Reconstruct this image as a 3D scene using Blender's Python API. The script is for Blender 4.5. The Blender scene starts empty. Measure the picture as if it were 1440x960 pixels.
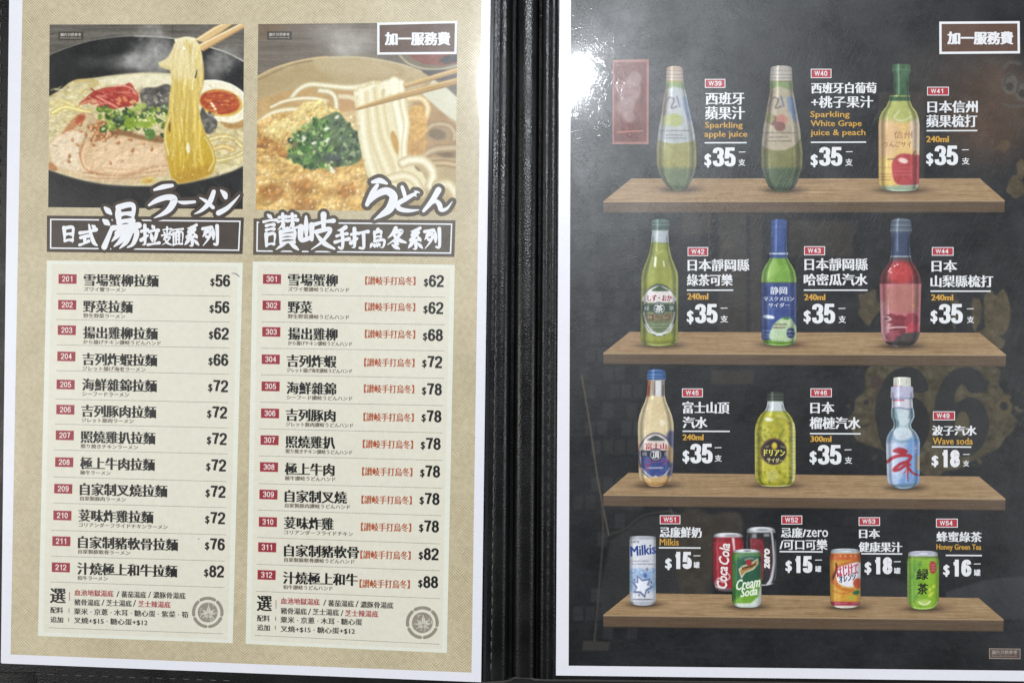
import bpy, math, random
import numpy as np

random.seed(7)
rng = np.random.RandomState(11)
S = bpy.context.scene
COL = S.collection

# ------------------------------------------------------------------ camera
W, H = 1440.0, 960.0
CAM_H = 0.338                       # metres above the table
TILT = math.radians(2.0)            # phone held very slightly off square
FPX = 720.0 / 0.66
cam = bpy.data.cameras.new('camera')
cam.sensor_width = 36.0
cam.lens = 36.0 * FPX / W
cam.clip_start = 0.01
cam.clip_end = 50.0
cam_o = bpy.data.objects.new('camera', cam)
cam_o.location = (0, 0, CAM_H)
cam_o.rotation_euler = (0, TILT, 0)
COL.objects.link(cam_o)
S.camera = cam_o

# ------------------------------------------------------------------ world, lamps, exposure
world = bpy.data.worlds.new('World')
S.world = world
world.use_nodes = True
bg = world.node_tree.nodes['Background']
bg.inputs[0].default_value = (0.80, 0.90, 1.0, 1)
bg.inputs[1].default_value = 0.04


def area(name, loc, aim, sx, sy, watts, col, shape='RECTANGLE', roll=0.0):
    d = bpy.data.lights.new(name, 'AREA')
    d.shape = shape
    d.size = sx
    d.size_y = sy
    d.energy = watts
    d.color = col
    o = bpy.data.objects.new(name, d)
    o.location = loc
    v = [aim[i] - loc[i] for i in range(3)]
    from mathutils import Vector, Quaternion
    q = Vector(v).to_track_quat('-Z', 'Y')
    o.rotation_euler = (q @ Quaternion((0, 0, 1), roll)).to_euler()
    COL.objects.link(o)
    return o


# the ceiling lamp that mirrors in the upper part of the sheets, and soft fill lights added around it out of view
area('ceiling_lamp', (0.072, 0.612, 1.50), (0.03, 0.10, 0), 0.064, 0.094, 15.5, (0.90, 0.95, 1.0), 'RECTANGLE', math.radians(-36))
area('far_fill', (0.3, 2.1, 1.9), (0.1, 0.1, 0), 1.3, 0.5, 14.0, (0.93, 0.97, 1.0))  # added wide fill from beyond the top edge, unseen source
area('left_fill', (-1.9, -0.10, 1.5), (0, 0, 0), 1.0, 1.0, 21.0, (1.0, 0.985, 0.95))  # added soft fill from the left, no window known there
area('right_fill', (2.1, -0.20, 1.4), (0, 0, 0), 1.0, 1.0, 17.5, (0.97, 0.98, 1.0))  # added fill that evens out the right-hand side
area('near_fill', (-0.5, -2.5, 1.2), (0, 0, 0), 1.2, 0.8, 9.0, (1.0, 0.98, 0.95))  # low fill added from the near side

S.view_settings.view_transform = 'Standard'
S.view_settings.look = 'None'
S.view_settings.exposure = 0.0
S.view_settings.gamma = 1.0
S.cycles.max_bounces = 6

# ------------------------------------------------------------------ where a photo pixel meets a height above the table
CA, SA = math.cos(TILT), math.sin(TILT)


def P(px, py, z):
    px = np.asarray(px, float)
    py = np.asarray(py, float)
    z = np.asarray(z, float)
    dx = (px - W / 2) / FPX
    dy = -(py - H / 2) / FPX
    wx = dx * CA - SA
    wz = -dx * SA - CA
    t = (z - CAM_H) / wz
    return np.stack([wx * t, dy * t, z + 0 * px], -1)


Z_SHEET = 0.0052
LAY = 2.6e-5


def z_left(px, py):                 # the left sheet rolls down towards the spine along its right edge
    edge = 660 - 0.0145 * np.asarray(py, float)
    d = np.maximum(0, np.asarray(px, float) - edge) * 0.00031
    return Z_SHEET - 6.4 * d * d


def z_right(px, py):
    return Z_SHEET + 0 * np.asarray(px, float)


# ------------------------------------------------------------------ materials
def lin(c):
    c = np.asarray(c, float) / 255.0
    return np.where(c <= 0.04045, c / 12.92, ((c + 0.055) / 1.055) ** 2.4)


GAIN = 1.0


def N(nt, t, **kw):
    n = nt.nodes.new(t)
    for k, v in kw.items():
        setattr(n, k, v)
    return n


def laminate_group():
    """Clear glossy film over the print: fine criss-cross scratches, slow waviness, worn patches."""
    g = bpy.data.node_groups.new('laminate', 'ShaderNodeTree')
    g.interface.new_socket('Coat Normal', in_out='OUTPUT', socket_type='NodeSocketVector')
    g.interface.new_socket('Base Normal', in_out='OUTPUT', socket_type='NodeSocketVector')
    g.interface.new_socket('Coat Roughness', in_out='OUTPUT', socket_type='NodeSocketFloat')
    g.interface.new_socket('Base Roughness', in_out='OUTPUT', socket_type='NodeSocketFloat')
    L = g.links.new
    out = N(g, 'NodeGroupOutput')
    geo = N(g, 'ShaderNodeNewGeometry')
    acc = None
    for i, (ang, sx, sy) in enumerate(((24, 2900, 100), (78, 2700, 80), (-38, 3100, 120), (131, 2500, 90))):
        rot = N(g, 'ShaderNodeMapping')
        rot.inputs['Rotation'].default_value = (0, 0, math.radians(ang))
        L(geo.outputs['Position'], rot.inputs['Vector'])
        scl = N(g, 'ShaderNodeVectorMath', operation='MULTIPLY')
        scl.inputs[1].default_value = (sx, sy, 0)
        L(rot.outputs[0], scl.inputs[0])
        off = N(g, 'ShaderNodeVectorMath', operation='ADD')
        off.inputs[1].default_value = (13.1 * i, 7.7 * i, 3.0 * i)
        L(scl.outputs[0], off.inputs[0])
        no = N(g, 'ShaderNodeTexNoise')
        no.inputs['Scale'].default_value = 1.0
        no.inputs['Detail'].default_value = 1.0
        L(off.outputs[0], no.inputs['Vector'])
        mr = N(g, 'ShaderNodeMapRange')
        mr.inputs['From Min'].default_value = 0.60
        mr.inputs['From Max'].default_value = 0.74
        L(no.outputs['Fac'], mr.inputs['Value'])
        if acc is None:
            acc = mr.outputs[0]
        else:
            ad = N(g, 'ShaderNodeMath', operation='ADD')
            L(acc, ad.inputs[0])
            L(mr.outputs[0], ad.inputs[1])
            acc = ad.outputs[0]
    patch = N(g, 'ShaderNodeTexNoise')
    patch.inputs['Scale'].default_value = 38.0
    patch.inputs['Detail'].default_value = 3.0
    L(geo.outputs['Position'], patch.inputs['Vector'])
    wave = N(g, 'ShaderNodeTexNoise')
    wave.inputs['Scale'].default_value = 17.0
    wave.inputs['Detail'].default_value = 0.0
    L(geo.outputs['Position'], wave.inputs['Vector'])
    b1 = N(g, 'ShaderNodeBump')
    b1.inputs['Strength'].default_value = 1.0
    b1.inputs['Distance'].default_value = 0.000022
    L(wave.outputs['Fac'], b1.inputs['Height'])
    b2 = N(g, 'ShaderNodeBump')
    b2.inputs['Strength'].default_value = 1.0
    b2.inputs['Distance'].default_value = 0.0000025
    L(acc, b2.inputs['Height'])
    L(b1.outputs[0], b2.inputs['Normal'])
    fine = N(g, 'ShaderNodeTexNoise')
    fine.inputs['Scale'].default_value = 900.0
    fine.inputs['Detail'].default_value = 2.0
    L(geo.outputs['Position'], fine.inputs['Vector'])
    b3 = N(g, 'ShaderNodeBump')
    b3.inputs['Strength'].default_value = 1.0
    b3.inputs['Distance'].default_value = 0.00003
    L(fine.outputs['Fac'], b3.inputs['Height'])
    b4 = N(g, 'ShaderNodeBump')
    b4.inputs['Strength'].default_value = 1.0
    b4.inputs['Distance'].default_value = 0.000014
    L(acc, b4.inputs['Height'])
    L(b3.outputs[0], b4.inputs['Normal'])
    cr = N(g, 'ShaderNodeMapRange')
    cr.inputs['From Min'].default_value = 0.3
    cr.inputs['From Max'].default_value = 0.7
    cr.inputs['To Min'].default_value = 0.030
    cr.inputs['To Max'].default_value = 0.065
    L(patch.outputs['Fac'], cr.inputs['Value'])
    br = N(g, 'ShaderNodeMapRange')
    br.inputs['From Min'].default_value = 0.3
    br.inputs['From Max'].default_value = 0.7
    br.inputs['To Min'].default_value = 0.34
    br.inputs['To Max'].default_value = 0.46
    L(patch.outputs['Fac'], br.inputs['Value'])
    rub = N(g, 'ShaderNodeTexNoise')
    rub.inputs['Scale'].default_value = 5200.0
    rub.inputs['Detail'].default_value = 3.0
    L(geo.outputs['Position'], rub.inputs['Vector'])
    rm = N(g, 'ShaderNodeMapRange')
    rm.inputs['From Min'].default_value = 0.485
    rm.inputs['From Max'].default_value = 0.515
    rm.inputs['To Min'].default_value = 0.0
    rm.inputs['To Max'].default_value = 0.40
    mot = N(g, 'ShaderNodeTexNoise')
    mot.inputs['Scale'].default_value = 95.0
    mot.inputs['Detail'].default_value = 4.0
    L(geo.outputs['Position'], mot.inputs['Vector'])
    ms = N(g, 'ShaderNodeMath', operation='MULTIPLY_ADD')
    L(mot.outputs['Fac'], ms.inputs[0])
    ms.inputs[1].default_value = 0.32
    ms.inputs[2].default_value = -0.115
    ma = N(g, 'ShaderNodeMath', operation='ADD')
    L(rub.outputs['Fac'], ma.inputs[0])
    L(ms.outputs[0], ma.inputs[1])
    L(ma.outputs[0], rm.inputs['Value'])
    ra = N(g, 'ShaderNodeMath', operation='ADD')
    L(cr.outputs[0], ra.inputs[0])
    L(rm.outputs[0], ra.inputs[1])
    L(b2.outputs[0], out.inputs['Coat Normal'])
    L(b4.outputs[0], out.inputs['Base Normal'])
    L(ra.outputs[0], out.inputs['Coat Roughness'])
    L(br.outputs[0], out.inputs['Base Roughness'])
    return g


LAM = laminate_group()


def film(m):
    """Put the shared clear film on a print material; returns tree and shader."""
    nt = m.node_tree
    b = nt.nodes['Principled BSDF']
    gn = nt.nodes.new('ShaderNodeGroup')
    gn.node_tree = LAM
    nt.links.new(gn.outputs['Coat Normal'], b.inputs['Coat Normal'])
    nt.links.new(gn.outputs['Base Normal'], b.inputs['Normal'])
    nt.links.new(gn.outputs['Coat Roughness'], b.inputs['Coat Roughness'])
    nt.links.new(gn.outputs['Base Roughness'], b.inputs['Roughness'])
    b.inputs['Coat Weight'].default_value = 0.9
    b.inputs['Coat IOR'].default_value = 1.45
    b.inputs['Specular IOR Level'].default_value = 0.45
    return nt, b


_inks = {}


def ink(name, c, grain=0.10):
    """A printed ink: flat colour with a slight mottled paper grain, under the film."""
    if name in _inks:
        return _inks[name]
    m = bpy.data.materials.new(name)
    m.use_nodes = True
    nt, b = film(m)
    col = lin(c) * GAIN
    geo = N(nt, 'ShaderNodeNewGeometry')
    no = N(nt, 'ShaderNodeTexNoise')
    no.inputs['Scale'].default_value = 420.0
    no.inputs['Detail'].default_value = 4.0
    nt.links.new(geo.outputs['Position'], no.inputs['Vector'])
    mr = N(nt, 'ShaderNodeMapRange')
    mr.inputs['From Min'].default_value = 0.25
    mr.inputs['From Max'].default_value = 0.75
    mr.inputs['To Min'].default_value = 1 - grain
    mr.inputs['To Max'].default_value = 1 + grain
    nt.links.new(no.outputs['Fac'], mr.inputs['Value'])
    vm = N(nt, 'ShaderNodeVectorMath', operation='SCALE')
    vm.inputs[0].default_value = tuple(col)
    nt.links.new(mr.outputs[0], vm.inputs['Scale'])
    nt.links.new(vm.outputs[0], b.inputs['Base Color'])
    _inks[name] = m
    return m


def painted(name, grain=0.06, scale=900.0):
    """Printed picture: ink colours stored per vertex, with a fine print grain."""
    m = bpy.data.materials.new(name)
    m.use_nodes = True
    nt, b = film(m)
    at = N(nt, 'ShaderNodeAttribute')
    at.attribute_name = 'print_ink'
    geo = N(nt, 'ShaderNodeNewGeometry')
    no = N(nt, 'ShaderNodeTexNoise')
    no.inputs['Scale'].default_value = scale
    no.inputs['Detail'].default_value = 3.0
    nt.links.new(geo.outputs['Position'], no.inputs['Vector'])
    mr = N(nt, 'ShaderNodeMapRange')
    mr.inputs['From Min'].default_value = 0.25
    mr.inputs['From Max'].default_value = 0.75
    mr.inputs['To Min'].default_value = 1 - grain
    mr.inputs['To Max'].default_value = 1 + grain
    nt.links.new(no.outputs['Fac'], mr.inputs['Value'])
    vm = N(nt, 'ShaderNodeVectorMath', operation='SCALE')
    nt.links.new(at.outputs['Color'], vm.inputs[0])
    nt.links.new(mr.outputs[0], vm.inputs['Scale'])
    nt.links.new(vm.outputs[0], b.inputs['Base Color'])
    return m


def burlap_ink():
    """Printed sackcloth: two crossed diagonal weaves with uneven threads."""
    m = bpy.data.materials.new('burlap_print_ink')
    m.use_nodes = True
    nt, b = film(m)
    L = nt.links.new
    geo = N(nt, 'ShaderNodeNewGeometry')
    wob = N(nt, 'ShaderNodeTexNoise')
    wob.inputs['Scale'].default_value = 130.0
    wob.inputs['Detail'].default_value = 2.0
    L(geo.outputs['Position'], wob.inputs['Vector'])
    ws = N(nt, 'ShaderNodeVectorMath', operation='SCALE')
    ws.inputs['Scale'].default_value = 0.0022
    L(wob.outputs['Color'], ws.inputs[0])
    pos = N(nt, 'ShaderNodeVectorMath', operation='ADD')
    L(geo.outputs['Position'], pos.inputs[0])
    L(ws.outputs[0], pos.inputs[1])
    res = []
    for ang, sc in ((45, 390.0), (-45, 365.0)):
        mp = N(nt, 'ShaderNodeMapping')
        mp.inputs['Rotation'].default_value = (0, 0, math.radians(ang))
        L(pos.outputs[0], mp.inputs['Vector'])
        wv = N(nt, 'ShaderNodeTexWave', wave_type='BANDS', bands_direction='X')
        wv.inputs['Scale'].default_value = sc
        wv.inputs['Distortion'].default_value = 1.2
        wv.inputs['Detail'].default_value = 1.0
        L(mp.outputs[0], wv.inputs['Vector'])
        res.append(wv.outputs['Fac'])
    # columns of the herringbone: choose one or the other diagonal by a coarse stripe
    sel = N(nt, 'ShaderNodeTexWave', wave_type='BANDS', bands_direction='X')
    sel.inputs['Scale'].default_value = 60.0
    sel.inputs['Distortion'].default_value = 1.0
    L(pos.outputs[0], sel.inputs['Vector'])
    mx = N(nt, 'ShaderNodeMix', data_type='FLOAT')
    L(sel.outputs['Fac'], mx.inputs[0])
    L(res[0], mx.inputs[2])
    L(res[1], mx.inputs[3])
    no = N(nt, 'ShaderNodeTexNoise')
    no.inputs['Scale'].default_value = 520.0
    no.inputs['Detail'].default_value = 3.0
    L(geo.outputs['Position'], no.inputs['Vector'])
    big = N(nt, 'ShaderNodeTexNoise')
    big.inputs['Scale'].default_value = 24.0
    big.inputs['Detail'].default_value = 3.0
    L(geo.outputs['Position'], big.inputs['Vector'])
    a1 = N(nt, 'ShaderNodeMath', operation='MULTIPLY_ADD')
    L(no.outputs['Fac'], a1.inputs[0])
    a1.inputs[1].default_value = 0.8
    L(mx.outputs[0], a1.inputs[2])
    a2 = N(nt, 'ShaderNodeMath', operation='MULTIPLY_ADD')
    L(big.outputs['Fac'], a2.inputs[0])
    a2.inputs[1].default_value = 0.7
    L(a1.outputs[0], a2.inputs[2])
    cr = N(nt, 'ShaderNodeValToRGB')
    e = cr.color_ramp.elements
    e[0].position = 0.30
    e[0].color = (*lin((166, 151, 120)), 1)
    e[1].position = 0.78
    e[1].color = (*lin((220, 207, 174)), 1)
    sc2 = N(nt, 'ShaderNodeMath', operation='MULTIPLY')
    L(a2.outputs[0], sc2.inputs[0])
    sc2.inputs[1].default_value = 0.43
    L(sc2.outputs[0], cr.inputs[0])
    L(cr.outputs[0], b.inputs['Base Color'])
    return m


def leather(name, base=0.012, rough=0.40, cell=900.0):
    m = bpy.data.materials.new(name)
    m.use_nodes = True
    nt = m.node_tree
    b = nt.nodes['Principled BSDF']
    L = nt.links.new
    geo = N(nt, 'ShaderNodeNewGeometry')
    vo = N(nt, 'ShaderNodeTexVoronoi', feature='DISTANCE_TO_EDGE')
    vo.inputs['Scale'].default_value = cell
    L(geo.outputs['Position'], vo.inputs['Vector'])
    mr = N(nt, 'ShaderNodeMapRange')
    mr.inputs['From Max'].default_value = 0.35
    L(vo.outputs['Distance'], mr.inputs['Value'])
    no = N(nt, 'ShaderNodeTexNoise')
    no.inputs['Scale'].default_value = 500.0
    no.inputs['Detail'].default_value = 5.0
    L(geo.outputs['Position'], no.inputs['Vector'])
    ad = N(nt, 'ShaderNodeMath', operation='ADD')
    L(mr.outputs[0], ad.inputs[0])
    L(no.outputs['Fac'], ad.inputs[1])
    bp = N(nt, 'ShaderNodeBump')
    bp.inputs['Strength'].default_value = 0.8
    bp.inputs['Distance'].default_value = 0.00006
    L(ad.outputs[0], bp.inputs['Height'])
    L(bp.outputs[0], b.inputs['Normal'])
    wear = N(nt, 'ShaderNodeTexNoise')
    wear.inputs['Scale'].default_value = 60.0
    wear.inputs['Detail'].default_value = 5.0
    L(geo.outputs['Position'], wear.inputs['Vector'])
    rr = N(nt, 'ShaderNodeMapRange')
    rr.inputs['From Min'].default_value = 0.3
    rr.inputs['From Max'].default_value = 0.7
    rr.inputs['To Min'].default_value = rough - 0.07
    rr.inputs['To Max'].default_value = rough + 0.10
    L(wear.outputs['Fac'], rr.inputs['Value'])
    L(rr.outputs[0], b.inputs['Roughness'])
    b.inputs['Base Color'].default_value = (base, base, base * 1.02, 1)
    b.inputs['Specular IOR Level'].default_value = 0.44
    return m


def plain(name, c, rough=0.6):
    m = bpy.data.materials.new(name)
    m.use_nodes = True
    b = m.node_tree.nodes['Principled BSDF']
    nt = m.node_tree
    no = N(nt, 'ShaderNodeTexNoise')
    no.inputs['Scale'].default_value = 300.0
    no.inputs['Detail'].default_value = 4.0
    geo = N(nt, 'ShaderNodeNewGeometry')
    nt.links.new(geo.outputs['Position'], no.inputs['Vector'])
    cr = N(nt, 'ShaderNodeValToRGB')
    cr.color_ramp.elements[0].color = (*(lin(c) * 0.8), 1)
    cr.color_ramp.elements[1].color = (*(lin(c) * 1.2), 1)
    nt.links.new(no.outputs['Fac'], cr.inputs[0])
    nt.links.new(cr.outputs[0], b.inputs['Base Color'])
    b.inputs['Roughness'].default_value = rough
    return m


# ------------------------------------------------------------------ object helpers
def thing(name, label, cat, px, py, z=0.0):
    o = bpy.data.objects.new(name, None)
    o.empty_display_size = 0.02
    o.location = [float(v) for v in P(px, py, z)]
    o['label'] = label
    o['category'] = cat
    COL.objects.link(o)
    if cat == 'menu sheet':
        o['group'] = 'printed sheets of the open menu'
    return o


def part(name, parent, label=None):
    """An Empty that only gathers the sub-parts of a part."""
    o = bpy.data.objects.new(name, None)
    o.empty_display_size = 0.01
    COL.objects.link(o)
    o.parent = parent
    if label:
        o['label'] = label
    return o


def origin_of(o):
    x = np.zeros(3)
    while o is not None:
        x = x + np.array(o.location)
        o = o.parent
    return x


_glyph = {}


def glyphs(txt):
    """Outline mesh of a line of lettering from Blender's own font, in em units."""
    if txt in _glyph:
        return _glyph[txt]
    c = bpy.data.curves.new('lettering', 'FONT')
    c.body = txt
    c.resolution_u = 2
    c.fill_mode = 'FRONT'
    o = bpy.data.objects.new('lettering', c)
    COL.objects.link(o)
    dg = bpy.context.evaluated_depsgraph_get()
    me = bpy.data.meshes.new_from_object(o.evaluated_get(dg))
    v = np.empty(len(me.vertices) * 3)
    me.vertices.foreach_get('co', v)
    v = v.reshape(-1, 3)[:, :2].copy()
    f = [tuple(p.vertices) for p in me.polygons]
    bpy.data.objects.remove(o)
    bpy.data.curves.remove(c)
    bpy.data.meshes.remove(me)
    _glyph[txt] = (v, f)
    return _glyph[txt]


_oval = lambda cx, cy, rx, ry: [(cx + rx * math.cos(a), cy + ry * math.sin(a)) for a in np.linspace(0, 2 * math.pi, 12, endpoint=False)]
FIGURES = {
    '1': [([(.72, 0), (.72, 1)], 0), ([(.70, .06), (.45, .17), (.12, .20)], 1)],
    '2': [([(0, .30), (.06, .10), (.5, 0), (.94, .10), (1, .29), (.80, .52), (.30, .76), (.04, .98)], 1), ([(.0, 1), (1, 1)], 0)],
    '3': [([(0, .25), (.10, .06), (.5, 0), (.90, .07), (.96, .25), (.80, .43), (.38, .465)], 1), ([(.38, .475), (.84, .53), (1, .73), (.90, .93), (.5, 1), (.10, .94), (0, .74)], 1)],
    '4': [([(.74, 0), (.74, 1)], 0), ([(.70, .02), (.0, .66)], 0), ([(.0, .70), (1, .70)], 0)],
    '0': [(_oval(.5, .5, .5, .5), 2)],
    '9': [([(.04, .80), (.16, .95), (.5, 1), (.85, .90), (.99, .58), (1, .30)], 1), (_oval(.5, .30, .5, .30), 2)],
    '5': [([(.18, 0), (.94, 0)], 0), ([(.16, .0), (.05, .50)], 0), ([(.03, .50), (.30, .39), (.62, .38), (.95, .52), (1, .70), (.90, .93), (.5, 1), (.10, .94), (0, .76)], 1)],
    '6': [([(.96, .24), (.84, .05), (.5, 0), (.15, .10), (.01, .42), (0, .70)], 1), (_oval(.5, .70, .5, .30), 2)],
    '7': [([(0, 0), (1, 0)], 0), ([(.98, .02), (.62, .45), (.42, 1)], 1)],
    '8': [(_oval(.5, .235, .43, .235), 2), (_oval(.5, .73, .5, .27), 2)],
}


class MB:
    """Collects pieces in photo-pixel coordinates of a sheet, then lays them on that sheet as one mesh."""

    def __init__(self):
        self.V, self.F, self.M, self.C, self.n = [], [], [], [], 0

    def add(self, xy, lay, faces, mi=0, col=None):
        xy = np.asarray(xy, float)
        a = np.empty((len(xy), 3))
        a[:, :2] = xy
        a[:, 2] = lay
        self.V.append(a)
        k = self.n
        self.F += [tuple(i + k for i in f) for f in faces]
        self.M += [mi] * len(faces)
        self.C.append(np.ones((len(xy), 3)) * 0.5 if col is None else col)
        self.n += len(xy)

    def grid(self, X, Y, lay, mi=0, col=None):
        r, c = X.shape
        idx = np.arange(r * c).reshape(r, c)
        f = np.stack([idx[:-1, :-1], idx[1:, :-1], idx[1:, 1:], idx[:-1, 1:]], -1).reshape(-1, 4)
        self.add(np.stack([X.ravel(), Y.ravel()], -1), lay, f.tolist(), mi, None if col is None else col.reshape(-1, 3))

    def quad(self, p, lay, mi=0, nx=6, ny=6):
        p = np.asarray(p, float)          # TL TR BR BL
        u = np.linspace(0, 1, nx + 1)[None, :]
        v = np.linspace(0, 1, ny + 1)[:, None]
        X = (1 - v) * ((1 - u) * p[0, 0] + u * p[1, 0]) + v * ((1 - u) * p[3, 0] + u * p[2, 0])
        Y = (1 - v) * ((1 - u) * p[0, 1] + u * p[1, 1]) + v * ((1 - u) * p[3, 1] + u * p[2, 1])
        self.grid(X, Y, lay, mi)

    def frame(self, p, w, lay, mi=0):
        p = np.asarray(p, float)
        c = p.mean(0)
        q = p - np.sign(p - c) * w
        self.add(np.vstack([p, q]), lay, [(i, 4 + i, 4 + (i + 1) % 4, (i + 1) % 4) for i in range(4)], mi)

    def line(self, x0, y0, x1, y1, w, lay, mi=0, dash=None):
        d = np.array([x1 - x0, y1 - y0], float)
        ln = np.hypot(*d)
        d /= ln
        nrm = np.array([-d[1], d[0]]) * w / 2
        segs = [(0, ln)] if not dash else [(s, min(ln, s + dash[0])) for s in np.arange(0, ln, dash[1])]
        for a, b in segs:
            p, q = np.array([x0, y0]) + d * a, np.array([x0, y0]) + d * b
            self.add([p - nrm, q - nrm, q + nrm, p + nrm], lay, [(3, 2, 1, 0)], mi)

    def text(self, txt, x0, y0, x1, y1, lay, mi=0, bx=0.0, by=0.0, slope=0.0, lean=0.0, shear=0.0, rot=0.0, wob=0.0):
        """Fit lettering to a pixel box. bx/by embolden across / up-down (in pixels of the photograph)."""
        v, f = glyphs(txt)
        if len(v) == 0:
            return
        lo, hi = v.min(0), v.max(0)
        s = np.maximum(hi - lo, 1e-6)
        ex = 2 * bx
        ey = 2 * by
        wx, wy = max(x1 - x0 - ex, 0.1), max(y1 - y0 - ey, 0.05)
        q = np.empty_like(v)
        q[:, 0] = (v[:, 0] - lo[0]) / s[0] * wx + bx
        q[:, 1] = (1 - (v[:, 1] - lo[1]) / s[1]) * wy + by
        if wob:
            a = q.copy()
            q[:, 0] += wob * np.sin(a[:, 1] * 0.45 + a[:, 0] * 0.13 + len(txt))
            q[:, 1] += wob * np.sin(a[:, 0] * 0.38 + 1.3 + a[:, 1] * 0.21)
        if shear:
            q[:, 0] += shear * ((y1 - y0) / 2 - q[:, 1])
        if rot:
            c = np.array([(x1 - x0) / 2, (y1 - y0) / 2])
            d = q - c
            cr, sr = math.cos(rot), math.sin(rot)
            q = np.stack([d[:, 0] * cr - d[:, 1] * sr, d[:, 0] * sr + d[:, 1] * cr], -1) + c
        offs = [(0, 0)]
        if bx or by:
            if by == 0:
                k = max(1, int(math.ceil(bx / 0.35)))
                offs = [(bx * i / k, 0) for i in range(-k, k + 1)]
            else:
                offs = [(0, 0)]
                for ring in ((1.0, 10), (0.5, 6)) if max(bx, by) > 1.2 else ((1.0, 8),):
                    offs += [(bx * ring[0] * math.cos(2 * math.pi * i / ring[1]), by * ring[0] * math.sin(2 * math.pi * i / ring[1])) for i in range(ring[1])]
        for i, (ox, oy) in enumerate(offs):
            a = q + np.array([ox, oy])
            X = x0 + a[:, 0] + lean * a[:, 1]
            Y = y0 + a[:, 1] + slope * a[:, 0]
            self.add(np.stack([X, Y], -1), lay + 0.09 * i, f, mi)

    def ming(self, txt, x0, y0, x1, y1, lay, mi=0, bx=.7, slope=0.0, lean=0.0):
        """Heavy Ming-like lettering: uprights thickened, dense characters less so."""
        lo, hi = glyphs(txt)[0].min(0), glyphs(txt)[0].max(0)
        adv = glyphs('口口')[0].max(0)[0] - glyphs('口')[0].max(0)[0]
        sc = np.array([x1 - x0 - 2 * bx, y1 - y0]) / np.maximum(hi - lo, 1e-6)
        for i, ch in enumerate(txt):
            v, f = glyphs(ch)
            b = bx * (1.12 if len(v) < 60 else 1.0 if len(v) < 110 else .78 if len(v) < 150 else .5)
            q = np.stack([(v[:, 0] + i * adv - lo[0]) * sc[0] + bx, (hi[1] - v[:, 1]) * sc[1]], -1)
            k = max(1, int(math.ceil(b / .3)))
            for j, o in enumerate(np.linspace(-b, b, 2 * k + 1)):
                a = q + [o, 0]
                self.add(np.stack([x0 + a[:, 0] + lean * a[:, 1], y0 + a[:, 1] + slope * a[:, 0]], -1), lay + .09 * j, f, mi)

    def brush(self, pts, lay, mi=0, grow=0.0):
        """A brush stroke of changing width through (x, y, width) points."""
        p = np.asarray(pts, float)
        p = smooth(p, 8)
        d = np.gradient(p[:, :2], axis=0)
        d /= np.maximum(np.hypot(d[:, 0], d[:, 1]), 1e-6)[:, None]
        n = np.stack([-d[:, 1], d[:, 0]], -1)
        w = (p[:, 2] / 2 + grow)[:, None]
        a, b = p[:, :2] - n * w, p[:, :2] + n * w
        k = len(p)
        rise = np.tile(np.linspace(0, .025, k), 2)
        self.add(np.vstack([a, b]), lay + rise, [(i, k + i, k + i + 1, i + 1) for i in range(k - 1)], mi)
        for j in (0, k - 1):
            self.disc(p[j, 0], p[j, 1], w[j, 0] * 0.98, w[j, 0] * 0.98, lay + (0.1 if j else 0.2), mi, 12)

    def digit(self, ch, x0, y0, x1, y1, lay, mi=0, tx=3.4, ty=2.8, slope=0.0, lean=0.0):
        """A heavy condensed grotesque figure, built from its strokes."""
        k = 0
        for st, curved in FIGURES[ch]:
            p = np.asarray(st, float)
            if curved:
                p = smooth(p, 6, curved == 2)
                if curved == 2:
                    p = np.vstack([p, p[:2]])
            p = p * [x1 - x0 - tx, y1 - y0 - ty] + [tx / 2, ty / 2]
            d = np.gradient(p, axis=0)
            d /= np.maximum(np.hypot(d[:, 0], d[:, 1]), 1e-6)[:, None]
            n = np.stack([-d[:, 1] * tx / 2, d[:, 0] * ty / 2], -1)
            if not curved:
                p[0] -= d[0] * min(tx, ty) * .5
                p[-1] += d[-1] * min(tx, ty) * .5
            q = np.vstack([p - n, p + n])
            q[:, 0] = np.clip(q[:, 0], 0, x1 - x0)
            q[:, 1] = np.clip(q[:, 1], 0, y1 - y0)
            m_ = len(p)
            self.add(np.stack([x0 + q[:, 0] + lean * q[:, 1], y0 + q[:, 1] + slope * q[:, 0]], -1), lay + .15 * k,
                     [(i, m_ + i, m_ + i + 1, i + 1) for i in range(m_ - 1)], mi)
            k += 1

    def code(self, txt, x0, y0, h, lay, mi, slope=0.0, lean=0.0, w=4.6, gap=.75):
        x = x0
        for ch in txt:
            if ch == 'W':
                self.text('W', x, y0 + slope * (x - x0), x + 7.6, y0 + h + slope * (x - x0), lay, mi, .16, .05, slope, lean)
                x += 7.6 + gap
            else:
                self.digit(ch, x, y0 + slope * (x - x0), x + w, y0 + h + slope * (x - x0), lay, mi, 1.15, 1.05, slope, lean)
                x += w + gap

    def disc(self, cx, cy, rx, ry, lay, mi=0, n=28, rot=0.0):
        t = np.linspace(0, -2 * math.pi, n, endpoint=False)
        x, y = rx * np.cos(t), ry * np.sin(t)
        c, s = math.cos(rot), math.sin(rot)
        self.add(np.stack([cx + x * c - y * s, cy + x * s + y * c], -1), lay, [tuple(range(n))], mi)

    def ring(self, cx, cy, r0, r1, lay, mi=0, a0=0.0, a1=2 * math.pi, n=40, sq=1.0):
        t = np.linspace(a0, a1, n + 1)
        i = np.stack([cx + r0 * np.cos(t), cy + r0 * sq * np.sin(t)], -1)
        o = np.stack([cx + r1 * np.cos(t), cy + r1 * sq * np.sin(t)], -1)
        k = n + 1
        self.add(np.vstack([i, o]), lay, [(j, j + 1, k + j + 1, k + j) for j in range(n)], mi)

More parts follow.
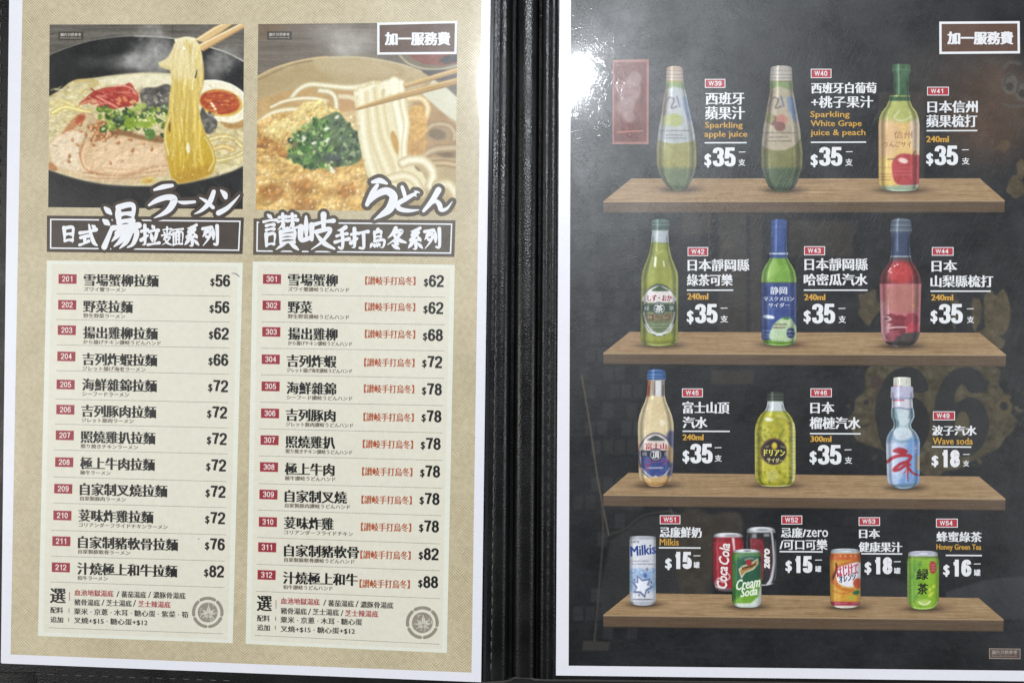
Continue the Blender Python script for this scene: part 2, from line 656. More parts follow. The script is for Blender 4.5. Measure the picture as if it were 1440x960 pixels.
    def build(self, name, mats, parent, zf, label=None):
        V = np.vstack(self.V)
        C = np.vstack(self.C)
        w = P(V[:, 0], V[:, 1], zf(V[:, 0], V[:, 1]) + V[:, 2] * LAY)
        w = w - origin_of(parent)
        me = bpy.data.meshes.new(name)
        me.from_pydata(w.tolist(), [], self.F)
        for m in mats:
            me.materials.append(m)
        if len(mats) > 1:
            me.polygons.foreach_set('material_index', self.M)
        at = me.attributes.new('print_ink', 'FLOAT_COLOR', 'POINT')
        rgba = np.ones((len(V), 4), np.float32)
        rgba[:, :3] = C
        at.data.foreach_set('color', rgba.ravel())
        me.polygons.foreach_set('use_smooth', [True] * len(me.polygons))
        me.update()
        # all faces look up
        nz = np.empty(len(me.polygons) * 3)
        me.polygons.foreach_get('normal', nz)
        if nz.reshape(-1, 3)[:, 2].min() < 0:
            import bmesh
            bm = bmesh.new()
            bm.from_mesh(me)
            bmesh.ops.reverse_faces(bm, faces=[f for f in bm.faces if f.normal.z < 0])
            bm.to_mesh(me)
            bm.free()
        o = bpy.data.objects.new(name, me)
        COL.objects.link(o)
        o.parent = parent
        if label:
            o['label'] = label
        return o


def smooth(p, k=8, closed=False):
    """Catmull-Rom through points of any dimension."""
    p = np.asarray(p, float)
    n = len(p)
    if n < 3 and not closed:
        t = np.linspace(0, 1, k + 1)[:, None]
        return p[0] * (1 - t) + p[-1] * t
    out = []
    rngi = range(n) if closed else range(n - 1)
    for i in rngi:
        if closed:
            a, b, c, d = p[(i - 1) % n], p[i], p[(i + 1) % n], p[(i + 2) % n]
        else:
            a, b, c, d = p[max(i - 1, 0)], p[i], p[i + 1], p[min(i + 2, n - 1)]
        for j in range(k):
            t = j / k
            out.append(0.5 * ((2 * b) + (c - a) * t + (2 * a - 5 * b + 4 * c - d) * t * t + (3 * b - a - 3 * c + d) * t ** 3))
    if not closed:
        out.append(p[-1])
    return np.array(out)


# ------------------------------------------------------------------ picture painter: ink colours on a fine mesh
_tab = rng.rand(256, 256)


def vnoise(x, y):
    xi, yi = np.floor(x).astype(int), np.floor(y).astype(int)
    fx, fy = x - xi, y - yi
    fx, fy = fx * fx * (3 - 2 * fx), fy * fy * (3 - 2 * fy)
    g = lambda a, b: _tab[a % 256, b % 256]
    return (g(xi, yi) * (1 - fx) + g(xi + 1, yi) * fx) * (1 - fy) + (g(xi, yi + 1) * (1 - fx) + g(xi + 1, yi + 1) * fx) * fy


def fbm(x, y, o=4):
    a, s, r = 0.5, 0, 0
    for i in range(o):
        r = r + a * vnoise(x * 2 ** i + 17.3 * i, y * 2 ** i + 9.1 * i)
        s += a
        a *= 0.55
    return r / s


class Canvas:
    def __init__(self, X, Y, base):
        self.X, self.Y = X, Y
        self.I = np.ones(X.shape + (3,)) * np.asarray(base, float)

    def put(self, mask, col):
        col = np.asarray(col, float)
        self.I += mask[..., None] * (col - self.I)

    def _win(self, x0, y0, x1, y1):
        m = (self.X >= x0) & (self.X <= x1) & (self.Y >= y0) & (self.Y <= y1)
        return m

    def local(self, sd_fun, bb, col, soft, alpha, tex=None):
        m = self._win(*bb)
        if not m.any():
            return
        x, y = self.X[m], self.Y[m]
        d = sd_fun(x, y)
        k = np.clip(0.5 - d / (2 * soft), 0, 1)
        k = k * k * (3 - 2 * k) * alpha
        col = np.asarray(col, float)
        if tex:
            amp, sx, sy = tex
            nz = fbm(x / sx, y / sy, 3)[:, None] - 0.5
            col = np.clip(col + amp * 2 * nz, 0, 255)
        self.I[m] += k[:, None] * (col - self.I[m])

    def poly(self, pts, col, soft=0.6, alpha=1.0, sm=6, tex=None):
        p = smooth(pts, sm, True) if sm else np.asarray(pts, float)
        q = np.roll(p, -1, 0)

        def sd(x, y):
            best = np.full(x.shape, 1e9)
            ins = np.zeros(x.shape, bool)
            for (ax, ay), (bx, by) in zip(p, q):
                ex, ey = bx - ax, by - ay
                l2 = ex * ex + ey * ey + 1e-9
                t = np.clip(((x - ax) * ex + (y - ay) * ey) / l2, 0, 1)
                best = np.minimum(best, (x - ax - t * ex) ** 2 + (y - ay - t * ey) ** 2)
                if ay != by:
                    c = ((ay > y) != (by > y)) & (x < ex * (y - ay) / (by - ay) + ax)
                    ins ^= c
            d = np.sqrt(best)
            return np.where(ins, -d, d)
        g = soft * 1.5 + 1
        self.local(sd, (p[:, 0].min() - g, p[:, 1].min() - g, p[:, 0].max() + g, p[:, 1].max() + g), col, soft, alpha, tex)

    def ell(self, cx, cy, rx, ry, col, rot=0.0, soft=0.6, alpha=1.0, tex=None):
        c, s = math.cos(rot), math.sin(rot)

        def sd(x, y):
            u, v = (x - cx) * c + (y - cy) * s, -(x - cx) * s + (y - cy) * c
            r = np.hypot(u / rx, v / ry)
            return (r - 1) * min(rx, ry)
        g = max(rx, ry) * (1 + soft / min(rx, ry)) + soft + 1
        self.local(sd, (cx - g, cy - g, cx + g, cy + g), col, soft, alpha, tex)

    def stroke(self, pts, w, col, soft=0.6, alpha=1.0, tex=None, sm=6):
        p = smooth(pts, sm) if sm else np.asarray(pts, float)
        ww = np.linspace(*w, len(p)) if isinstance(w, tuple) else np.full(len(p), w)

        def sd(x, y):
            best = np.full(x.shape, 1e9)
            for i in range(len(p) - 1):
                ax, ay = p[i, :2]
                ex, ey = p[i + 1, :2] - p[i, :2]
                t = np.clip(((x - ax) * ex + (y - ay) * ey) / (ex * ex + ey * ey + 1e-9), 0, 1)
                best = np.minimum(best, np.hypot(x - ax - t * ex, y - ay - t * ey) - (ww[i] + (ww[i + 1] - ww[i]) * t) / 2)
            return best
        g = ww.max() / 2 + soft * 1.5 + 1
        self.local(sd, (p[:, 0].min() - g, p[:, 1].min() - g, p[:, 0].max() + g, p[:, 1].max() + g), col, soft, alpha, tex)

    def tube(self, pts, w, edge, mid, hi=None, soft=0.6):
        """A noodle or stick: edge colour, paler middle, bright thread along it."""
        self.stroke(pts, w, edge, soft)
        f = lambda k: (w[0] * k, w[1] * k) if isinstance(w, tuple) else w * k
        self.stroke(pts, f(0.62), mid, soft * 1.5, 0.9)
        if hi is not None:
            self.stroke(pts, f(0.22), hi, soft * 1.5, 0.75)

    def noise(self, amp, sx, sy, o=4, tint=(1, 1, 1), mask=None):
        n = (fbm(self.X / sx, self.Y / sy, o) - 0.5) * 2 * amp
        if mask is not None:
            n = n * mask
        self.I = np.clip(self.I + n[..., None] * np.asarray(tint), 0, 255)

    def relief(self, mask, size, amp, ang=-2.2, o=4):
        """Fine crumbly relief as a photograph shows it: brightness follows the slope of a noise field."""
        n = fbm(self.X / size + 5, self.Y / size, o)
        n2 = fbm((self.X + math.cos(ang)) / size + 5, (self.Y + math.sin(ang)) / size, o)
        g = np.clip((n - n2) * size * amp, -1, 1) * mask
        self.I = np.clip(self.I * (1 + .55 * g[..., None]), 0, 255)

    def mask(self, pts, soft=1.0, sm=0):
        c = Canvas(self.X, self.Y, (0, 0, 0))
        c.poly(pts, (255, 255, 255), soft, 1.0, sm)
        return c.I[..., 0] / 255

    def blur(self, s):
        k = np.exp(-np.arange(-3, 4) ** 2 / (2 * s * s))
        k /= k.sum()
        for ax in (0, 1):
            p = np.pad(self.I, [(3, 3) if a == ax else (0, 0) for a in range(3)], mode='edge')
            self.I = sum(k[i] * (p[i:i + self.I.shape[0]] if ax == 0 else p[:, i:i + self.I.shape[1]]) for i in range(7))

    def mute(self, f):
        g = self.I.mean(-1, keepdims=True)
        self.I = g + (self.I - g) * f

    def ink(self):
        return lin(np.clip(self.I, 0, 255)) * GAIN


def photo_canvas(q, nx, ny, base):
    q = np.asarray(q, float)
    u = np.linspace(0, 1, nx)[None, :]
    v = np.linspace(0, 1, ny)[:, None]
    X = (1 - v) * ((1 - u) * q[0, 0] + u * q[1, 0]) + v * ((1 - u) * q[3, 0] + u * q[2, 0])
    Y = (1 - v) * ((1 - u) * q[0, 1] + u * q[1, 1]) + v * ((1 - u) * q[3, 1] + u * q[2, 1])
    return Canvas(X, Y, base)


# ------------------------------------------------------------------ the two bowl photographs printed on the noodle sheet
def paint_ramen(q):
    c = photo_canvas(q, 330, 316, (104, 98, 90))
    r = random.Random(3)
    A = lambda pts: [(60 + p[0] / 4.966, 30 + p[1] / 4.966) + tuple(p[2:]) for p in pts]
    B = lambda pts: [(60 + p[0] / 4.966, 180 + p[1] / 4.966) + tuple(p[2:]) for p in pts]
    c.noise(26, 42, 3.2, 4)
    c.noise(10, 5, 1.2, 2)
    c.stroke(A([(905, 30), (910, 110)]), 1.2, (70, 66, 60), 0.7, 0.8)
    c.stroke(A([(690, 30), (700, 100)]), 1.0, (80, 76, 70), 0.7, 0.6)
    # bowl: dark lacquer with a thin bright lip
    bowl = A([(20, 250), (180, 180), (330, 135), (500, 110), (650, 103), (820, 110), (950, 126), (1160, 180), (1290, 220), (1440, 300)]) + [(352, 300), (60, 300)]
    c.poly(bowl, (27, 27, 27), 0.8, sm=0, tex=(5, 20, 12))
    c.poly(A([(60, 250), (330, 150), (560, 125), (560, 330), (300, 380), (60, 470)]), (20, 21, 22), 6, 0.7)
    c.stroke(A([(30, 240), (180, 183), (330, 138), (500, 112), (650, 104), (820, 110), (950, 126)]), 1.2, (150, 145, 136), 0.6)
    c.stroke(A([(640, 105), (820, 112), (940, 126)]), 1.4, (205, 200, 190), 0.6, 0.8)
    c.stroke(A([(1160, 180), (1290, 222), (1420, 290)]), 1.8, (200, 196, 186), 0.6)
    # steam
    for (x, y, rx, ry, a) in ((740, 230, 130, 90, .55), (700, 290, 170, 60, .5), (830, 190, 100, 90, .55), (560, 290, 140, 60, .4), (330, 290, 110, 50, .22),
                              (760, 60, 80, 60, .4), (800, 330, 120, 40, .5), (1230, 290, 95, 90, .5), (1300, 250, 80, 70, .35), (1190, 370, 60, 70, .35), (640, 250, 60, 50, .3)):
        c.ell(60 + x / 4.966, 30 + y / 4.966, rx / 4.966, ry / 4.966, (176, 174, 168), 0, ry / 8, a, (40, 9, 7))
    for k in range(26):
        x, y = r.uniform(580, 900), r.uniform(120, 350)
        c.stroke(A([(x, y), (x + r.uniform(-40, 40), y - 25), (x + r.uniform(-50, 60), y - 60)]), (1, 4), (190, 188, 182), 3, 0.16)
    for k in range(12):
        x, y = r.uniform(1150, 1390), r.uniform(220, 400)
        c.stroke(A([(x, y), (x + r.uniform(-40, 40), y - 25), (x + r.uniform(-50, 40), y - 50)]), (1, 4), (180, 178, 172), 2.5, 0.2)
    # soup
    soup = A([(20, 540), (120, 480), (190, 425), (260, 405), (400, 390), (520, 375), (700, 360), (880, 365), (1110, 410), (1280, 430), (1420, 520)]) + \
        B([(1440, 240), (1330, 300), (1180, 345), (1000, 385), (800, 405), (620, 405), (430, 392), (280, 365), (150, 330), (20, 285)])
    c.poly(soup, (206, 192, 148), 1.0, sm=0, tex=(30, 9, 5))
    c.poly(A([(400, 400), (620, 368), (880, 368), (900, 450), (700, 470), (450, 440)]), (226, 219, 188), 5, 0.8, tex=(14, 8, 4))
    c.stroke(A([(170, 470), (200, 425), (260, 406), (330, 420)]), 1.5, (188, 168, 108), 0.8, 0.9)
    c.stroke(A([(40, 530), (170, 470), (330, 425), (520, 380), (700, 362), (880, 368)]), 1.5, (190, 180, 150), 1.0, 0.6)
    # fat drops and noodles in the broth, left and lower right
    for k in range(260):
        if r.random() < 0.55:
            x, y = r.uniform(50, 330), r.uniform(470, 830)
        else:
            x, y = r.uniform(1140, 1410), r.uniform(760, 1050)
        cc = r.choice([(232, 224, 170), (220, 206, 140), (238, 232, 200), (196, 176, 106), (210, 186, 112), (226, 214, 150)])
        a = r.uniform(-0.6, 0.9)
        l = r.uniform(10, 44)
        c.stroke(A([(x, y), (x + l * math.cos(a) * .5, y + l * math.sin(a) * .5 - 3), (x + l * math.cos(a), y + l * math.sin(a))]), r.uniform(0.8, 2.2), cc, 0.7, 0.75)
    c.tube(A([(70, 640), (150, 600), (240, 615), (330, 640)]), 7, (196, 172, 100), (226, 210, 136), (240, 230, 180))
    c.tube(A([(60, 575), (140, 560), (220, 590)]), 5, (200, 180, 112), (228, 216, 156))
    c.tube(A([(230, 425), (300, 412), (380, 430), (330, 455)]), 4, (184, 160, 96), (206, 186, 124))
    c.tube(B([(1170, 80), (1250, 60), (1330, 75), (1390, 130)]), 7, (190, 164, 96), (222, 204, 140), (240, 232, 190))
    c.tube(B([(1190, 150), (1260, 130), (1330, 150)]), 8, (196, 158, 92), (216, 190, 120), (238, 226, 180))
    c.tube(B([(1150, 230), (1240, 225), (1330, 205), (1400, 170)]), 6, (180, 160, 92), (214, 200, 140), (240, 232, 196))
    # black bowl front with its lip
    c.poly(B([(20, 288), (150, 335), (280, 370), (430, 398), (620, 410), (800, 410), (1000, 390), (1180, 350), (1330, 303), (1440, 245), (1440, 640), (20, 640)]), (24, 25, 27), 0.7, sm=0)
    c.stroke(B([(20, 284), (150, 330), (280, 366), (430, 394), (620, 406), (800, 406), (1000, 386), (1180, 348), (1330, 300), (1420, 255)]), 1.3, (150, 144, 126), 0.6, 0.9)
    c.stroke(B([(150, 340), (280, 378), (430, 404), (620, 414)]), 1.0, (90, 90, 90), 0.8, 0.6)
    c.stroke(B([(40, 455), (110, 480), (200, 500)]), 0.9, (84, 84, 84), 0.6, 0.6)
    c.stroke(B([(40, 520), (90, 545)]), 0.9, (84, 84, 84), 0.6, 0.5)
    # egg half, yolk
    c.poly(A([(1120, 420), (1210, 415), (1310, 440), (1390, 490), (1420, 540), (1420, 690), (1320, 720), (1210, 705), (1110, 650), (1090, 520)]), (232, 224, 198), 1.0, tex=(8, 9, 7))
    c.stroke(A([(1120, 420), (1210, 415), (1310, 440), (1390, 490), (1415, 530)]), 2, (246, 240, 224), 0.8)
    c.stroke(A([(1130, 655), (1210, 700), (1320, 716), (1410, 690)]), 2.4, (196, 176, 128), 1.2, 0.8)
    c.ell(60 + 1243 / 4.966, 30 + 570 / 4.966, 31, 19, (214, 176, 84), 0.16, 1.0)
    c.ell(60 + 1238 / 4.966, 30 + 565 / 4.966, 28, 16.6, (176, 76, 30), 0.16, 1.2, tex=(22, 7, 4))
    for k in range(34):
        x, y = r.uniform(1125, 1360), r.uniform(500, 640)
        if ((x - 1240) / 130) ** 2 + ((y - 567) / 74) ** 2 < 1:
            c.stroke(A([(x, y), (x + r.uniform(8, 30), y + r.uniform(-10, 12)), (x + r.uniform(24, 50), y + r.uniform(-8, 20))]), r.uniform(.8, 2), r.choice([(226, 140, 70), (150, 50, 22), (200, 98, 38), (236, 178, 100), (142, 48, 22)]), 0.7, 0.7)
    c.stroke(A([(1150, 500), (1230, 488), (1320, 510)]), 1.4, (226, 150, 80), 0.7, 0.8)
    for (x, y) in ((1190, 590), (1205, 612), (1180, 575)):
        c.ell(60 + x / 4.966, 30 + y / 4.966, 2.2, 1.6, (250, 226, 196), 0.3, 0.7)
    c.poly(A([(1240, 700), (1330, 716), (1405, 690), (1405, 740), (1300, 750)]), (176, 128, 62), 1.5, .8)
    # red pickled strips
    c.poly(A([(250, 590), (300, 535), (360, 490), (450, 462), (550, 455), (610, 430), (645, 480), (672, 530), (650, 580), (560, 600), (450, 620), (400, 600), (370, 560)]), (176, 68, 54), 1.0, tex=(26, 8, 4))
    for k in range(30):
        x, y = r.uniform(330, 640), r.uniform(470, 590)
        a = r.uniform(-0.4, 0.8)
        l = r.uniform(40, 120)
        c.stroke(A([(x - l / 2 * math.cos(a), y - l / 2 * math.sin(a)), (x, y + r.uniform(-8, 8)), (x + l / 2 * math.cos(a), y + l / 2 * math.sin(a))]), r.uniform(1, 2.8), r.choice([(206, 110, 92), (222, 148, 128), (146, 42, 34), (186, 74, 58), (160, 50, 40)]), 0.8, 0.7)
    c.stroke(A([(380, 525), (440, 560), (520, 600)]), 3.0, (222, 142, 126), 0.9)
    c.stroke(A([(500, 455), (560, 450), (620, 470), (650, 510)]), 2.2, (226, 156, 138), 0.9)
    c.stroke(A([(250, 590), (310, 560), (370, 555)]), 3, (216, 168, 120), 1.0, 0.8)
    for k in range(5):
        c.ell(60 + r.uniform(525, 590) / 4.966, 30 + r.uniform(535, 575) / 4.966, 3, 2.2, (216, 134, 92), r.random(), 0.7)
        c.ell(60 + r.uniform(600, 650) / 4.966, 30 + r.uniform(555, 585) / 4.966, 3, 2.2, (222, 150, 104), r.random(), 0.7)
    # wood-ear mushroom, dark folds
    for P_ in ([(680, 500), (720, 465), (790, 462), (860, 440), (900, 470), (900, 640), (800, 655), (730, 610), (690, 560)], [(1115, 600), (1150, 650), (1215, 690), (1210, 750), (1160, 790), (1120, 760), (1095, 680)]):
        c.poly(A(P_), (96, 92, 86), 1.0, tex=(26, 5, 4))
    for k in range(46):
        x, y = (r.uniform(690, 890), r.uniform(470, 640)) if k < 34 else (r.uniform(1120, 1200), r.uniform(640, 770))
        c.ell(60 + x / 4.966, 30 + y / 4.966, r.uniform(2, 5), r.uniform(1.5, 3.5), r.choice([(116, 112, 106), (74, 70, 66), (136, 130, 122), (64, 60, 56), (150, 142, 130)]), r.uniform(0, 3), 1.0, .7)
    for k in range(16):
        x, y = r.uniform(770, 880), r.uniform(490, 630)
        c.ell(60 + x / 4.966, 30 + y / 4.966, r.uniform(.8, 2), r.uniform(.6, 1.3), (214, 204, 180), r.uniform(0, 3), 0.6, .8)
    # roast pork slices with fat rings
    c.poly(A([(60, 830), (110, 790), (210, 680), (260, 640), (340, 640), (420, 700), (560, 760), (820, 820)]) + B([(880, 130), (895, 230), (880, 330), (780, 350), (620, 395), (430, 385), (280, 355), (140, 315), (50, 290), (40, 190)]), (206, 181, 142), 1.2, sm=3, tex=(14, 10, 6))
    c.poly(A([(150, 760), (240, 655), (300, 650), (250, 720), (180, 790), (90, 850)]), (190, 128, 82), 1.5, .85, tex=(20, 6, 4))
    c.poly(A([(225, 690), (262, 655), (300, 668), (268, 720), (240, 715)]), (178, 84, 52), 1.2, .8)
    c.poly(B([(50, 130), (110, 60), (200, 20), (290, 40), (260, 110), (240, 190), (260, 290), (180, 290), (80, 250)]), (224, 204, 174), 2, .9, tex=(16, 7, 5))
    c.poly(B([(265, 150), (300, 90), (420, 60), (620, 70), (760, 90), (860, 150), (885, 230), (860, 290), (700, 320), (480, 335), (330, 310), (270, 240)]), (214, 182, 142), 1.5, tex=(16, 12, 7))
    c.poly(B([(350, 160), (440, 100), (620, 90), (760, 120), (840, 200), (820, 270), (650, 280), (480, 300), (360, 260)]), (224, 196, 158), 4, .8, tex=(18, 16, 6))
    c.stroke(B([(290, 100), (262, 170), (268, 240), (300, 290), (400, 325)]), 3.2, (188, 128, 84), 1.6, .8)
    c.stroke(B([(300, 110), (280, 180), (290, 250), (330, 290)]), 2.0, (232, 206, 170), 1.2, .8)
    c.stroke(B([(250, 60), (240, 140), (255, 220), (300, 310), (420, 350)]), 2.0, (236, 218, 190), 1.2, .8)
    for k in range(20):
        y = 265 + 4.5 * k
        c.stroke(B([(r.uniform(270, 420), y + r.uniform(-6, 10)), (560, y + 25 - k * 1.2), (r.uniform(700, 880), y - 20 + r.uniform(-8, 8))]), r.uniform(.7, 1.8), r.choice([(196, 150, 110), (232, 202, 164), (178, 132, 92), (222, 190, 150)]), 0.9, 0.45)
    c.stroke(B([(280, 310), (500, 335), (640, 318), (760, 275), (880, 262)]), 1.3, (166, 118, 80), 0.8, .7)
    c.stroke(B([(330, 345), (520, 352), (700, 315), (860, 300)]), 1.3, (176, 130, 90), 0.8, .6)
    for k in range(70):
        c.stroke(B([(x0 := r.uniform(330, 840), y0 := r.uniform(90, 290)), (x0 + r.uniform(20, 70), y0 + r.uniform(-10, 10))]), r.uniform(.6, 1.4), r.choice([(198, 152, 114), (230, 200, 164)]), 0.9, 0.35, sm=2)
    c.poly(B([(50, 240), (100, 275), (90, 300), (40, 285)]), (170, 112, 64), 1.2, .8)
    c.ell(60 + 735 / 4.966, 180 + 365 / 4.966, 11, 4.6, (214, 188, 110), -0.1, .8)
    c.ell(60 + 735 / 4.966, 180 + 372 / 4.966, 7, 2.6, (198, 160, 80), -0.1, .8)
    # shade and brown skin under the spring onion
    c.poly(A([(480, 740), (560, 720), (660, 790), (840, 800), (840, 850), (700, 830), (560, 800), (470, 800)]), (132, 92, 54), 2, .8)
    # sesame
    seeds = [(r.gauss(400, 42), r.gauss(755, 38)) for k in range(60)] + [(205, 825), (260, 765), (185, 940), (180, 975), (470, 986), (625, 900), (760, 892), (240, 860), (610, 825), (525, 847), (260, 720), (700, 850), (425, 832), (335, 826), (300, 790), (350, 860)]
    for (x, y) in seeds:
        a = r.uniform(0, 3)
        X, Y = 60 + x / 4.966, 30 + (y if y < 880 else y - 0) / 4.966
        c.ell(X + .6, Y + .7, 3.0, 1.9, (110, 66, 36), a, 0.5, .8)
        c.ell(X, Y, 2.6, 1.7, r.choice([(206, 150, 98), (188, 124, 74), (222, 172, 122)]), a, 0.5)
        c.ell(X - .4, Y - .4, .9, .5, (240, 206, 160), a, 0.4, .8)
    # spring onion rings
    for k in range(110):
        x, y = r.gauss(640, 115), r.gauss(680, 46)
        x = min(max(x, 400), 850)
        y = min(max(y, 575 + max(0, 600 - x) * .15), 800)
        g = r.choice([(70, 96, 44), (104, 130, 46), (136, 156, 62), (168, 184, 92), (58, 80, 50), (120, 146, 52), (88, 116, 60)])
        X, Y, a = 60 + x / 4.966, 30 + y / 4.966, r.uniform(0, 3)
        rx = r.uniform(2.6, 6)
        c.ell(X, Y, rx, rx * r.uniform(.45, .8), g, a, 0.6)
        if r.random() < .6:
            c.ell(X, Y - .6, rx * .55, rx * .3, r.choice([(196, 206, 134), (52, 74, 34), (214, 218, 160), (150, 172, 76)]), a, 0.6, .85)
    c.ell(60 + 530 / 4.966, 30 + 690 / 4.966, 9, 5.2, (62, 82, 56), 0.1, .7)
    c.ell(60 + 535 / 4.966, 30 + 680 / 4.966, 6.5, 2.4, (108, 128, 92), 0.1, .7)
    c.poly(A([(580, 690), (640, 670), (665, 720), (610, 750), (570, 730)]), (132, 158, 44), .7, tex=(18, 4, 3))
    c.poly(A([(700, 690), (770, 660), (790, 720), (730, 745), (680, 730)]), (152, 172, 64), .7, tex=(18, 4, 3))
    c.poly(A([(715, 770), (770, 755), (785, 810), (730, 825)]), (96, 134, 62), .7, tex=(14, 4, 3))
    c.poly(A([(650, 590), (710, 570), (725, 600), (660, 625), (615, 625)]), (164, 178, 92), .7, tex=(14, 4, 3))
    for k in range(24):
        c.ell(60 + r.uniform(640, 850) / 4.966, 30 + r.uniform(640, 700) / 4.966, r.uniform(1.2, 2.4), r.uniform(1, 1.6), (224, 222, 170), r.random() * 3, .6, .85)
    # chopsticks
    c.poly(A([(1060, 130), (1200, 40), (1250, 22), (1320, 8), (1330, 18), (1230, 90), (1130, 150)]), (216, 184, 130), .7, sm=0)
    c.stroke(A([(1075, 130), (1230, 35), (1300, 12)]), 2.2, (240, 216, 170), .8)
    c.stroke(A([(1120, 150), (1240, 80), (1330, 20)]), 1.2, (160, 124, 76), .8, .8)
    c.poly(A([(1080, 175), (1220, 100), (1400, 8), (1418, 40), (1260, 130), (1120, 212)]), (214, 178, 124), .7, sm=0)
    c.stroke(A([(1090, 172), (1250, 90), (1400, 12)]), 2.4, (242, 220, 178), .8)
    c.stroke(A([(1120, 205), (1260, 125), (1415, 40)]), 1.8, (170, 132, 82), .9, .8)
    # lifted noodles
    top = A([(925, 125), (960, 120), (1060, 122), (1095, 165), (1112, 225), (1125, 330), (1125, 420), (1098, 500), (1085, 590), (1105, 690), (1140, 790)]) + \
        B([(1180, 120), (1215, 220), (1190, 310), (1080, 360), (950, 385), (895, 340), (870, 220), (850, 120)]) + \
        A([(850, 800), (855, 720), (880, 620), (885, 520), (905, 420), (890, 340), (850, 330), (818, 318), (812, 292), (870, 262), (905, 210), (925, 160)])
    c.poly(top, (214, 190, 108), .8, sm=0)
    m = np.clip((c.Y - 60) / 180, 0, 1)
    inside = np.zeros(c.X.shape)
    probe = Canvas(c.X, c.Y, (0, 0, 0))
    probe.poly(top, (255, 255, 255), .8, sm=0)
    inside = probe.I[..., 0] / 255
    grad = np.stack([226 - 34 * m, 214 - 60 * m, 176 - 140 * np.clip(m * 1.15, 0, 1)], -1)
    c.I += inside[..., None] * .9 * (grad - c.I)
    keep = c.I.copy()
    for k in range(64):
        x = r.uniform(885, 1110)
        y0, y1 = r.uniform(110, 500), r.uniform(560, 1150)
        t = (x - 1000) / 110
        pts = []
        for j in range(6):
            y = y0 + (y1 - y0) * j / 5
            spread = 1 + max(0, (y - 780) / 420) * .45 + max(0, (330 - y) / 900) * -.4
            pts.append((1000 + t * 100 * spread + 12 * math.sin(y / 90 + k), y))
        kk = (y0 + y1) / 2 / 1200
        base = np.array([230, 212, 150]) * (1 - kk) + np.array([196, 160, 44]) * kk
        d = r.choice([-34, -22, -12, 14, 22, 30])
        c.stroke(A(pts), r.uniform(1.0, 3.0), np.clip(base + d, 0, 250), .9, .6)
    c.I = keep + inside[..., None] * (c.I - keep)
    c.poly(A([(880, 255), (905, 215), (960, 200), (1060, 240), (1060, 390), (960, 410), (900, 370)]), (226, 214, 176), 7, .55)
    c.stroke(A([(925, 160), (905, 215), (870, 265), (815, 295)]), 3, (222, 206, 160), .8)
    c.stroke(A([(820, 318), (870, 320), (895, 345)]), 2, (200, 180, 128), .8, .8)
    c.stroke(A([(930, 135), (1000, 118), (1060, 126)]), 4, (232, 222, 184), 1.0)
    c.poly(A([(1072, 330), (1080, 345), (1070, 395), (1060, 390)]), (64, 56, 44), .7)
    c.poly(A([(880, 700), (892, 700), (892, 770), (878, 760)]), (110, 84, 40), .9, .8)
    c.poly(B([(1010, 100), (1030, 140), (1020, 180), (1002, 150)]), (232, 224, 190), .9)
    c.ell(60 + 985 / 4.966, 30 + 190 / 4.966, 2.4, 1.6, (248, 244, 224), .6, .7)
    c.stroke(A([(1075, 330), (1050, 420), (1045, 480)]), 1.6, (244, 236, 200), .7, .8)
    c.stroke(A([(1120, 300), (1122, 420), (1095, 520)]), 2.2, (188, 156, 84), 1.0, .7)
    c.poly(B([(930, 330), (1100, 270), (1180, 260), (1170, 330), (1050, 370), (950, 385)]), (182, 140, 40), 4, .7)
    c.tube(B([(1130, 60), (1170, 130), (1195, 220), (1160, 300)]), 5, (184, 152, 56), (208, 184, 100), (230, 216, 150))
    c.tube(A([(895, 650), (862, 740), (858, 830), (880, 930)]), 5, (190, 160, 76), (216, 194, 116), (234, 222, 160))
    c.relief(c.mask(soup, 2) * (1 - inside) * np.clip((c.Y - 100) / 60, 0, 1), 7, .14)
    c.relief(c.mask(soup, 2) * (1 - inside), 2, .12)
    c.relief(inside, 3, .12, 0.0, 2)
    for k in range(300):
        x, y = r.uniform(70, 338), r.uniform(112, 255)
        j = np.argmin((c.X[0] - x) ** 2)
        i_ = np.argmin((c.Y[:, 0] - y) ** 2)
        if c.I[i_, j].mean() > 70:
            c.ell(x, y, r.uniform(.5, 1.5), r.uniform(.4, .9), (250, 246, 226), r.uniform(-.6, .6), .6, r.uniform(.25, .85))
    for k in range(120):
        x, y = r.uniform(75, 335), r.uniform(120, 245)
        j = np.argmin((c.X[0] - x) ** 2)
        i_ = np.argmin((c.Y[:, 0] - y) ** 2)
        if c.I[i_, j].mean() > 90 and inside[i_, j] < .3:
            c.ell(x, y, r.uniform(1, 4), r.uniform(.5, 1.4), (118, 84, 44), r.uniform(-.8, .8), 1.2, r.uniform(.1, .4))
    c.I = np.clip((c.I - 118) * 1.16 + 112, 8, 252)
    c.mute(.92)
    c.blur(.7)
    c.noise(7, 1.4, 1.4, 2)
    return c


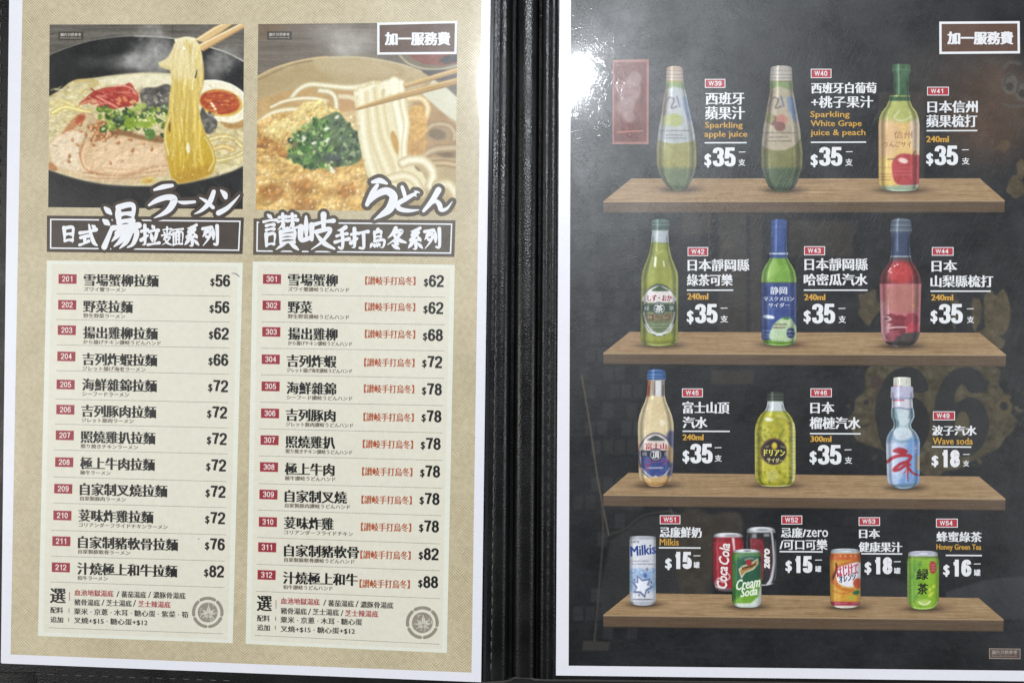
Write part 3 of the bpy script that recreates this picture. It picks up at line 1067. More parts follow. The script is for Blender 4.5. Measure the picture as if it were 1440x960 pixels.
def paint_udon(q):
    c = photo_canvas(q, 336, 320, (112, 102, 90))
    r = random.Random(5)
    A = lambda pts: [(355 + p[0] / 4.966, 20 + p[1] / 4.966) + tuple(p[2:]) for p in pts]
    B = lambda pts: [(355 + p[0] / 4.966, 180 + p[1] / 4.966) + tuple(p[2:]) for p in pts]
    c.noise(16, 60, 2.6, 4)
    c.noise(6, 9, 1.0, 2)
    c.poly(A([(40, 60), (260, 60), (200, 120), (40, 180)]), (124, 98, 68), 8, .5)
    for (x, y, rx, ry, a) in ((640, 200, 180, 90, .5), (560, 120, 160, 60, .35), (650, 250, 90, 50, .6), (800, 190, 90, 80, .3)):
        c.ell(355 + x / 4.966, 20 + y / 4.966, rx / 4.966, ry / 4.966, (178, 174, 164), 0, ry / 8, a, (24, 12, 8))
    # small sauce dish behind
    c.poly(A([(1020, 270), (1440, 270), (1440, 400), (1300, 410), (1180, 395), (1080, 350)]), (120, 108, 84), 1.2, sm=0)
    c.poly(A([(1080, 270), (1440, 270), (1440, 340), (1320, 360), (1200, 350), (1120, 315)]), (132, 74, 58), 1.2, sm=0, tex=(16, 10, 4))
    c.poly(A([(1300, 330), (1350, 290), (1430, 280), (1430, 330), (1360, 350)]), (58, 54, 54), 1.2, sm=0)
    c.stroke(A([(1030, 290), (1090, 345), (1190, 380), (1310, 385), (1430, 360)]), 2.6, (176, 166, 138), 1.0)
    c.poly(A([(1160, 395), (1430, 385), (1430, 470), (1280, 460), (1210, 420)]), (82, 76, 74), 1.2, .9, sm=0)
    # earthen bowl
    c.poly(A([(20, 450), (130, 390), (260, 345), (420, 312), (560, 300), (740, 300), (900, 320), (1050, 352), (1180, 400), (1290, 470), (1400, 560), (1440, 600)]) + [(648, 310), (352, 310)], (178, 158, 116), 1.0, sm=0, tex=(14, 14, 7))
    c.poly(A([(20, 470), (200, 400), (500, 330), (800, 330), (1060, 390), (1000, 470), (700, 480), (300, 500), (40, 600)]), (168, 144, 98), 6, .6)
    c.poly(A([(440, 320), (700, 305), (900, 330), (1000, 420), (700, 440), (480, 400)]), (190, 174, 136), 8, .6)
    c.stroke(A([(20, 446), (130, 388), (260, 343), (420, 310), (520, 300)]), 2.0, (214, 186, 134), .8)
    c.stroke(A([(40, 460), (260, 360), (420, 326)]), 1.6, (128, 100, 62), 1.0, .7)
    c.stroke(A([(520, 302), (740, 302), (900, 322), (1050, 355), (1180, 402)]), 2.2, (202, 188, 150), 1.0, .8)
    c.poly(A([(1200, 540), (1260, 465), (1330, 490), (1440, 590), (1440, 760), (1330, 690), (1230, 620), (1180, 580)]), (206, 204, 180), 2, .95, sm=0)
    c.poly(A([(1130, 590), (1230, 600), (1330, 690), (1440, 790), (1440, 1000), (1050, 1000)]), (166, 130, 84), 2, .9, sm=0, tex=(12, 10, 8))
    # broth
    c.poly(A([(20, 620), (160, 560), (320, 520), (560, 500), (720, 540), (720, 690), (560, 700), (300, 700), (20, 760)]), (188, 152, 96), 3, .95, tex=(16, 12, 6))
    c.poly(A([(600, 540), (720, 540), (720, 680), (610, 680)]), (190, 148, 100), 2, .8)
    # udon in the bowl
    c.tube(A([(270, 590), (320, 530), (400, 492), (520, 500), (640, 512), (740, 510), (850, 485)]), (7, 10), (190, 174, 132), (224, 214, 180), (240, 234, 210))
    c.tube(A([(470, 535), (540, 545), (580, 590), (585, 680), (575, 740)]), 8.5, (186, 168, 126), (222, 212, 180), (240, 234, 212))
    c.tube(A([(130, 650), (220, 610), (330, 590), (430, 590), (520, 610)]), (5, 8), (188, 164, 116), (226, 214, 180), (240, 232, 208))
    c.tube(A([(40, 760), (120, 700), (220, 670), (330, 665)]), 8, (190, 168, 118), (226, 212, 172), (240, 232, 206))
    c.tube(A([(610, 575), (680, 580), (730, 600)]), 8, (196, 172, 130), (220, 204, 168))
    c.tube(A([(1090, 590), (1180, 590), (1225, 650), (1210, 720)]), 10, (196, 164, 104), (218, 196, 148), (236, 222, 186))
    for (x, y, rx, ry) in ((1290, 830, 95, 60), (1340, 960, 110, 45)):
        c.ell(355 + x / 4.966, 20 + y / 4.966, rx / 4.966, ry / 4.966, (160, 136, 98), .2, 1.5, .9)
        c.ell(355 + x / 4.966, 20 + (y + 10) / 4.966, rx / 7.5, ry / 8, (118, 96, 66), .2, 2, .9)
    c.tube(B([(1200, 30), (1260, -20), (1360, -20), (1410, 30), (1410, 80)]), 9, (150, 124, 86), (176, 152, 112), (196, 176, 140))
    c.tube(B([(1180, 200), (1280, 150), (1420, 140)]), 12, (150, 124, 86), (182, 158, 118), (202, 182, 146))
    c.tube(B([(1250, 250), (1340, 245), (1440, 262)]), 10, (150, 120, 80), (186, 160, 116), (206, 186, 146))
    c.poly(B([(1100, 60), (1180, 20), (1220, 100), (1180, 200), (1100, 210), (1070, 120)]), (192, 146, 74), 2, .9, tex=(28, 4, 4))
    c.poly(A([(1095, 660), (1180, 640), (1215, 720), (1215, 830), (1120, 880), (1080, 780)]), (206, 160, 78), 2, .9, tex=(30, 4, 4))
    # spring onion scattered on tempura
    temp = A([(20, 760), (140, 700), (300, 680), (360, 610), (480, 600), (560, 650), (620, 680), (740, 760), (760, 900)]) + B([(780, 260), (800, 400), (770, 600), (20, 600)])
    c.poly(temp, (210, 170, 100), 1.5, sm=0, tex=(52, 22, 15))
    probe = Canvas(c.X, c.Y, (0, 0, 0))
    probe.poly(temp, (255, 255, 255), 1.5, sm=0)
    ins = probe.I[..., 0] / 255
    keep = c.I.copy()
    c.poly(A([(340, 620), (480, 605), (560, 660), (700, 760), (560, 800), (330, 800), (140, 880), (100, 780), (300, 690)]), (228, 206, 136), 5, .9, tex=(30, 9, 7))
    for k in range(640):
        x, y = r.uniform(20, 800), r.uniform(600, 1380)
        hot = np.array([(238, 214, 142), (226, 190, 112), (190, 134, 56), (160, 104, 44), (214, 170, 88), (244, 230, 176), (204, 152, 68), (232, 206, 132)][r.randrange(8)], float)
        if y > 1150:
            hot = hot * .88 + np.array([190, 120, 30]) * .12
        a = r.uniform(0, 3.1)
        l = r.uniform(6, 36)
        c.stroke(A([(x, y), (x + l * .5 * math.cos(a) + r.uniform(-5, 5), y + l * .5 * math.sin(a)), (x + l * math.cos(a), y + l * math.sin(a))]), r.uniform(.8, 3.4), hot, 1.1, .5)
    for P_ in ([(30, 900), (110, 860), (190, 930), (240, 980), (160, 1000), (60, 950)], [(250, 1180), (360, 1140), (420, 1200), (330, 1260)], [(40, 1240), (130, 1180), (220, 1240), (140, 1300)], [(280, 1300), (420, 1290), (430, 1380), (280, 1380)], [(600, 1200), (700, 1190), (720, 1260), (620, 1280)]):
        c.poly(A(P_), (146, 82, 24), 5, .5)
    c.stroke(A([(30, 920), (110, 940), (180, 985), (240, 1000)]), 2, (122, 68, 26), 1.4, .8)
    c.stroke(A([(40, 945), (130, 950), (200, 1010), (330, 1060)]), 4, (230, 196, 112), 2, .7)
    c.I = keep + ins[..., None] * (c.I - keep)
    c.poly(A([(620, 690), (740, 680), (750, 780), (640, 760)]), (206, 180, 132), 3, .8, tex=(14, 6, 5))
    # spring onion heap
    heap = A([(330, 850), (400, 790), (470, 735), (560, 690), (610, 690), (680, 780), (745, 840), (760, 960)]) + B([(770, 200), (720, 250), (620, 270), (540, 240), (450, 290), (390, 290), (320, 250), (240, 220), (260, 160), (300, 100)])
    c.poly(heap, (92, 112, 72), 1.2, sm=2, tex=(22, 7, 6))
    for k in range(210):
        t, s_ = r.random(), r.random()
        x, y = r.uniform(250, 760), r.uniform(700, 1080)
        if ((x - 510) / 265) ** 2 + ((y - 920) / 200) ** 2 > 1:
            continue
        dark = x > 560
        g = r.choice([(66, 88, 48), (96, 118, 78), (122, 138, 98), (52, 70, 46), (84, 100, 80), (140, 152, 116)] if dark else [(66, 108, 44), (92, 132, 54), (44, 78, 34), (120, 154, 76), (156, 180, 110), (74, 120, 50)])
        X, Y, a = 355 + x / 4.966, 20 + y / 4.966, r.uniform(0, 3)
        rx = r.uniform(2.4, 5.4)
        c.ell(X, Y, rx, rx * r.uniform(.5, .9), g, a, .7)
        if r.random() < .5:
            c.ell(X, Y, rx * .5, rx * .32, r.choice([(34, 54, 30), (170, 184, 130), (60, 80, 60)]), a, .6, .85)
    for (x, y) in ((350, 860), (360, 875), (525, 880), (590, 720), (545, 1075), (560, 1095), (430, 900), (520, 800)):
        c.ell(355 + x / 4.966, 20 + y / 4.966, 4, 2, (222, 222, 206), r.uniform(0, 3), .8)
    c.stroke(B([(535, 265), (560, 290), (570, 310)]), 3, (226, 216, 190), .8)
    c.ell(355 + 560 / 4.966, 180 + 215 / 4.966, 14, 6, (62, 66, 72), .1, 3, .7)
    # thick noodles held up
    c.poly(A([(705, 540), (830, 490), (960, 470), (1000, 450), (1050, 480), (1060, 560), (1080, 660), (1100, 770)]) + B([(1090, 60), (1075, 160), (1110, 250), (1180, 300), (1240, 420), (1000, 440), (860, 400), (800, 330), (770, 200), (745, 60)]) + A([(740, 780), (720, 660)]), (220, 208, 168), .9, sm=0)
    probe = Canvas(c.X, c.Y, (0, 0, 0))
    c.poly(A([(1080, 780), (1090, 640), (1060, 590), (1070, 800)]), (214, 196, 150), 1, .6)
    for (pts, w, e, m_, h) in (
            ([(760, 540), (765, 700), (780, 860), (830, 1080), (900, 1200)], 16, (214, 200, 158), (226, 217, 182), (236, 230, 202)),
            ([(820, 520), (840, 700), (860, 860), (930, 1060), (1000, 1200)], 16, (210, 194, 148), (220, 209, 170), (232, 224, 192)),
            ([(880, 500), (900, 700), (930, 850), (1000, 1020), (1040, 1190)], 14, (206, 190, 142), (218, 205, 162), (230, 220, 184)),
            ([(990, 470), (1000, 620), (1030, 760), (1045, 900), (1045, 1020)], 14, (210, 198, 158), (228, 220, 188), (242, 238, 218)),
            ([(1040, 480), (1050, 620), (1075, 760), (1060, 900), (1060, 1000)], 9, (206, 192, 150), (226, 216, 182), (240, 234, 210)),
            ([(1050, 1040), (1110, 1020), (1200, 1030), (1260, 1110), (1240, 1200)], 15, (196, 176, 132), (222, 212, 178), (238, 232, 210)),
            ([(960, 1150), (1060, 1130), (1130, 1160), (1180, 1250)], 14, (200, 182, 136), (220, 208, 172), (234, 226, 196)),
            ([(1290, 1200), (1370, 1190), (1420, 1260)], 16, (190, 170, 124), (216, 204, 168), (232, 224, 196))):
        c.tube(A(pts), w, e, m_, h, 1.0)
    c.poly(A([(965, 840), (990, 820), (1020, 900), (1015, 980), (985, 930)]), (188, 140, 62), 1.4, .9)
    c.poly(A([(1130, 1060), (1160, 1075), (1180, 1100), (1150, 1090)]), (120, 98, 60), 1.4, .8)
    c.stroke(A([(720, 560), (760, 540), (850, 500)]), 4, (232, 226, 200), 1.2, .8)
    c.poly(A([(900, 480), (960, 455), (1010, 450), (1050, 490), (1040, 540), (900, 560)]), (232, 226, 200), 2.5, .8)
    c.ell(355 + 912 / 4.966, 20 + 545 / 4.966, 2.5, 5, (190, 172, 124), .3, 1.2, .8)
    # chopsticks
    c.poly(A([(1050, 490), (1440, 370), (1440, 410), (1060, 518)]), (184, 150, 92), .8, sm=0)
    c.stroke(A([(1060, 494), (1440, 380)]), 1.8, (216, 186, 128), .8)
    c.stroke(A([(1070, 514), (1440, 408)]), 1.2, (126, 96, 52), .8, .8)
    c.poly(A([(715, 655), (1000, 560), (1440, 440), (1440, 488), (1010, 600), (720, 672)]), (178, 142, 82), .8, sm=0)
    c.stroke(A([(720, 658), (1000, 566), (1440, 450)]), 1.8, (212, 180, 118), .8)
    c.stroke(A([(730, 668), (1010, 596), (1440, 484)]), 1.3, (124, 92, 48), .8, .8)
    keep = c.I.copy()
    c.relief(ins, 7, .30)
    c.relief(ins, 2.4, .2)
    hm = c.mask(heap, 1.5)
    c.relief(hm, 3, .4)
    nm = c.mask(A([(690, 500), (1000, 430), (1130, 560), (1130, 1000), (1440, 1250), (1440, 1400), (1000, 1400), (780, 1100)]), 4)
    c.I = keep + (1 - nm[..., None] * .9) * (c.I - keep)
    for k in range(480):
        x, y = r.uniform(358, 516), r.uniform(140, 297)
        j = np.argmin((c.X[0] - x) ** 2)
        i_ = np.argmin((c.Y[:, 0] - y) ** 2)
        if ins[i_, j] < .5 or hm[i_, j] > .4 or nm[i_, j] > .4:
            continue
        a_, rr_ = r.uniform(0, 3.1), r.uniform(1.2, 5.2)
        base = c.I[i_, j]
        c.ell(x + rr_ * .35, y + rr_ * .4, rr_, rr_ * .6, base * .78, a_, .9, .45)
        c.ell(x, y, rr_, rr_ * .6, np.clip(base * 1.05 + 12, 0, 250), a_, .9, .65)
        if r.random() < .35:
            c.ell(x - rr_ * .3, y - rr_ * .3, rr_ * .4, rr_ * .25, (252, 240, 204), a_, .5, .8)
    c.I = np.clip((c.I - 118) * 1.12 + 118, 8, 252)
    c.mute(.92)
    c.blur(.7)
    c.noise(7, 1.4, 1.4, 2)
    return c


# ------------------------------------------------------------------ the noodle sheet
INK_BLACK = ink('black_ink', (20, 18, 18))
INK_RED = ink('dark_red_ink', (150, 42, 54))
INK_PINK = ink('pale_red_edge_ink', (206, 120, 120))
INK_WHITE = ink('white_paper_ink', (236, 236, 238), 0.02)
INK_CREAM = ink('cream_lettering_ink', (244, 226, 220), 0.02)
INK_KANA = ink('brown_kana_ink', (112, 96, 84))
INK_NOTE = ink('orange_note_ink', (176, 84, 44))
INK_DOT = ink('dotted_rule_ink', (120, 114, 100))
INK_PANEL = ink('cream_panel_ink', (225, 220, 202), 0.04)
INK_PANEL_EDGE = ink('pale_panel_edge_ink', (228, 228, 213), 0.03)
INK_BROWN = ink('dark_brown_banner_ink', (64, 52, 44))
INK_TAUPE = ink('taupe_banner_ink', (86, 76, 64))
INK_UMBER = ink('umber_tag_ink', (94, 68, 54))
INK_GREY = ink('dark_grey_ink', (62, 58, 54))
INK_SEAL = ink('grey_seal_ink', (148, 140, 124))
PAPER = ink('white_sheet_paper', (232, 231, 238), 0.015)
BURLAP = burlap_ink()
PHOTO = painted('printed_photo_ink')

noodle = thing('menu_sheet', 'cream sackcloth patterned noodle price sheet with two bowl photos, in left half of open menu', 'menu sheet', 345, 480, 0.0)
SLOPE = lambda y: 0.0164 + 3.5e-5 * (y - 413)
LEAN = -0.0125

m = MB()
m.quad([(19.5, -26), (690.5, -27), (676.5, 958.5), (2, 932)], 0, 0, 90, 20)
m.build('paper', [PAPER], noodle, z_left)
m = MB()
m.quad([(13.2, -27), (60, -27), (60, 930), (1.2, 931)], -2, 0, 6, 10)
m.build('backing_sheet', [PAPER], noodle, z_left)
m = MB()
m.quad([(32, -16), (677.5, -18), (663, 945), (14.8, 919.5)], 1, 0, 90, 10)
m.build('sackcloth_print', [BURLAP], noodle, z_left)


def caption_box(x0, y0, x1, y1, parent, slope=0.0, mat=None):
    b = MB()
    r_ = 1.6
    b.quad([(x0, y0), (x1, y0 + slope * 30), (x1, y1 + slope * 30), (x0, y1)], 3, 0, 1, 1)
    hh = y1 - y0
    b.text('圖片只供參考', x0 + 3.2, y0 + hh * .18, x1 - 3.2, y0 + hh * .56, 3.6, 1, 0.12, 0.05, slope)
    b.text('Pictures for reference only', x0 + 3.2, y0 + hh * .66, x1 - 3.2, y0 + hh * .86, 3.6, 1, 0, 0, slope)
    return b.build('photo_caption', [mat or ink('caption_box_ink', (70, 62, 54)), ink('caption_letter_ink', (200, 194, 184))], parent, z_left)


RQ = [(69.8, 34.8), (343.2, 34.6), (341.4, 294.2), (67.8, 291.4)]
UQ = [(363.2, 34.2), (643.4, 31.6), (640.2, 297.4), (359.8, 295.2)]
for fn, qd, lab, cb in ((paint_ramen, RQ, 'ramen bowl photo with lifted yellow noodles, halved egg and pork', (82, 44.6, 117.3, 56.8)),
                        (paint_udon, UQ, 'udon bowl photo with white noodles, fried batter and spring onion', (375.4, 44.4, 410.4, 56.2))):
    cv = fn(qd)
    m = MB()
    m.grid(cv.X, cv.Y, 2, 0, cv.ink())
    ph = m.build('food_photo', [PHOTO], noodle, z_left, lab)
    caption_box(*cb, ph)


# series banners with brush lettering: every character is written stroke by stroke in a 100 x 100 box
HAND = [[(4, 28), (36, 22)], [(22, 2), (23, 50), (22, 82), (8, 86)], [(2, 66), (38, 46)]]
BRUSH = {
    '日': [[(22, 8), (26, 50), (24, 94)], [(22, 13), (70, 6), (76, 40), (72, 96)], [(28, 50), (68, 46)], [(28, 86), (70, 82)]],
    '式': [[(4, 40), (50, 34), (92, 24)], [(8, 62), (50, 54)], [(30, 58), (30, 86)], [(2, 96), (30, 88), (52, 78)], [(54, 2), (64, 45), (80, 84), (98, 98)], [(72, 6), (90, 18)]],
    '湯': [[(4, 8), (22, 22)], [(0, 36), (16, 46)], [(2, 97), (14, 74), (24, 54)], [(42, 4), (43, 44)], [(42, 7), (84, 3), (82, 44)], [(44, 24), (82, 22)], [(44, 41), (82, 38)], [(26, 54), (60, 50), (100, 48)],
          [(50, 54), (40, 70), (24, 84)], [(40, 66), (92, 60), (86, 88), (68, 98)], [(62, 66), (50, 82), (30, 96)], [(76, 66), (64, 86), (46, 100)]],
    '拉': HAND + [[(62, 4), (74, 16)], [(46, 30), (94, 24)], [(56, 40), (64, 72)], [(86, 36), (74, 76)], [(38, 86), (70, 82), (100, 78)]],
    '麵': [[(8, 14), (46, 9)], [(26, 0), (26, 38)], [(10, 24), (18, 34)], [(42, 22), (32, 34)], [(2, 42), (50, 36)], [(24, 40), (8, 66)], [(14, 55), (40, 50), (22, 76), (2, 90)], [(14, 58), (28, 80), (50, 90)],
          [(50, 15), (100, 9)], [(76, 13), (68, 27)], [(56, 28), (56, 92)], [(56, 31), (97, 26), (95, 90)], [(68, 33), (68, 84)], [(82, 31), (82, 84)], [(70, 48), (82, 46)], [(70, 64), (82, 63)], [(56, 88), (96, 84)]],
    '系': [[(80, 2), (52, 12), (22, 16)], [(50, 12), (30, 34), (64, 32)], [(68, 20), (44, 40), (22, 56), (82, 50)], [(66, 38), (84, 58)], [(52, 54), (54, 88), (36, 90)], [(32, 66), (8, 88)], [(66, 66), (94, 88)]],
    '列': [[(2, 16), (56, 10)], [(28, 14), (18, 36), (2, 54)], [(18, 34), (50, 28), (40, 60), (4, 96)], [(20, 48), (36, 60)], [(68, 18), (69, 66)], [(92, 2), (94, 50), (92, 88), (74, 88)]],
    '手': [[(76, 2), (50, 12), (18, 16)], [(12, 40), (86, 30)], [(0, 66), (50, 58), (100, 52)], [(48, 14), (56, 60), (50, 92), (28, 88)]],
    '打': HAND + [[(44, 24), (100, 15)], [(74, 20), (76, 60), (74, 88), (52, 88)]],
    '烏': [[(54, 0), (40, 14)], [(30, 14), (30, 60)], [(32, 17), (74, 11), (70, 42)], [(32, 40), (72, 37)], [(30, 60), (94, 54), (90, 86), (70, 92)], [(12, 74), (0, 94)], [(28, 74), (32, 90)], [(44, 72), (50, 88)], [(58, 70), (66, 84)]],
    '冬': [[(46, 0), (30, 26), (4, 48)], [(36, 22), (78, 14), (50, 48), (2, 80)], [(32, 30), (60, 56), (100, 70)], [(38, 66), (60, 78)], [(28, 82), (64, 100)]],
    '岐': [[(18, 6), (19, 66)], [(3, 36), (4, 72), (36, 64)], [(35, 30), (35, 72)], [(44, 28), (100, 18)], [(70, 0), (70, 44)], [(48, 50), (90, 42), (68, 76), (34, 100)], [(50, 58), (72, 82), (102, 98)]],
    '讚': [[(12, 2), (24, 12)], [(0, 22), (38, 17)], [(8, 33), (30, 30)], [(8, 45), (30, 42)], [(8, 56), (8, 90)], [(8, 59), (32, 56), (30, 88)], [(10, 86), (30, 84)],
          [(46, 10), (66, 8)], [(42, 22), (68, 19)], [(56, 0), (56, 28), (42, 44)], [(58, 28), (60, 42), (71, 38)], [(74, 8), (94, 6)], [(70, 20), (100, 17)], [(84, 0), (84, 26), (72, 44)], [(86, 26), (88, 40), (101, 36)],
          [(50, 49), (50, 82)], [(50, 51), (91, 47), (90, 82)], [(52, 61), (88, 58)], [(52, 71), (88, 68)], [(52, 82), (90, 79)], [(62, 82), (36, 100)], [(78, 82), (102, 100)]],
}


def brush_char(m, ch, x0, y0, x1, y1, lay, mi, w, grow=0.0):
    r = random.Random(ord(ch))
    lo = np.min([p for st in BRUSH[ch] for p in st], axis=0)
    hi = np.max([p for st in BRUSH[ch] for p in st], axis=0)
    sc = (np.array([x1 - x0, y1 - y0]) - w * .8) / (hi - lo)
    for k, st in enumerate(BRUSH[ch]):
        p = (np.asarray(st, float) - lo) * sc + [x0 + w * .4, y0 + w * .4]
        d = p[-1] - p[-2]
        flat = abs(p[-1, 1] - p[0, 1]) < .45 * abs(p[-1, 0] - p[0, 0])
        if len(p) == 2:
            p = np.vstack([p[0], p.mean(0) + [0, (-.06 if flat else 0) * w * 3], p[1]])
        n = len(p)
        if d[0] < 0 and d[1] > 0:
            prof = np.interp(np.linspace(0, 1, n), [0, .5, 1], [1.1, .95, .22])
        elif flat:
            prof = np.interp(np.linspace(0, 1, n), [0, .5, 1], [.95, .68, 1.12])
        elif d[0] > 0 and d[1] > 0:
            prof = np.interp(np.linspace(0, 1, n), [0, .6, 1], [.55, 1.25, .5 if n > 2 else 1.1])
        else:
            prof = np.interp(np.linspace(0, 1, n), [0, .5, 1], [1.2, .95, .75])
        q = np.column_stack([p, np.maximum(1.2 * w * prof * r.uniform(.88, 1.12), .5)])
        m.brush(q, lay + .03 * k, mi, grow)


# series banners
def banner(q, inset, box_ink, glyph_boxes, strokes, label, halo):
    m = MB()
    m.quad(q, 5, 0, 8, 2)
    p = np.asarray(q, float)
    cc = p.mean(0)
    m.frame(p - np.sign(p - cc) * inset, 1.9, 5.6, 1)
    b = m.build('series_banner', [box_ink, INK_WHITE], noodle, z_left, label)
    m = MB()
    for (t, x0, y0, x1, y1, w, hl, rt) in glyph_boxes:
        if hl:
            brush_char(m, t, x0, y0, x1, y1, 6.4, 0, w, hl)
    for k, (t, x0, y0, x1, y1, w, hl, rt) in enumerate(glyph_boxes):
        brush_char(m, t, x0, y0, x1, y1, 9.6, 1, w)
    for k, s in enumerate(strokes):
        m.brush(s, 6.5 + .3 * k, 0, halo)
    for k, s in enumerate(strokes):
        m.brush(s, 11.2 + .25 * k, 1)
    m.build('banner_lettering', [box_ink, INK_WHITE], b, z_left)


Z2 = lambda L_: [(60 + a / 4.966, 180 + b / 4.966, w / 4.966) for a, b, w in L_]
Z4 = lambda L_: [(355 + a / 4.966, 180 + b / 4.966, w / 4.966) for a, b, w in L_]
banner([(66, 303.2), (342.9, 305.9), (340.9, 357.2), (65.8, 354.2)], 4.4, INK_BROWN,
       [('日', 88.2, 317.9, 104.7, 342.7, 4.2, 0, -.05), ('式', 110.3, 314.5, 138.1, 346.7, 4.2, 0, .03), ('湯', 143, 286.5, 197.4, 351.8, 6.4, 4.4, 0),
        ('拉', 196.9, 315.3, 225.5, 345.7, 3.9, 0, -.03), ('麵', 226.7, 318.5, 258.3, 346.1, 2.5, 0, .02), ('系', 258.3, 315, 280.9, 346.7, 3.7, 0, .04), ('列', 283.5, 316, 307.3, 347.1, 4.0, 0, 0)],
       [Z2([(780, 432, 18), (840, 412, 34), (905, 402, 24)]), Z2([(742, 540, 16), (800, 505, 36), (870, 484, 40), (918, 498, 48), (890, 560, 44), (840, 600, 28), (778, 628, 5)]),
        Z2([(948, 515, 14), (985, 522, 26), (1062, 516, 20)]),
        Z2([(1195, 445, 30), (1165, 520, 36), (1110, 575, 24), (1060, 600, 6)]), Z2([(1098, 488, 10), (1140, 512, 24), (1190, 556, 26)]),
        Z2([(1245, 436, 14), (1270, 462, 38), (1278, 486, 28)]), Z2([(1228, 594, 38), (1285, 562, 32), (1340, 510, 18), (1376, 468, 5)])],
       'dark brown ramen banner with white brush lettering', 5.0)
banner([(356.6, 307.3), (640.5, 309.9), (638.9, 361.2), (356, 358.2)], 4.4, INK_TAUPE,
       [('讚', 369.2, 299.4, 421, 352.6, 3.9, 4.6, 0), ('岐', 421, 299.4, 472.4, 353, 5.6, 4.6, 0),
        ('手', 469.4, 317.9, 492.5, 350.8, 4.2, 0, .05), ('打', 491.9, 320, 519.1, 350.2, 4.0, 0, -.02), ('烏', 519.1, 321, 541.3, 350.2, 3.4, 0, .03),
        ('冬', 543.3, 319, 572.5, 351.6, 4.4, 0, 0), ('系', 572.5, 319.3, 595.6, 351.2, 3.8, 0, .04), ('列', 595.6, 320, 619.8, 351.2, 4.0, 0, 0)],
       [Z4([(838, 378, 22), (890, 368, 40), (938, 388, 18)]), Z4([(872, 400, 26), (840, 450, 36), (800, 535, 30)]), Z4([(800, 530, 26), (860, 470, 44), (935, 440, 52), (985, 480, 58), (960, 560, 58), (905, 605, 36), (850, 640, 6)]),
        Z4([(1045, 412, 24), (1058, 450, 28), (1068, 492, 22)]), Z4([(1140, 456, 20), (1080, 490, 32), (1014, 532, 34), (1030, 566, 34), (1095, 578, 26), (1162, 572, 8)]), Z4([(1130, 440, 6), (1150, 446, 14), (1166, 452, 8)]), Z4([(1112, 466, 6), (1132, 470, 12), (1146, 478, 6)]),
        Z4([(1300, 432, 42), (1252, 512, 36), (1195, 580, 22)]), Z4([(1212, 555, 12), (1275, 512, 26), (1306, 536, 36), (1318, 572, 30), (1358, 562, 20), (1396, 514, 5)])],
       'taupe udon banner with white brush lettering', 5.4)


def service_tag(q, tb, parent, zf, base):
    m = MB()
    m.quad(q, base, 0, 3, 2)
    p = np.asarray(q, float)
    cc = p.mean(0)
    m.quad(p - np.sign(p - cc) * 3.3, base + .5, 1, 3, 2)
    t = m.build('service_charge_tag', [INK_WHITE, INK_UMBER], parent, zf)
    m = MB()
    m.text('加一服務費', *tb, base + 1.2, 0, 1.05, 0.5, 0)
    m.build('tag_lettering', [INK_WHITE], t, zf)


service_tag([(530.4, 32.2), (643.2, 29.7), (642.2, 76.4), (530.4, 77.2)], (541, 45.2, 633.4, 64.2), noodle, z_left, 3.6)

# price panels and their rows
LN = ['雪場蟹柳拉麵', '野菜拉麵', '揚出雞柳拉麵', '吉列炸蝦拉麵', '海鮮雜錦拉麵', '吉列豚肉拉麵', '照燒雞扒拉麵', '極上牛肉拉麵', '自家制叉燒拉麵', '荽味炸雞拉麵', '自家制豬軟骨拉麵', '汁燒極上和牛拉麵']
LK = ['ズワイ蟹ラーメン', '野生野菜ラーメン', 'から揚げチキン讃岐うどんハンド', 'ジレット揚げ海老ラーメン', 'シーフードラーメン', 'ジレット豚肉ラーメン', '照り焼きチキンラーメン', '極牛ラーメン', '自家製豚肉ラーメン', 'コリアンダーフライドチキンラーメン', '自家製豚軟骨ラーメン', '和牛ラーメン']
LKX = [176.8, 176.2, 226.2, 204.7, 181.6, 188, 194, 155.5, 177, 236, 183, 151.5]
LP = [56, 56, 62, 66, 72, 72, 72, 72, 72, 72, 76, 82]
LTX = [82.6, 82.1, 81.5, 80.9, 79.9, 79.5, 78.7, 77.9, 76.5, 75.3, 73.9, 73.2]
LTY = [385.5, 421.8, 457.4, 494.2, 533.7, 568.9, 605.0, 642.7, 680, 717.5, 753.6, 790.4]
LNX = [117.8, 116.8, 116.6, 115.8, 115.4, 114.4, 113.2, 112.5, 112.3, 110.4, 109.7, 108.5]
LNY = [384.7, 421.8, 458.6, 495.8, 531.7, 568.5, 605, 642, 678.5, 715.4, 753, 790]
LPX = [295.6, 294.6, 293.6, 293, 292.6, 291.2, 290.8, 289.8, 289, 288.4, 288.1, 286.9]
LPY = [385.7, 423, 460, 496.9, 533.7, 570.7, 607.8, 645, 682, 719, 756, 793.8]
LDX = [80.1, 79.5, 79.7, 79.5, 78.1, 77.3, 76.5, 75.3, 75, 72.6, 72.2, 71, 69.2]
LDX1 = [323.8, 323.2, 322.6, 321.8, 320.8, 320.2, 319.6, 318.8, 318.4, 317.3, 316.5, 315.8, 314]
LDY = [412.9, 449.1, 484.8, 521, 560.7, 595.9, 632.2, 670.2, 706.9, 745.1, 781.4, 817.6, 882]
LDY1 = [416.5, 452.8, 489, 526, 565.9, 601.5, 638, 676.7, 713.3, 751.5, 788.4, 825.5, 890.5]
RN = ['雪場蟹柳', '野菜', '揚出雞柳', '吉列炸蝦', '海鮮雜錦', '吉列豚肉', '照燒雞扒', '極上牛肉', '自家制叉燒', '荽味炸雞', '自家制豬軟骨', '汁燒極上和牛']
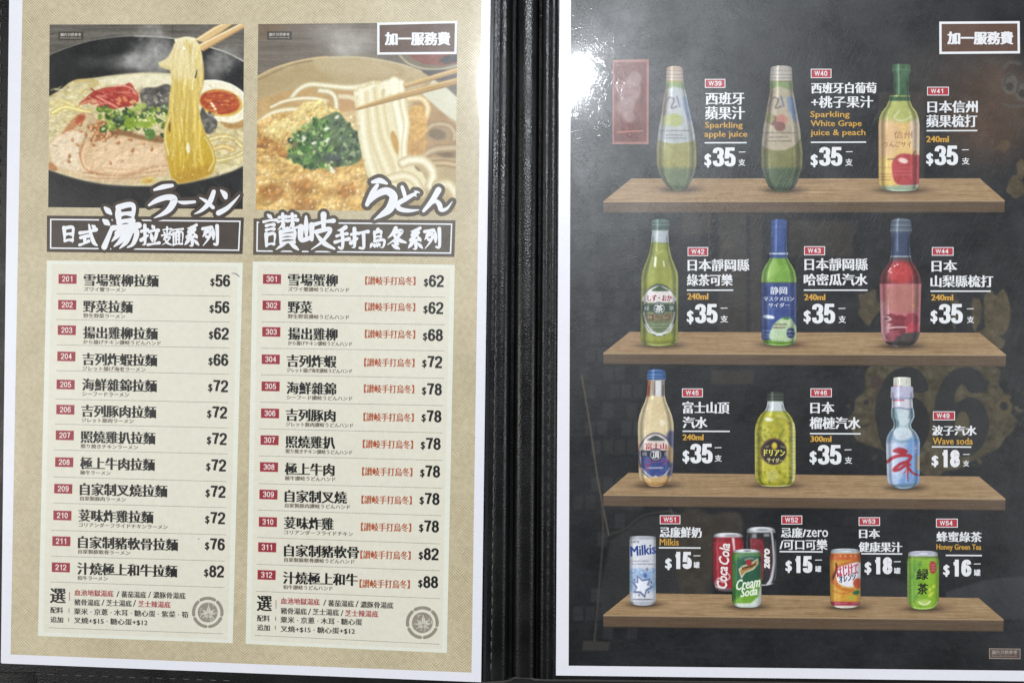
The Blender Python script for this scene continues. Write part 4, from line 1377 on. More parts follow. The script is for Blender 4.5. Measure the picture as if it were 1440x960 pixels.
RK = ['ズワイ蟹讃岐うどんハンド', '野生野菜讃岐うどんハンド', 'から揚げチキン讃岐うどんハンド', 'ジレット揚げ海老讃岐うどんハンド', 'シーフード讃岐うどんハンド', 'ジレット豚肉讃岐うどんハンド', '照り焼きチキン讃岐うどんハンド', '極牛讃岐うどんハンド', '自家製豚肉讃岐うどんハンド', 'コリアンダーフライドチキン', '自家製豚軟骨讃岐うどんハンド', '和牛讃岐うどんハンド']
RKX = [491.2, 491.2, 495.2, 495.2, 495.6, 496.8, 495.4, 471.8, 492.4, 496.4, 498.4, 467.8]
RP = [62, 62, 68, 72, 78, 78, 78, 78, 78, 78, 82, 88]
RTX = [370.1, 369.5, 369.1, 368.3, 368.1, 367.3, 366.7, 365.9, 365.1, 364.3, 363.3, 362.5]
RTY = [385.7, 422.6, 459.8, 498.3, 536.3, 574.2, 611.8, 649.5, 688.1, 726.6, 762.2, 801]
RNX = [405, 404.6, 404.6, 403.2, 402.8, 401.8, 401.3, 400.3, 400.3, 399.3, 399.4, 397.8]
RNY = [384.5, 422.8, 460.2, 498.3, 536.5, 574.2, 612, 650, 688.3, 725.8, 764.6, 803]
RBX = [513.5, 513.1, 513.1, 512.1, 511.7, 511.1, 510.1, 509.1, 508.3, 507.5, 506.7, 505.5]
RBY = [389.1, 425.8, 464, 503.9, 540.8, 580.6, 618.5, 657.1, 696.6, 734.9, 773.9, 814.5]
RPX = [596, 595.3, 594.7, 593.7, 593.3, 592.7, 591.6, 590.8, 590, 589.2, 588.7, 588]
RPY = [386.1, 424, 462, 499.9, 538.3, 576.2, 614.8, 653.7, 692.2, 730.8, 769.6, 808.9]
RDX = [368.5, 368.1, 367.7, 367.1, 365.5, 365.1, 364.5, 363.7, 363, 362.1, 361.3, 360.3, 358.7]
RDX1 = [626.3, 625.9, 625.4, 624.6, 623.9, 623.3, 622.6, 621.8, 620.8, 619.3, 619, 618.7, 618.3]
RDY = [414.1, 452.4, 489.4, 526.7, 565.1, 602.6, 640.6, 679.5, 716.7, 755.1, 792.8, 830.7, 892.7]
RDY1 = [417.9, 456.6, 493.2, 531.7, 570.1, 608.4, 647, 685.9, 724.6, 764.2, 802, 841.1, 905.2]


def price_panel(q, first, names, kana, kx, price, tx, ty, nx, ny, px_, py_, dx, dx1, dy, dy1, bx=None, by=None, label=None):
    m = MB()
    m.quad(q, 2, 1, 12, 24)
    p = np.asarray(q, float)
    m.quad(p - np.sign(p - p.mean(0)) * np.array([7.0, 5.0]), 2.4, 0, 12, 24)
    pan = m.build('price_panel', [INK_PANEL, INK_PANEL_EDGE], noodle, z_left, label)
    for i, t in enumerate(names):
        s = SLOPE(ny[i] + 8)
        r_ = MB()
        a, b = tx[i], ty[i]
        r_.quad([(a - .4, b - .3), (a + 25.4, b + s * 25 - .3), (a + 25.1, b + s * 25 + 13.3), (a - .5, b + 13.3)], 3, 2, 1, 1)
        r_.quad([(a, b), (a + 25, b + s * 25), (a + 24.8, b + s * 25 + 13), (a - .15, b + 13)], 3.4, 0, 1, 1)
        r_.code(str(first + i), a + 4.8, b + 2.5, 7.9, 4, 1, s, LEAN)
        r_.build('number_tag', [INK_RED, INK_CREAM, INK_PINK], pan, z_left)
        r_ = MB()
        w = 17.72 * len(t) - .6
        r_.ming(t, nx[i], ny[i], nx[i] + w, ny[i] + 17.3, 4, 0, .80, s, LEAN)
        r_.text(kana[i], nx[i] + .2, ny[i] + 18.7, kx[i], ny[i] + 25.0, 4, 1, .2, .1, s, LEAN)
        r_.build('dish_name', [INK_BLACK, INK_KANA], pan, z_left)
        if bx:
            r_ = MB()
            r_.text('【讃岐手打烏冬】', bx[i], by[i] - .5, bx[i] + 71, by[i] + 11.3, 4, 0, .4, 0, s * .6, LEAN)
            r_.build('noodle_note', [INK_NOTE], pan, z_left)
        r_ = MB()
        r_.text('$', px_[i], py_[i] + 5.6, px_[i] + 6.4, py_[i] + 17.6, 4, 0, .38, .3, 0, LEAN)
        ds = str(price[i])
        r_.digit(ds[0], px_[i] + 7.2, py_[i] + .3, px_[i] + 17.5, py_[i] + 17.4, 4, 0, 3.5, 2.9, s, LEAN)
        r_.digit(ds[1], px_[i] + 17.9, py_[i] + .4, px_[i] + 28.3, py_[i] + 17.5, 4, 0, 3.5, 2.9, s, LEAN)
        r_.build('dish_price', [INK_BLACK], pan, z_left)
    for i in range(len(dx)):
        d = MB()
        d.line(dx[i], dy[i], dx1[i], dy1[i], .85, 3, 0, (1.25, 2.0))
        d.build('dotted_rule', [INK_DOT], pan, z_left)
    return pan


pl = price_panel([(66, 366.3), (341.5, 369.4), (327.2, 903.6), (53.4, 893.4)], 201, LN, LK, LKX, LP, LTX, LTY, LNX, LNY, LPX, LPY, LDX, LDX1, LDY, LDY1, label='ramen price list numbered 201 to 212')
pr = price_panel([(355.4, 367.6), (639.6, 372.4), (628.4, 917.4), (345.6, 904.6)], 301, RN, RK, RKX, RP, RTX, RTY, RNX, RNY, RPX, RPY, RDX, RDX1, RDY, RDY1, RBX, RBY, label='udon price list numbered 301 to 312')


def soup_notes(items, bars, parent):
    m = MB()
    for (t, x0, y0, x1, y1, mi, b) in items:
        s = SLOPE(y0)
        ht = min(9.2, y1 - y0) if b < .5 else y1 - y0
        m.text(t, x0, y0, x1, y0 + ht, 4, mi, b, b * .25, s, LEAN)
    for (x, y0, y1, mi) in bars:
        m.line(x, y0, x - .1, y1, .9, 4, mi)
    m.build('soup_notes', [INK_GREY, ink('soup_red_ink', (168, 66, 68)), INK_BLACK], parent, z_left)


soup_notes([('選', 70.2, 826.3, 92.8, 847.2, 2, .8), ('血池地獄湯底', 104.4, 828, 159.8, 837.1, 1, .3), ('/', 163.6, 830.4, 168, 839, 0, .15), ('蕃茄湯底', 170.5, 830.3, 205.7, 839.5, 0, .3), ('/', 208.4, 831, 212.4, 840, 0, .15),
            ('濃豚骨湯底', 215.2, 831.3, 261.1, 840.8, 0, .3), ('豬骨湯底', 104.4, 841.4, 140.7, 850.6, 0, .3), ('/', 142.6, 842.4, 147, 851, 0, .15), ('芝士湯底', 149.3, 842.4, 185.4, 851.6, 0, .3), ('/', 187, 843, 191.4, 852, 0, .15),
            ('芝士辣湯底', 194, 843.8, 240, 853, 1, .3), ('配料', 70.8, 852.6, 88.9, 861.5, 0, .3), ('粟米 · 京蔥 · 木耳 · 糖心蛋 · 紫菜 · 筍', 103.8, 854.2, 265.1, 863.4, 0, .3),
            ('追加', 70.8, 866, 88.9, 874.6, 0, .3), ('叉燒+$15 · 糖心蛋+$12', 103.8, 867, 207.7, 876.6, 0, .3)], [(97.8, 832, 844, 1), (97, 855, 860.6, 0), (96.6, 868, 873.6, 0)], pl)
soup_notes([('選', 361.1, 836.7, 382.7, 858.4, 2, .8), ('血池地獄湯底', 394.7, 839.7, 449.7, 848.9, 1, .3), ('/', 454.4, 842.4, 459, 851, 0, .15), ('蕃茄湯底', 461.2, 842.8, 498, 852, 0, .3), ('/', 499.8, 844, 504.4, 853, 0, .15),
            ('濃豚骨湯底', 506.7, 844.7, 553.4, 854.1, 0, .3), ('豬骨湯底', 394.7, 853.6, 431.6, 862.8, 0, .3), ('/', 433, 855, 437.6, 864, 0, .15), ('芝士湯底', 439.6, 855, 476.9, 864.2, 0, .3), ('/', 479, 857, 483, 865.6, 0, .15),
            ('芝士辣湯底', 485, 856.8, 532.3, 866.2, 1, .3), ('配料', 361.5, 864, 379.6, 873, 0, .3), ('粟米 · 京蔥 · 木耳 · 糖心蛋', 394.3, 866, 509.5, 875.6, 0, .3),
            ('追加', 361.5, 877, 379.6, 886, 0, .3), ('叉燒+$15 · 糖心蛋+$12', 394.3, 879, 499.4, 888.8, 0, .3)], [(388.1, 843, 855.4, 1), (387.6, 866.4, 872, 0), (387.2, 879, 884.6, 0)], pr)


def seal(cx, cy, r, parent):
    """Grey printed seal: five arcs round a leafy splash."""
    m = MB()
    for k in range(5):
        a = -math.pi / 2 + k * 2 * math.pi / 5
        m.ring(cx, cy, r * .80, r, 4, 0, a - .50, a + .50, 12)
        for e in (-.5, .5):
            m.disc(cx + r * .9 * math.cos(a + e), cy + r * .9 * math.sin(a + e), r * .1, r * .1, 4.2, 0, 10)
    m.disc(cx, cy, r * .67, r * .67, 4, 1, 30)
    m.disc(cx, cy, r * .63, r * .63, 4.3, 0, 30)
    rr = random.Random(int(cx))
    for k, (a, l, w) in enumerate(((-1.55, .60, .22), (-2.5, .50, .17), (-.7, .52, .18), (-3.05, .6, .13), (-.15, .6, .14), (2.6, .52, .13), (.6, .48, .13), (1.1, .4, .1), (2.0, .42, .1))):
        x, y = cx + r * .05, cy + r * .12
        dx_, dy_ = math.cos(a), math.sin(a)
        pts = [(x - dx_ * r * .05, y - dy_ * r * .05), (x + dx_ * r * l * .45 - dy_ * r * w * .5, y + dy_ * r * l * .45 + dx_ * r * w * .5), (x + dx_ * r * l, y + dy_ * r * l), (x + dx_ * r * l * .45 + dy_ * r * w * .5, y + dy_ * r * l * .45 - dx_ * r * w * .5)]
        m.add(pts, 4.7 + .1 * k, [(0, 1, 2, 3)], 1)
        m.line(x, y, x + dx_ * r * l * .8, y + dy_ * r * l * .8, .5, 5.8 + .05 * k, 0)
    for k in range(10):
        a, d = rr.uniform(0, 6.3), r * rr.uniform(.42, .58)
        m.disc(cx + d * math.cos(a), cy + d * math.sin(a), .8, .8, 6.4, 1, 8)
    m.build('round_seal', [INK_SEAL, ink('seal_paper_ink', (214, 211, 194))], parent, z_left)


seal(292.1, 860.5, 22.2, pl)
seal(593.9, 874.9, 23.2, pr)
m = MB()
m.brush([(325.5, 384.6, .5), (330, 384.4, 1.0), (334, 386.6, 1.1), (337.2, 389.4, .5)], 4, 0)
m.disc(279.6, 757.4, .8, .8, 4, 0, 10)
m.disc(285, 405, .5, .5, 4, 0, 8)
m.build('pen_mark', [ink('blue_black_pen_ink', (52, 52, 72))], pl, z_left)

# ------------------------------------------------------------------ the drinks sheet
drinks = thing('menu_sheet', 'black drinks price sheet picturing bottles and cans on four wooden shelves, right of the spine', 'menu sheet', 1120, 480, 0.0)
RS = lambda y: -0.005 + 0.0155 * y / 945.0
m = MB()
m.quad([(787, -27), (1464, -31), (1461, 957.5), (781.8, 949)], 0, 0, 60, 40)
m.build('paper', [PAPER], drinks, z_right)

BOARD_Q = [(803, -15), (1447, -18), (1446, 942.4), (799.6, 935.3)]


def paint_board(q):
    c = photo_canvas(q, 470, 680, (20, 22, 25))
    r = random.Random(9)
    c.noise(9, 55, 40, 4)
    c.noise(9, 7, 5, 3)
    c.noise(6, 30, 3, 2)
    # faint bricks and posters on the printed wall
    for k in range(34):
        y = 20 + k * 26
        for j in range(6):
            x = 806 + j * 17 + (k % 2) * 8
            if r.random() < .6:
                c.poly([(x, y), (x + 14, y), (x + 14, y + 20), (x, y + 20)], r.choice([(50, 51, 53), (22, 24, 26), (46, 46, 46)]), 1.5, .6, sm=0)
    for (x0, y0, x1, y1) in ((1010, 300, 1050, 470), (1055, 300, 1072, 470), (1110, 310, 1200, 360), (1000, 520, 1060, 540), (1235, 130, 1300, 300), (960, 290, 1000, 330)):
        c.poly([(x0, y0), (x1, y0), (x1, y1), (x0, y1)], (60, 53, 46), 3, .7, sm=0)
    c.stroke([(997, 300), (998, 350), (1010, 380), (1060, 392), (1110, 392), (1150, 380), (1190, 350), (1206, 310)], 1.6, (66, 58, 50), 1.2, .8)
    c.stroke([(1090, 290), (1140, 320), (1180, 316)], 3, (60, 52, 46), 2, .6)
    c.ell(1025, 345, 9, 6, (66, 60, 44), .3, 3, .7)
    # guitar-like timber lines at the left
    c.stroke([(818, 528), (830, 600), (840, 670), (850, 722), (856, 752)], 2.6, (84, 74, 64), .9, .9)
    c.stroke([(846, 700), (848, 750), (842, 830), (836, 900)], 3.0, (66, 60, 54), 1.0, .8)
    c.stroke([(855, 752), (880, 742), (905, 724), (945, 718)], 2.0, (72, 66, 56), 1.0, .7)
    c.poly([(858, 760), (905, 728), (950, 720), (1000, 735), (1005, 880), (850, 880), (842, 840)], (46, 47, 46), 3, .8, sm=0)
    c.poly([(960, 718), (1000, 722), (1040, 722), (1040, 760), (1004, 800), (990, 850), (965, 850), (950, 790)], (58, 51, 42), 3, .85, tex=(14, 12, 10))
    c.poly([(820, 900), (858, 902), (856, 914), (818, 914)], (58, 55, 50), 1.5, .8, sm=0)
    c.stroke([(943, 715), (946, 722), (952, 726)], 3, (76, 68, 58), 1, .7)
    c.stroke([(938, 718), (960, 722), (985, 716)], 1.4, (66, 62, 56), 1, .6)
    # sloping floor shape, lower right
    c.poly([(1330, 832), (1385, 815), (1447, 808), (1447, 870), (1330, 870)], (54, 56, 58), 2, .8, sm=0)
    c.poly([(1200, 808), (1250, 812), (1290, 824), (1300, 860), (1190, 860)], (46, 48, 50), 3, .6, sm=0)
    # the stencilled double six on a worn tan splash
    tan = (84, 74, 50)
    blob = []
    for k in range(40):
        a = 2 * math.pi * k / 40
        rr_ = 1 + .07 * math.sin(5 * a) + r.uniform(-.06, .06)
        blob.append((1312 + 112 * rr_ * math.cos(a), 576 + 88 * rr_ * math.sin(a)))
    c.poly(blob, tan, 2.0, .78, tex=(34, 9, 8))
    dark = (27, 29, 31)
    for ox in (0, 83):
        c.poly([(1231 + ox, 580), (1236 + ox, 550), (1252 + ox, 524), (1276 + ox, 516), (1296 + ox, 524), (1306 + ox, 548), (1282 + ox, 552), (1272 + ox, 540), (1262 + ox, 548), (1260 + ox, 566), (1280 + ox, 558), (1298 + ox, 566), (1308 + ox, 592), (1302 + ox, 620), (1284 + ox, 640), (1260 + ox, 640), (1240 + ox, 626)], dark, .9, .97, sm=3)
        c.ell(1270 + ox, 596, 10, 18, tan, .1, 1.2, .9)
    for k in range(60):
        a, d = r.uniform(0, 6.3), r.uniform(85, 125)
        c.ell(1312 + d * math.cos(a), 576 + d * .8 * math.sin(a), r.uniform(1, 6), r.uniform(1, 4), r.choice([tan, dark, (62, 52, 40)]), a, 1, .8)
    c.ell(1412, 572, 12, 11, tan, 0, 1.2, .9)
    c.ell(1412, 571, 6, 6, dark, 0, 1.2, .9)
    c.ell(1232, 537, 9, 9, (58, 44, 40), 0, 2, .9)
    # more tan remnants
    for (x, y, rx, ry) in ((1222, 430, 18, 24), (1400, 438, 20, 34), (1372, 440, 8, 26), (1388, 478, 22, 16), (1342, 435, 6, 22), (1428, 262, 16, 16), (1436, 240, 6, 14), (1410, 205, 10, 8)):
        pts = [(x + rx * (1 + r.uniform(-.35, .35)) * math.cos(2 * math.pi * k / 12), y + ry * (1 + r.uniform(-.35, .35)) * math.sin(2 * math.pi * k / 12)) for k in range(12)]
        c.poly(pts, (84, 72, 46), 1.6, .85, tex=(24, 8, 8))
    # gear and clock marks, upper right, over a rusty cloud
    c.ell(1390, 150, 70, 80, (96, 72, 54), 0, 36, .75, (14, 20, 20))
    c.ell(1320, 110, 60, 50, (60, 50, 44), 0, 25, .6, (12, 14, 14))
    for (t0, x, y) in ((0, 1420, 118), (1, 1438, 128)):
        c.ell(x, y, 11, 15, (92, 88, 80), 0, 1.5, .75)
        c.ell(x, y + 4, 5.5, 6, (50, 44, 40), 0, 1, .9)
        c.stroke([(x - 8, y + 2), (x - 5, y - 10), (x + 3, y - 13)], 4, (50, 44, 40), 1, .6)
    c.stroke([(1412, 96), (1420, 88), (1434, 90)], 5, (80, 76, 70), 1.5, .7)
    c.stroke([(1410, 146), (1424, 150), (1444, 148)], 4, (80, 76, 70), 1.5, .7)
    for k in range(900):
        x, y = r.uniform(803, 1446), r.uniform(-15, 938)
        c.ell(x, y, r.uniform(.5, 1.6), r.uniform(.5, 1.2), r.choice([(58, 60, 62), (20, 22, 24), (50, 48, 44)]), 0, .7, .5)
    return c


cv = paint_board(BOARD_Q)
m = MB()
m.grid(cv.X, cv.Y, 1, 0, cv.ink())
m.build('chalkboard_print', [painted('chalkboard_print_ink', 0.22, 1500.0)], drinks, z_right, 'dark slate print with a faded double six')

# the pale red notice at the upper left of the sheet
cv = photo_canvas([(861.5, 84.5), (912.5, 83.5), (912, 203), (861, 203)], 70, 150, (150, 100, 90))
cv.poly([(864, 88), (909.5, 87.5), (909, 199.5), (863.5, 199.5)], (106, 48, 40), .6, sm=0, tex=(22, 7, 14))
for (x, y, rx, ry) in ((886, 130, 15, 20), (880, 150, 12, 14), (892, 112, 10, 12), (884, 165, 9, 8)):
    cv.ell(x, y, rx, ry, (150, 124, 122), .4, 3, .8, tex=(18, 5, 5))
cv.stroke([(868, 186), (904, 184)], 1.5, (190, 120, 104), 1)
m = MB()
m.grid(cv.X, cv.Y, 2, 0, cv.ink())
PIC = painted('picture_print_ink', 0.05, 1400.0)
m.build('red_notice_picture', [PIC], drinks, z_right, 'pale red upright notice with white edge')

# four printed shelves
SH = [((888, 251), (1377.7, 251), (1413, 282), (848.6, 283), 299.5, 299.0),
      ((885.5, 466.6), (1377.5, 467.8), (1414.7, 498.6), (848.4, 496.1), 511.9, 515.4),
      ((883.7, 664.4), (1376.5, 669.6), (1414, 701), (848.5, 694.8), 711.4, 717.4),
      ((886.3, 833.3), (1376.2, 840.3), (1411.4, 870.4), (848.3, 864), 881, 887.4)]
FEET = [[(953, 266, 44), (1099, 267, 44), (1265, 267, 56)], [(927, 485, 50), (1096, 484, 46), (1266, 486, 48)], [(922, 682, 46), (1090, 682, 54), (1271, 685, 42)],
        [(904, 849, 36), (1050, 852, 42), (1189, 853, 42), (1298, 855, 44)]]
SLAB = ['topmost wooden shelf behind the hazy glare', 'second wooden shelf from the top', 'third wooden shelf from the top', 'lowest wooden shelf carrying the cans']
for k, (bl, br, fr, fl, y0, y1) in enumerate(SH):
    cv = photo_canvas([bl, br, fr, fl], 380, 40, (158, 129, 94))
    cv.noise(20, 46, .9, 4, (1, .95, .85))
    cv.noise(8, 6, .6, 2)
    cv.noise(10, 160, 5, 3, (1, .9, .75))
    cv.noise(14, 30, .7, 2)
    cv.noise(7, 7, 7, 3)
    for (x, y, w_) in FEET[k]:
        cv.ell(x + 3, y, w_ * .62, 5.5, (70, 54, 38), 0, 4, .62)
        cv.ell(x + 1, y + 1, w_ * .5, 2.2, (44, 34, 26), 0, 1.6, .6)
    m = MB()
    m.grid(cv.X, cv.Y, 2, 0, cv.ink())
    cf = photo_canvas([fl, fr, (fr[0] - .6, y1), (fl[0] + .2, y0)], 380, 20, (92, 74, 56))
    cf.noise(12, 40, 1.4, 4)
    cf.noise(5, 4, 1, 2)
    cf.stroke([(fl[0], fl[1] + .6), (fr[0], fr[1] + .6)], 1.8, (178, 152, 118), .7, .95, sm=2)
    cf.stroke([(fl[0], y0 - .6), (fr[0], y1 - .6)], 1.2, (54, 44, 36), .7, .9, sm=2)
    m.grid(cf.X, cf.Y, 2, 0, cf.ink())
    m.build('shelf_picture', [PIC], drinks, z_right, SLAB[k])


# bottles and cans: outline rows (y, left, right), then the printed colours
def drink(kind, prof, base, label, paint, letters=(), edge=0.5, cap=None, base_lay=4):
    p = np.asarray(prof, float)
    if kind == 'can_picture':
        p[-1] += [0, -2.6, 2.6]
        p[0] += [0, -1.2, 1.2]
    ys = np.arange(p[0, 0], p[-1, 0] + .01, .62)
    xl = np.interp(ys, p[:, 0], p[:, 1])
    xr = np.interp(ys, p[:, 0], p[:, 2])
    nx = int((p[:, 2] - p[:, 1]).max() / .62)
    t = np.linspace(0, 1, nx)[None, :]
    X = xl[:, None] * (1 - t) + xr[:, None] * t
    if cap:                                     # curved top and bottom ends (in pixels of sag)
        u = (2 * t - 1) ** 2
        v = ((ys - ys[0]) / (ys[-1] - ys[0]))[:, None]
        Y = ys[:, None] + (1 - v) * cap[0] * u - v * cap[1] * u
    else:
        Y = ys[:, None] + 0 * t
    c = Canvas(X, Y, base)
    c.u = t + 0 * X
    paint(c)
    # studio shading in the product shot itself: darker flanks, soft vertical highlight
    f = 1 - edge * np.abs(2 * c.u - 1) ** 3
    hl = np.exp(-((c.u - .28) / .09) ** 2) * 16
    c.I = np.clip(c.I * f[..., None] + hl[..., None], 0, 255)
    yy = (c.Y - ys[0]) / (ys[-1] - ys[0])
    if kind == 'bottle_picture':
        band = np.exp(-((c.u - .10) / .045) ** 2) + np.exp(-((c.u - .90) / .05) ** 2)
        c.I = c.I * (1 - .26 * band * (yy > .14) * (yy < .985))[..., None]
        streak = np.exp(-((c.u - .20) / .022) ** 2) * (yy > .30) * (yy < .93) * 40 * (.6 + .4 * np.sin(yy * 19 + c.X[0, 0]))
        streak = streak + np.exp(-((c.u - .80) / .018) ** 2) * (yy > .36) * (yy < .9) * 22
        neck = np.exp(-((c.u - .34) / .05) ** 2) * (yy < .26) * 46
        base = np.exp(-((yy - .975) / .018) ** 2) * -34
        c.I = np.clip(c.I + (streak + neck + base)[..., None], 0, 255)
    else:
        band = np.exp(-((c.u - .03) / .05) ** 2) + np.exp(-((c.u - .97) / .06) ** 2)
        c.I = np.clip(c.I * (1 - .24 * band)[..., None] + (np.exp(-((c.u - .16) / .03) ** 2) * 30 * (yy > .1))[..., None], 0, 255)
    rim = np.exp(-((c.u - .965) / .022) ** 2) * 34 * (yy > .22) * (yy < .97) + np.exp(-((c.u - .045) / .02) ** 2) * 22 * (yy > .25) * (yy < .95)
    c.I = np.clip(c.I + rim[..., None], 0, 255)
    c.noise(9, 14, 26, 3)
    c.relief(np.ones(c.X.shape), 4, .10)
    c.mute(.88)
    c.blur(.8)
    c.noise(6, 1.3, 1.3, 2)
    m = MB()
    m.grid(c.X, c.Y, base_lay, 0, c.ink())
    o = m.build(kind, [PIC], drinks, z_right, label)
    if letters:
        m = MB()
        mats = []
        for i, L_ in enumerate(letters):
            t_, x0, y0, x1, y1, col = L_[:6]
            kw = L_[6] if len(L_) > 6 else {}
            mat = ink('letter_ink_%d_%d_%d' % col, col, .03)
            if mat not in mats:
                mats.append(mat)
            m.text(t_, x0, y0, x1, y1, base_lay + 1 + .3 * i, mats.index(mat), **kw)
        m.build('drink_lettering', mats, o, z_right)
    return o


def smear(c, lines, col, a=.8, w=1.2):
    """Rows of writing too small to read in the photograph: short broken strokes."""
    r = random.Random(int(lines[0][1] * 7))
    for (x0, y, x1) in lines:
        x = x0
        while x < x1:
            l = r.uniform(1.2, 4)
            c.stroke([(x, y + r.uniform(-.2, .2)), (min(x + l, x1), y + r.uniform(-.2, .2))], w, col, .5, a * r.uniform(.5, 1), sm=1)
            x += l + r.uniform(.4, 1.1)


def juice(peach):
    def f(c):
        dx = 146.5 if peach else 0
        x0, x1 = 930 + dx, 966 + dx
        c.I[:] = (142, 136, 58) if not peach else (120, 118, 58)
        c.noise(10, 6, 9, 3)
        y0 = 93
        c.poly([(x0 - 12, 236), (x1 + 20, 236), (x1 + 20, 272), (x0 - 12, 272)], (62, 84, 56) if peach else (84, 100, 64), 4, .9, sm=0)
        c.poly([(x0 - 10, 116), (x1 + 20, 116), (x1 + 20, 130), (x0 - 10, 130)], (122, 144, 84), 1, 1, sm=0)
        c.poly([(x0, 128), (x1 + 2, 128), (x1 + 14, 185), (x1 + 12, 196), (x1, 208 if peach else 200), (x0 + 15, 212 if peach else 202), (x0 - 4, 206 if peach else 198), (x0 - 10, 192), (x0 - 7, 170)], (176, 160, 134) if peach else (166, 172, 178), 1, .95, sm=2, tex=(10, 5, 5))
        c.poly([(x0 - 2, 130), (x0 + 10, 130), (x0 + 6, 165), (x0 - 6, 168)], (134, 104, 78), 3, .7)
        c.poly([(x1 - 6, 138), (x1 + 4, 140), (x1 + 8, 172), (x1 - 2, 160)], (104, 130, 176), 2, .85)
        c.stroke([(x0 + 4, 150), (x0 + 10, 138), (x0 + 18, 140), (x0 + 14, 152), (x0 + 22, 150)], 2.2, (96, 84, 96), .8, .9)
        c.stroke([(x0 + 22, 136), (x0 + 26, 150)], 2.2, (88, 96, 140), .8, .9)
        if peach:
            for (x, y, q_) in ((x0 + 12, 170, (104, 62, 58)), (x0 + 23, 168, (188, 112, 96)), (x0 + 5, 166, (132, 130, 70)), (x0 + 20, 178, (120, 70, 60))):
                c.ell(x, y, 8, 7, q_, .2, 1.2, .9, tex=(14, 4, 4))
        else:
            c.ell(x0 + 19, 169, 11, 9, (158, 164, 74), .2, 1.2, .9, tex=(10, 4, 4))
            c.ell(x0 + 6, 170, 7, 8, (174, 176, 110), .2, 2, .9)
        smear(c, [(x0 - 4, 187, x1 + 6), (x0 + 6, 193, x1 - 4), (x0 + 3, 198.5, x1)] if peach else [(x0 - 2, 184, x1 + 4), (x0 + 6, 190, x1 - 6), (x0 + 4, 194.5, x1 - 2)], (70, 56, 50))
        cc = (170, 160, 148) if peach else (172, 146, 122)
        c.poly([(x0, 90), (x1 + 6, 90), (x1 + 6, 114), (x0 - 4, 114)], cc, .6, sm=0)
        for y in (100, 105.5, 110):
            c.stroke([(x0 - 4, y), (x1 + 6, y + .4)], 1.1, (128, 118, 108), .5, .9, sm=1)
            c.stroke([(x0 - 4, y + 1.5), (x1 + 6, y + 1.9)], 1, (206, 198, 188), .5, .8, sm=1)
    return f


drink('bottle_picture', [(93, 939, 958.5), (95, 937.2, 960), (113, 936.6, 961), (121, 936.2, 962.6), (134, 933.6, 965.6), (152, 931, 969), (170, 928.2, 973.2), (190, 925.2, 977), (210, 923.2, 979.4), (232, 923.2, 979.4), (246, 926, 977), (258, 933, 972), (265, 939, 968), (268.5, 945, 963)],
      (150, 146, 74), 'hazy green bottle with pale blue apple label, leftmost on topmost shelf', juice(False), (), .28, (1.5, 2.5))
drink('bottle_picture', [(92.4, 1086, 1111.5), (94.5, 1083.6, 1113.6), (111, 1082.6, 1114.2), (128, 1082.6, 1115.6), (150, 1078.6, 1119.4), (180, 1073.4, 1124.8), (200, 1071.2, 1127), (216, 1070, 1129), (238, 1070.6, 1128.4), (250, 1074, 1124), (260, 1078.4, 1120.6), (266, 1081.6, 1117.4), (270, 1088, 1111)],
      (118, 120, 66), 'green bottle with silver cap and grape and peach label', juice(True), (), .3, (1.5, 2.5))


def cider(c):
    c.I[:] = (176, 180, 92)
    c.noise(14, 8, 10, 3)
    c.poly([(1245, 86), (1290, 86), (1290, 142), (1245, 142)], (58, 96, 62), .7, sm=0, tex=(14, 5, 8))
    c.stroke([(1250, 98), (1284, 98)], 1.4, (84, 122, 86), .6, sm=1)
    c.stroke([(1250, 135), (1284, 135.4)], 1.6, (170, 168, 84), .6, sm=1)
    c.stroke([(1264, 156), (1258, 166), (1268, 170), (1282, 164)], 3, (222, 222, 180), 1.5, .6)
    c.poly([(1230, 172), (1300, 172), (1300, 270), (1230, 270)], (226, 184, 108), 2.5, .98, sm=0, tex=(8, 10, 10))
    c.poly([(1230, 172), (1262, 174), (1262, 210), (1230, 230)], (222, 178, 128), 6, .8)
    c.poly([(1280, 172), (1300, 172), (1300, 215), (1284, 210)], (226, 200, 178), 4, .8)
    c.poly([(1230, 225), (1256, 225), (1260, 268), (1230, 268)], (232, 194, 92), 5, .7)
    c.poly([(1254, 236), (1258, 222), (1270, 216), (1284, 218), (1296, 222), (1300, 258), (1262, 259)], (184, 58, 62), .9, sm=4, tex=(12, 5, 5))
    c.ell(1270, 226, 7, 3.6, (244, 214, 200), .25, 1.2, .95)
    c.stroke([(1283, 219), (1287, 213)], 1.6, (140, 50, 46), .6)
    c.stroke([(1248, 224), (1260, 224)], 1.5, (110, 84, 60), .5)
    smear(c, [(1237, 236, 1252), (1237, 245, 1254), (1237, 249, 1254), (1237, 253, 1255)], (160, 100, 66), .8)
    smear(c, [(1264, 236, 1278), (1262, 241, 1280), (1258, 246, 1282)], (206, 120, 120), .7)
    c.poly([(1236, 262), (1300, 259), (1300, 272), (1245, 272)], (176, 200, 176), 1.5, .9, sm=0)


drink('bottle_picture', [(90, 1256, 1279), (92, 1254.6, 1280.6), (101, 1254.2, 1280.6), (104, 1256.4, 1278.6), (133, 1256.6, 1278.4), (135, 1250.8, 1279.6), (142, 1249.6, 1280), (150, 1246.4, 1283), (158, 1239.6, 1289), (166, 1236.4, 1292), (176, 1235.4, 1293.2), (258, 1235.6, 1292.6), (265, 1237.4, 1291), (269.5, 1246, 1287)],
      (176, 180, 92), 'green necked bottle with orange label and red apple', cider,
      [('信州', 1257, 184.5, 1283, 195, (176, 128, 96), {'bx': .2}), ('りんごサイ', 1243, 199, 1282, 207, (166, 120, 84), {'bx': .2})], .2, (.8, 2))


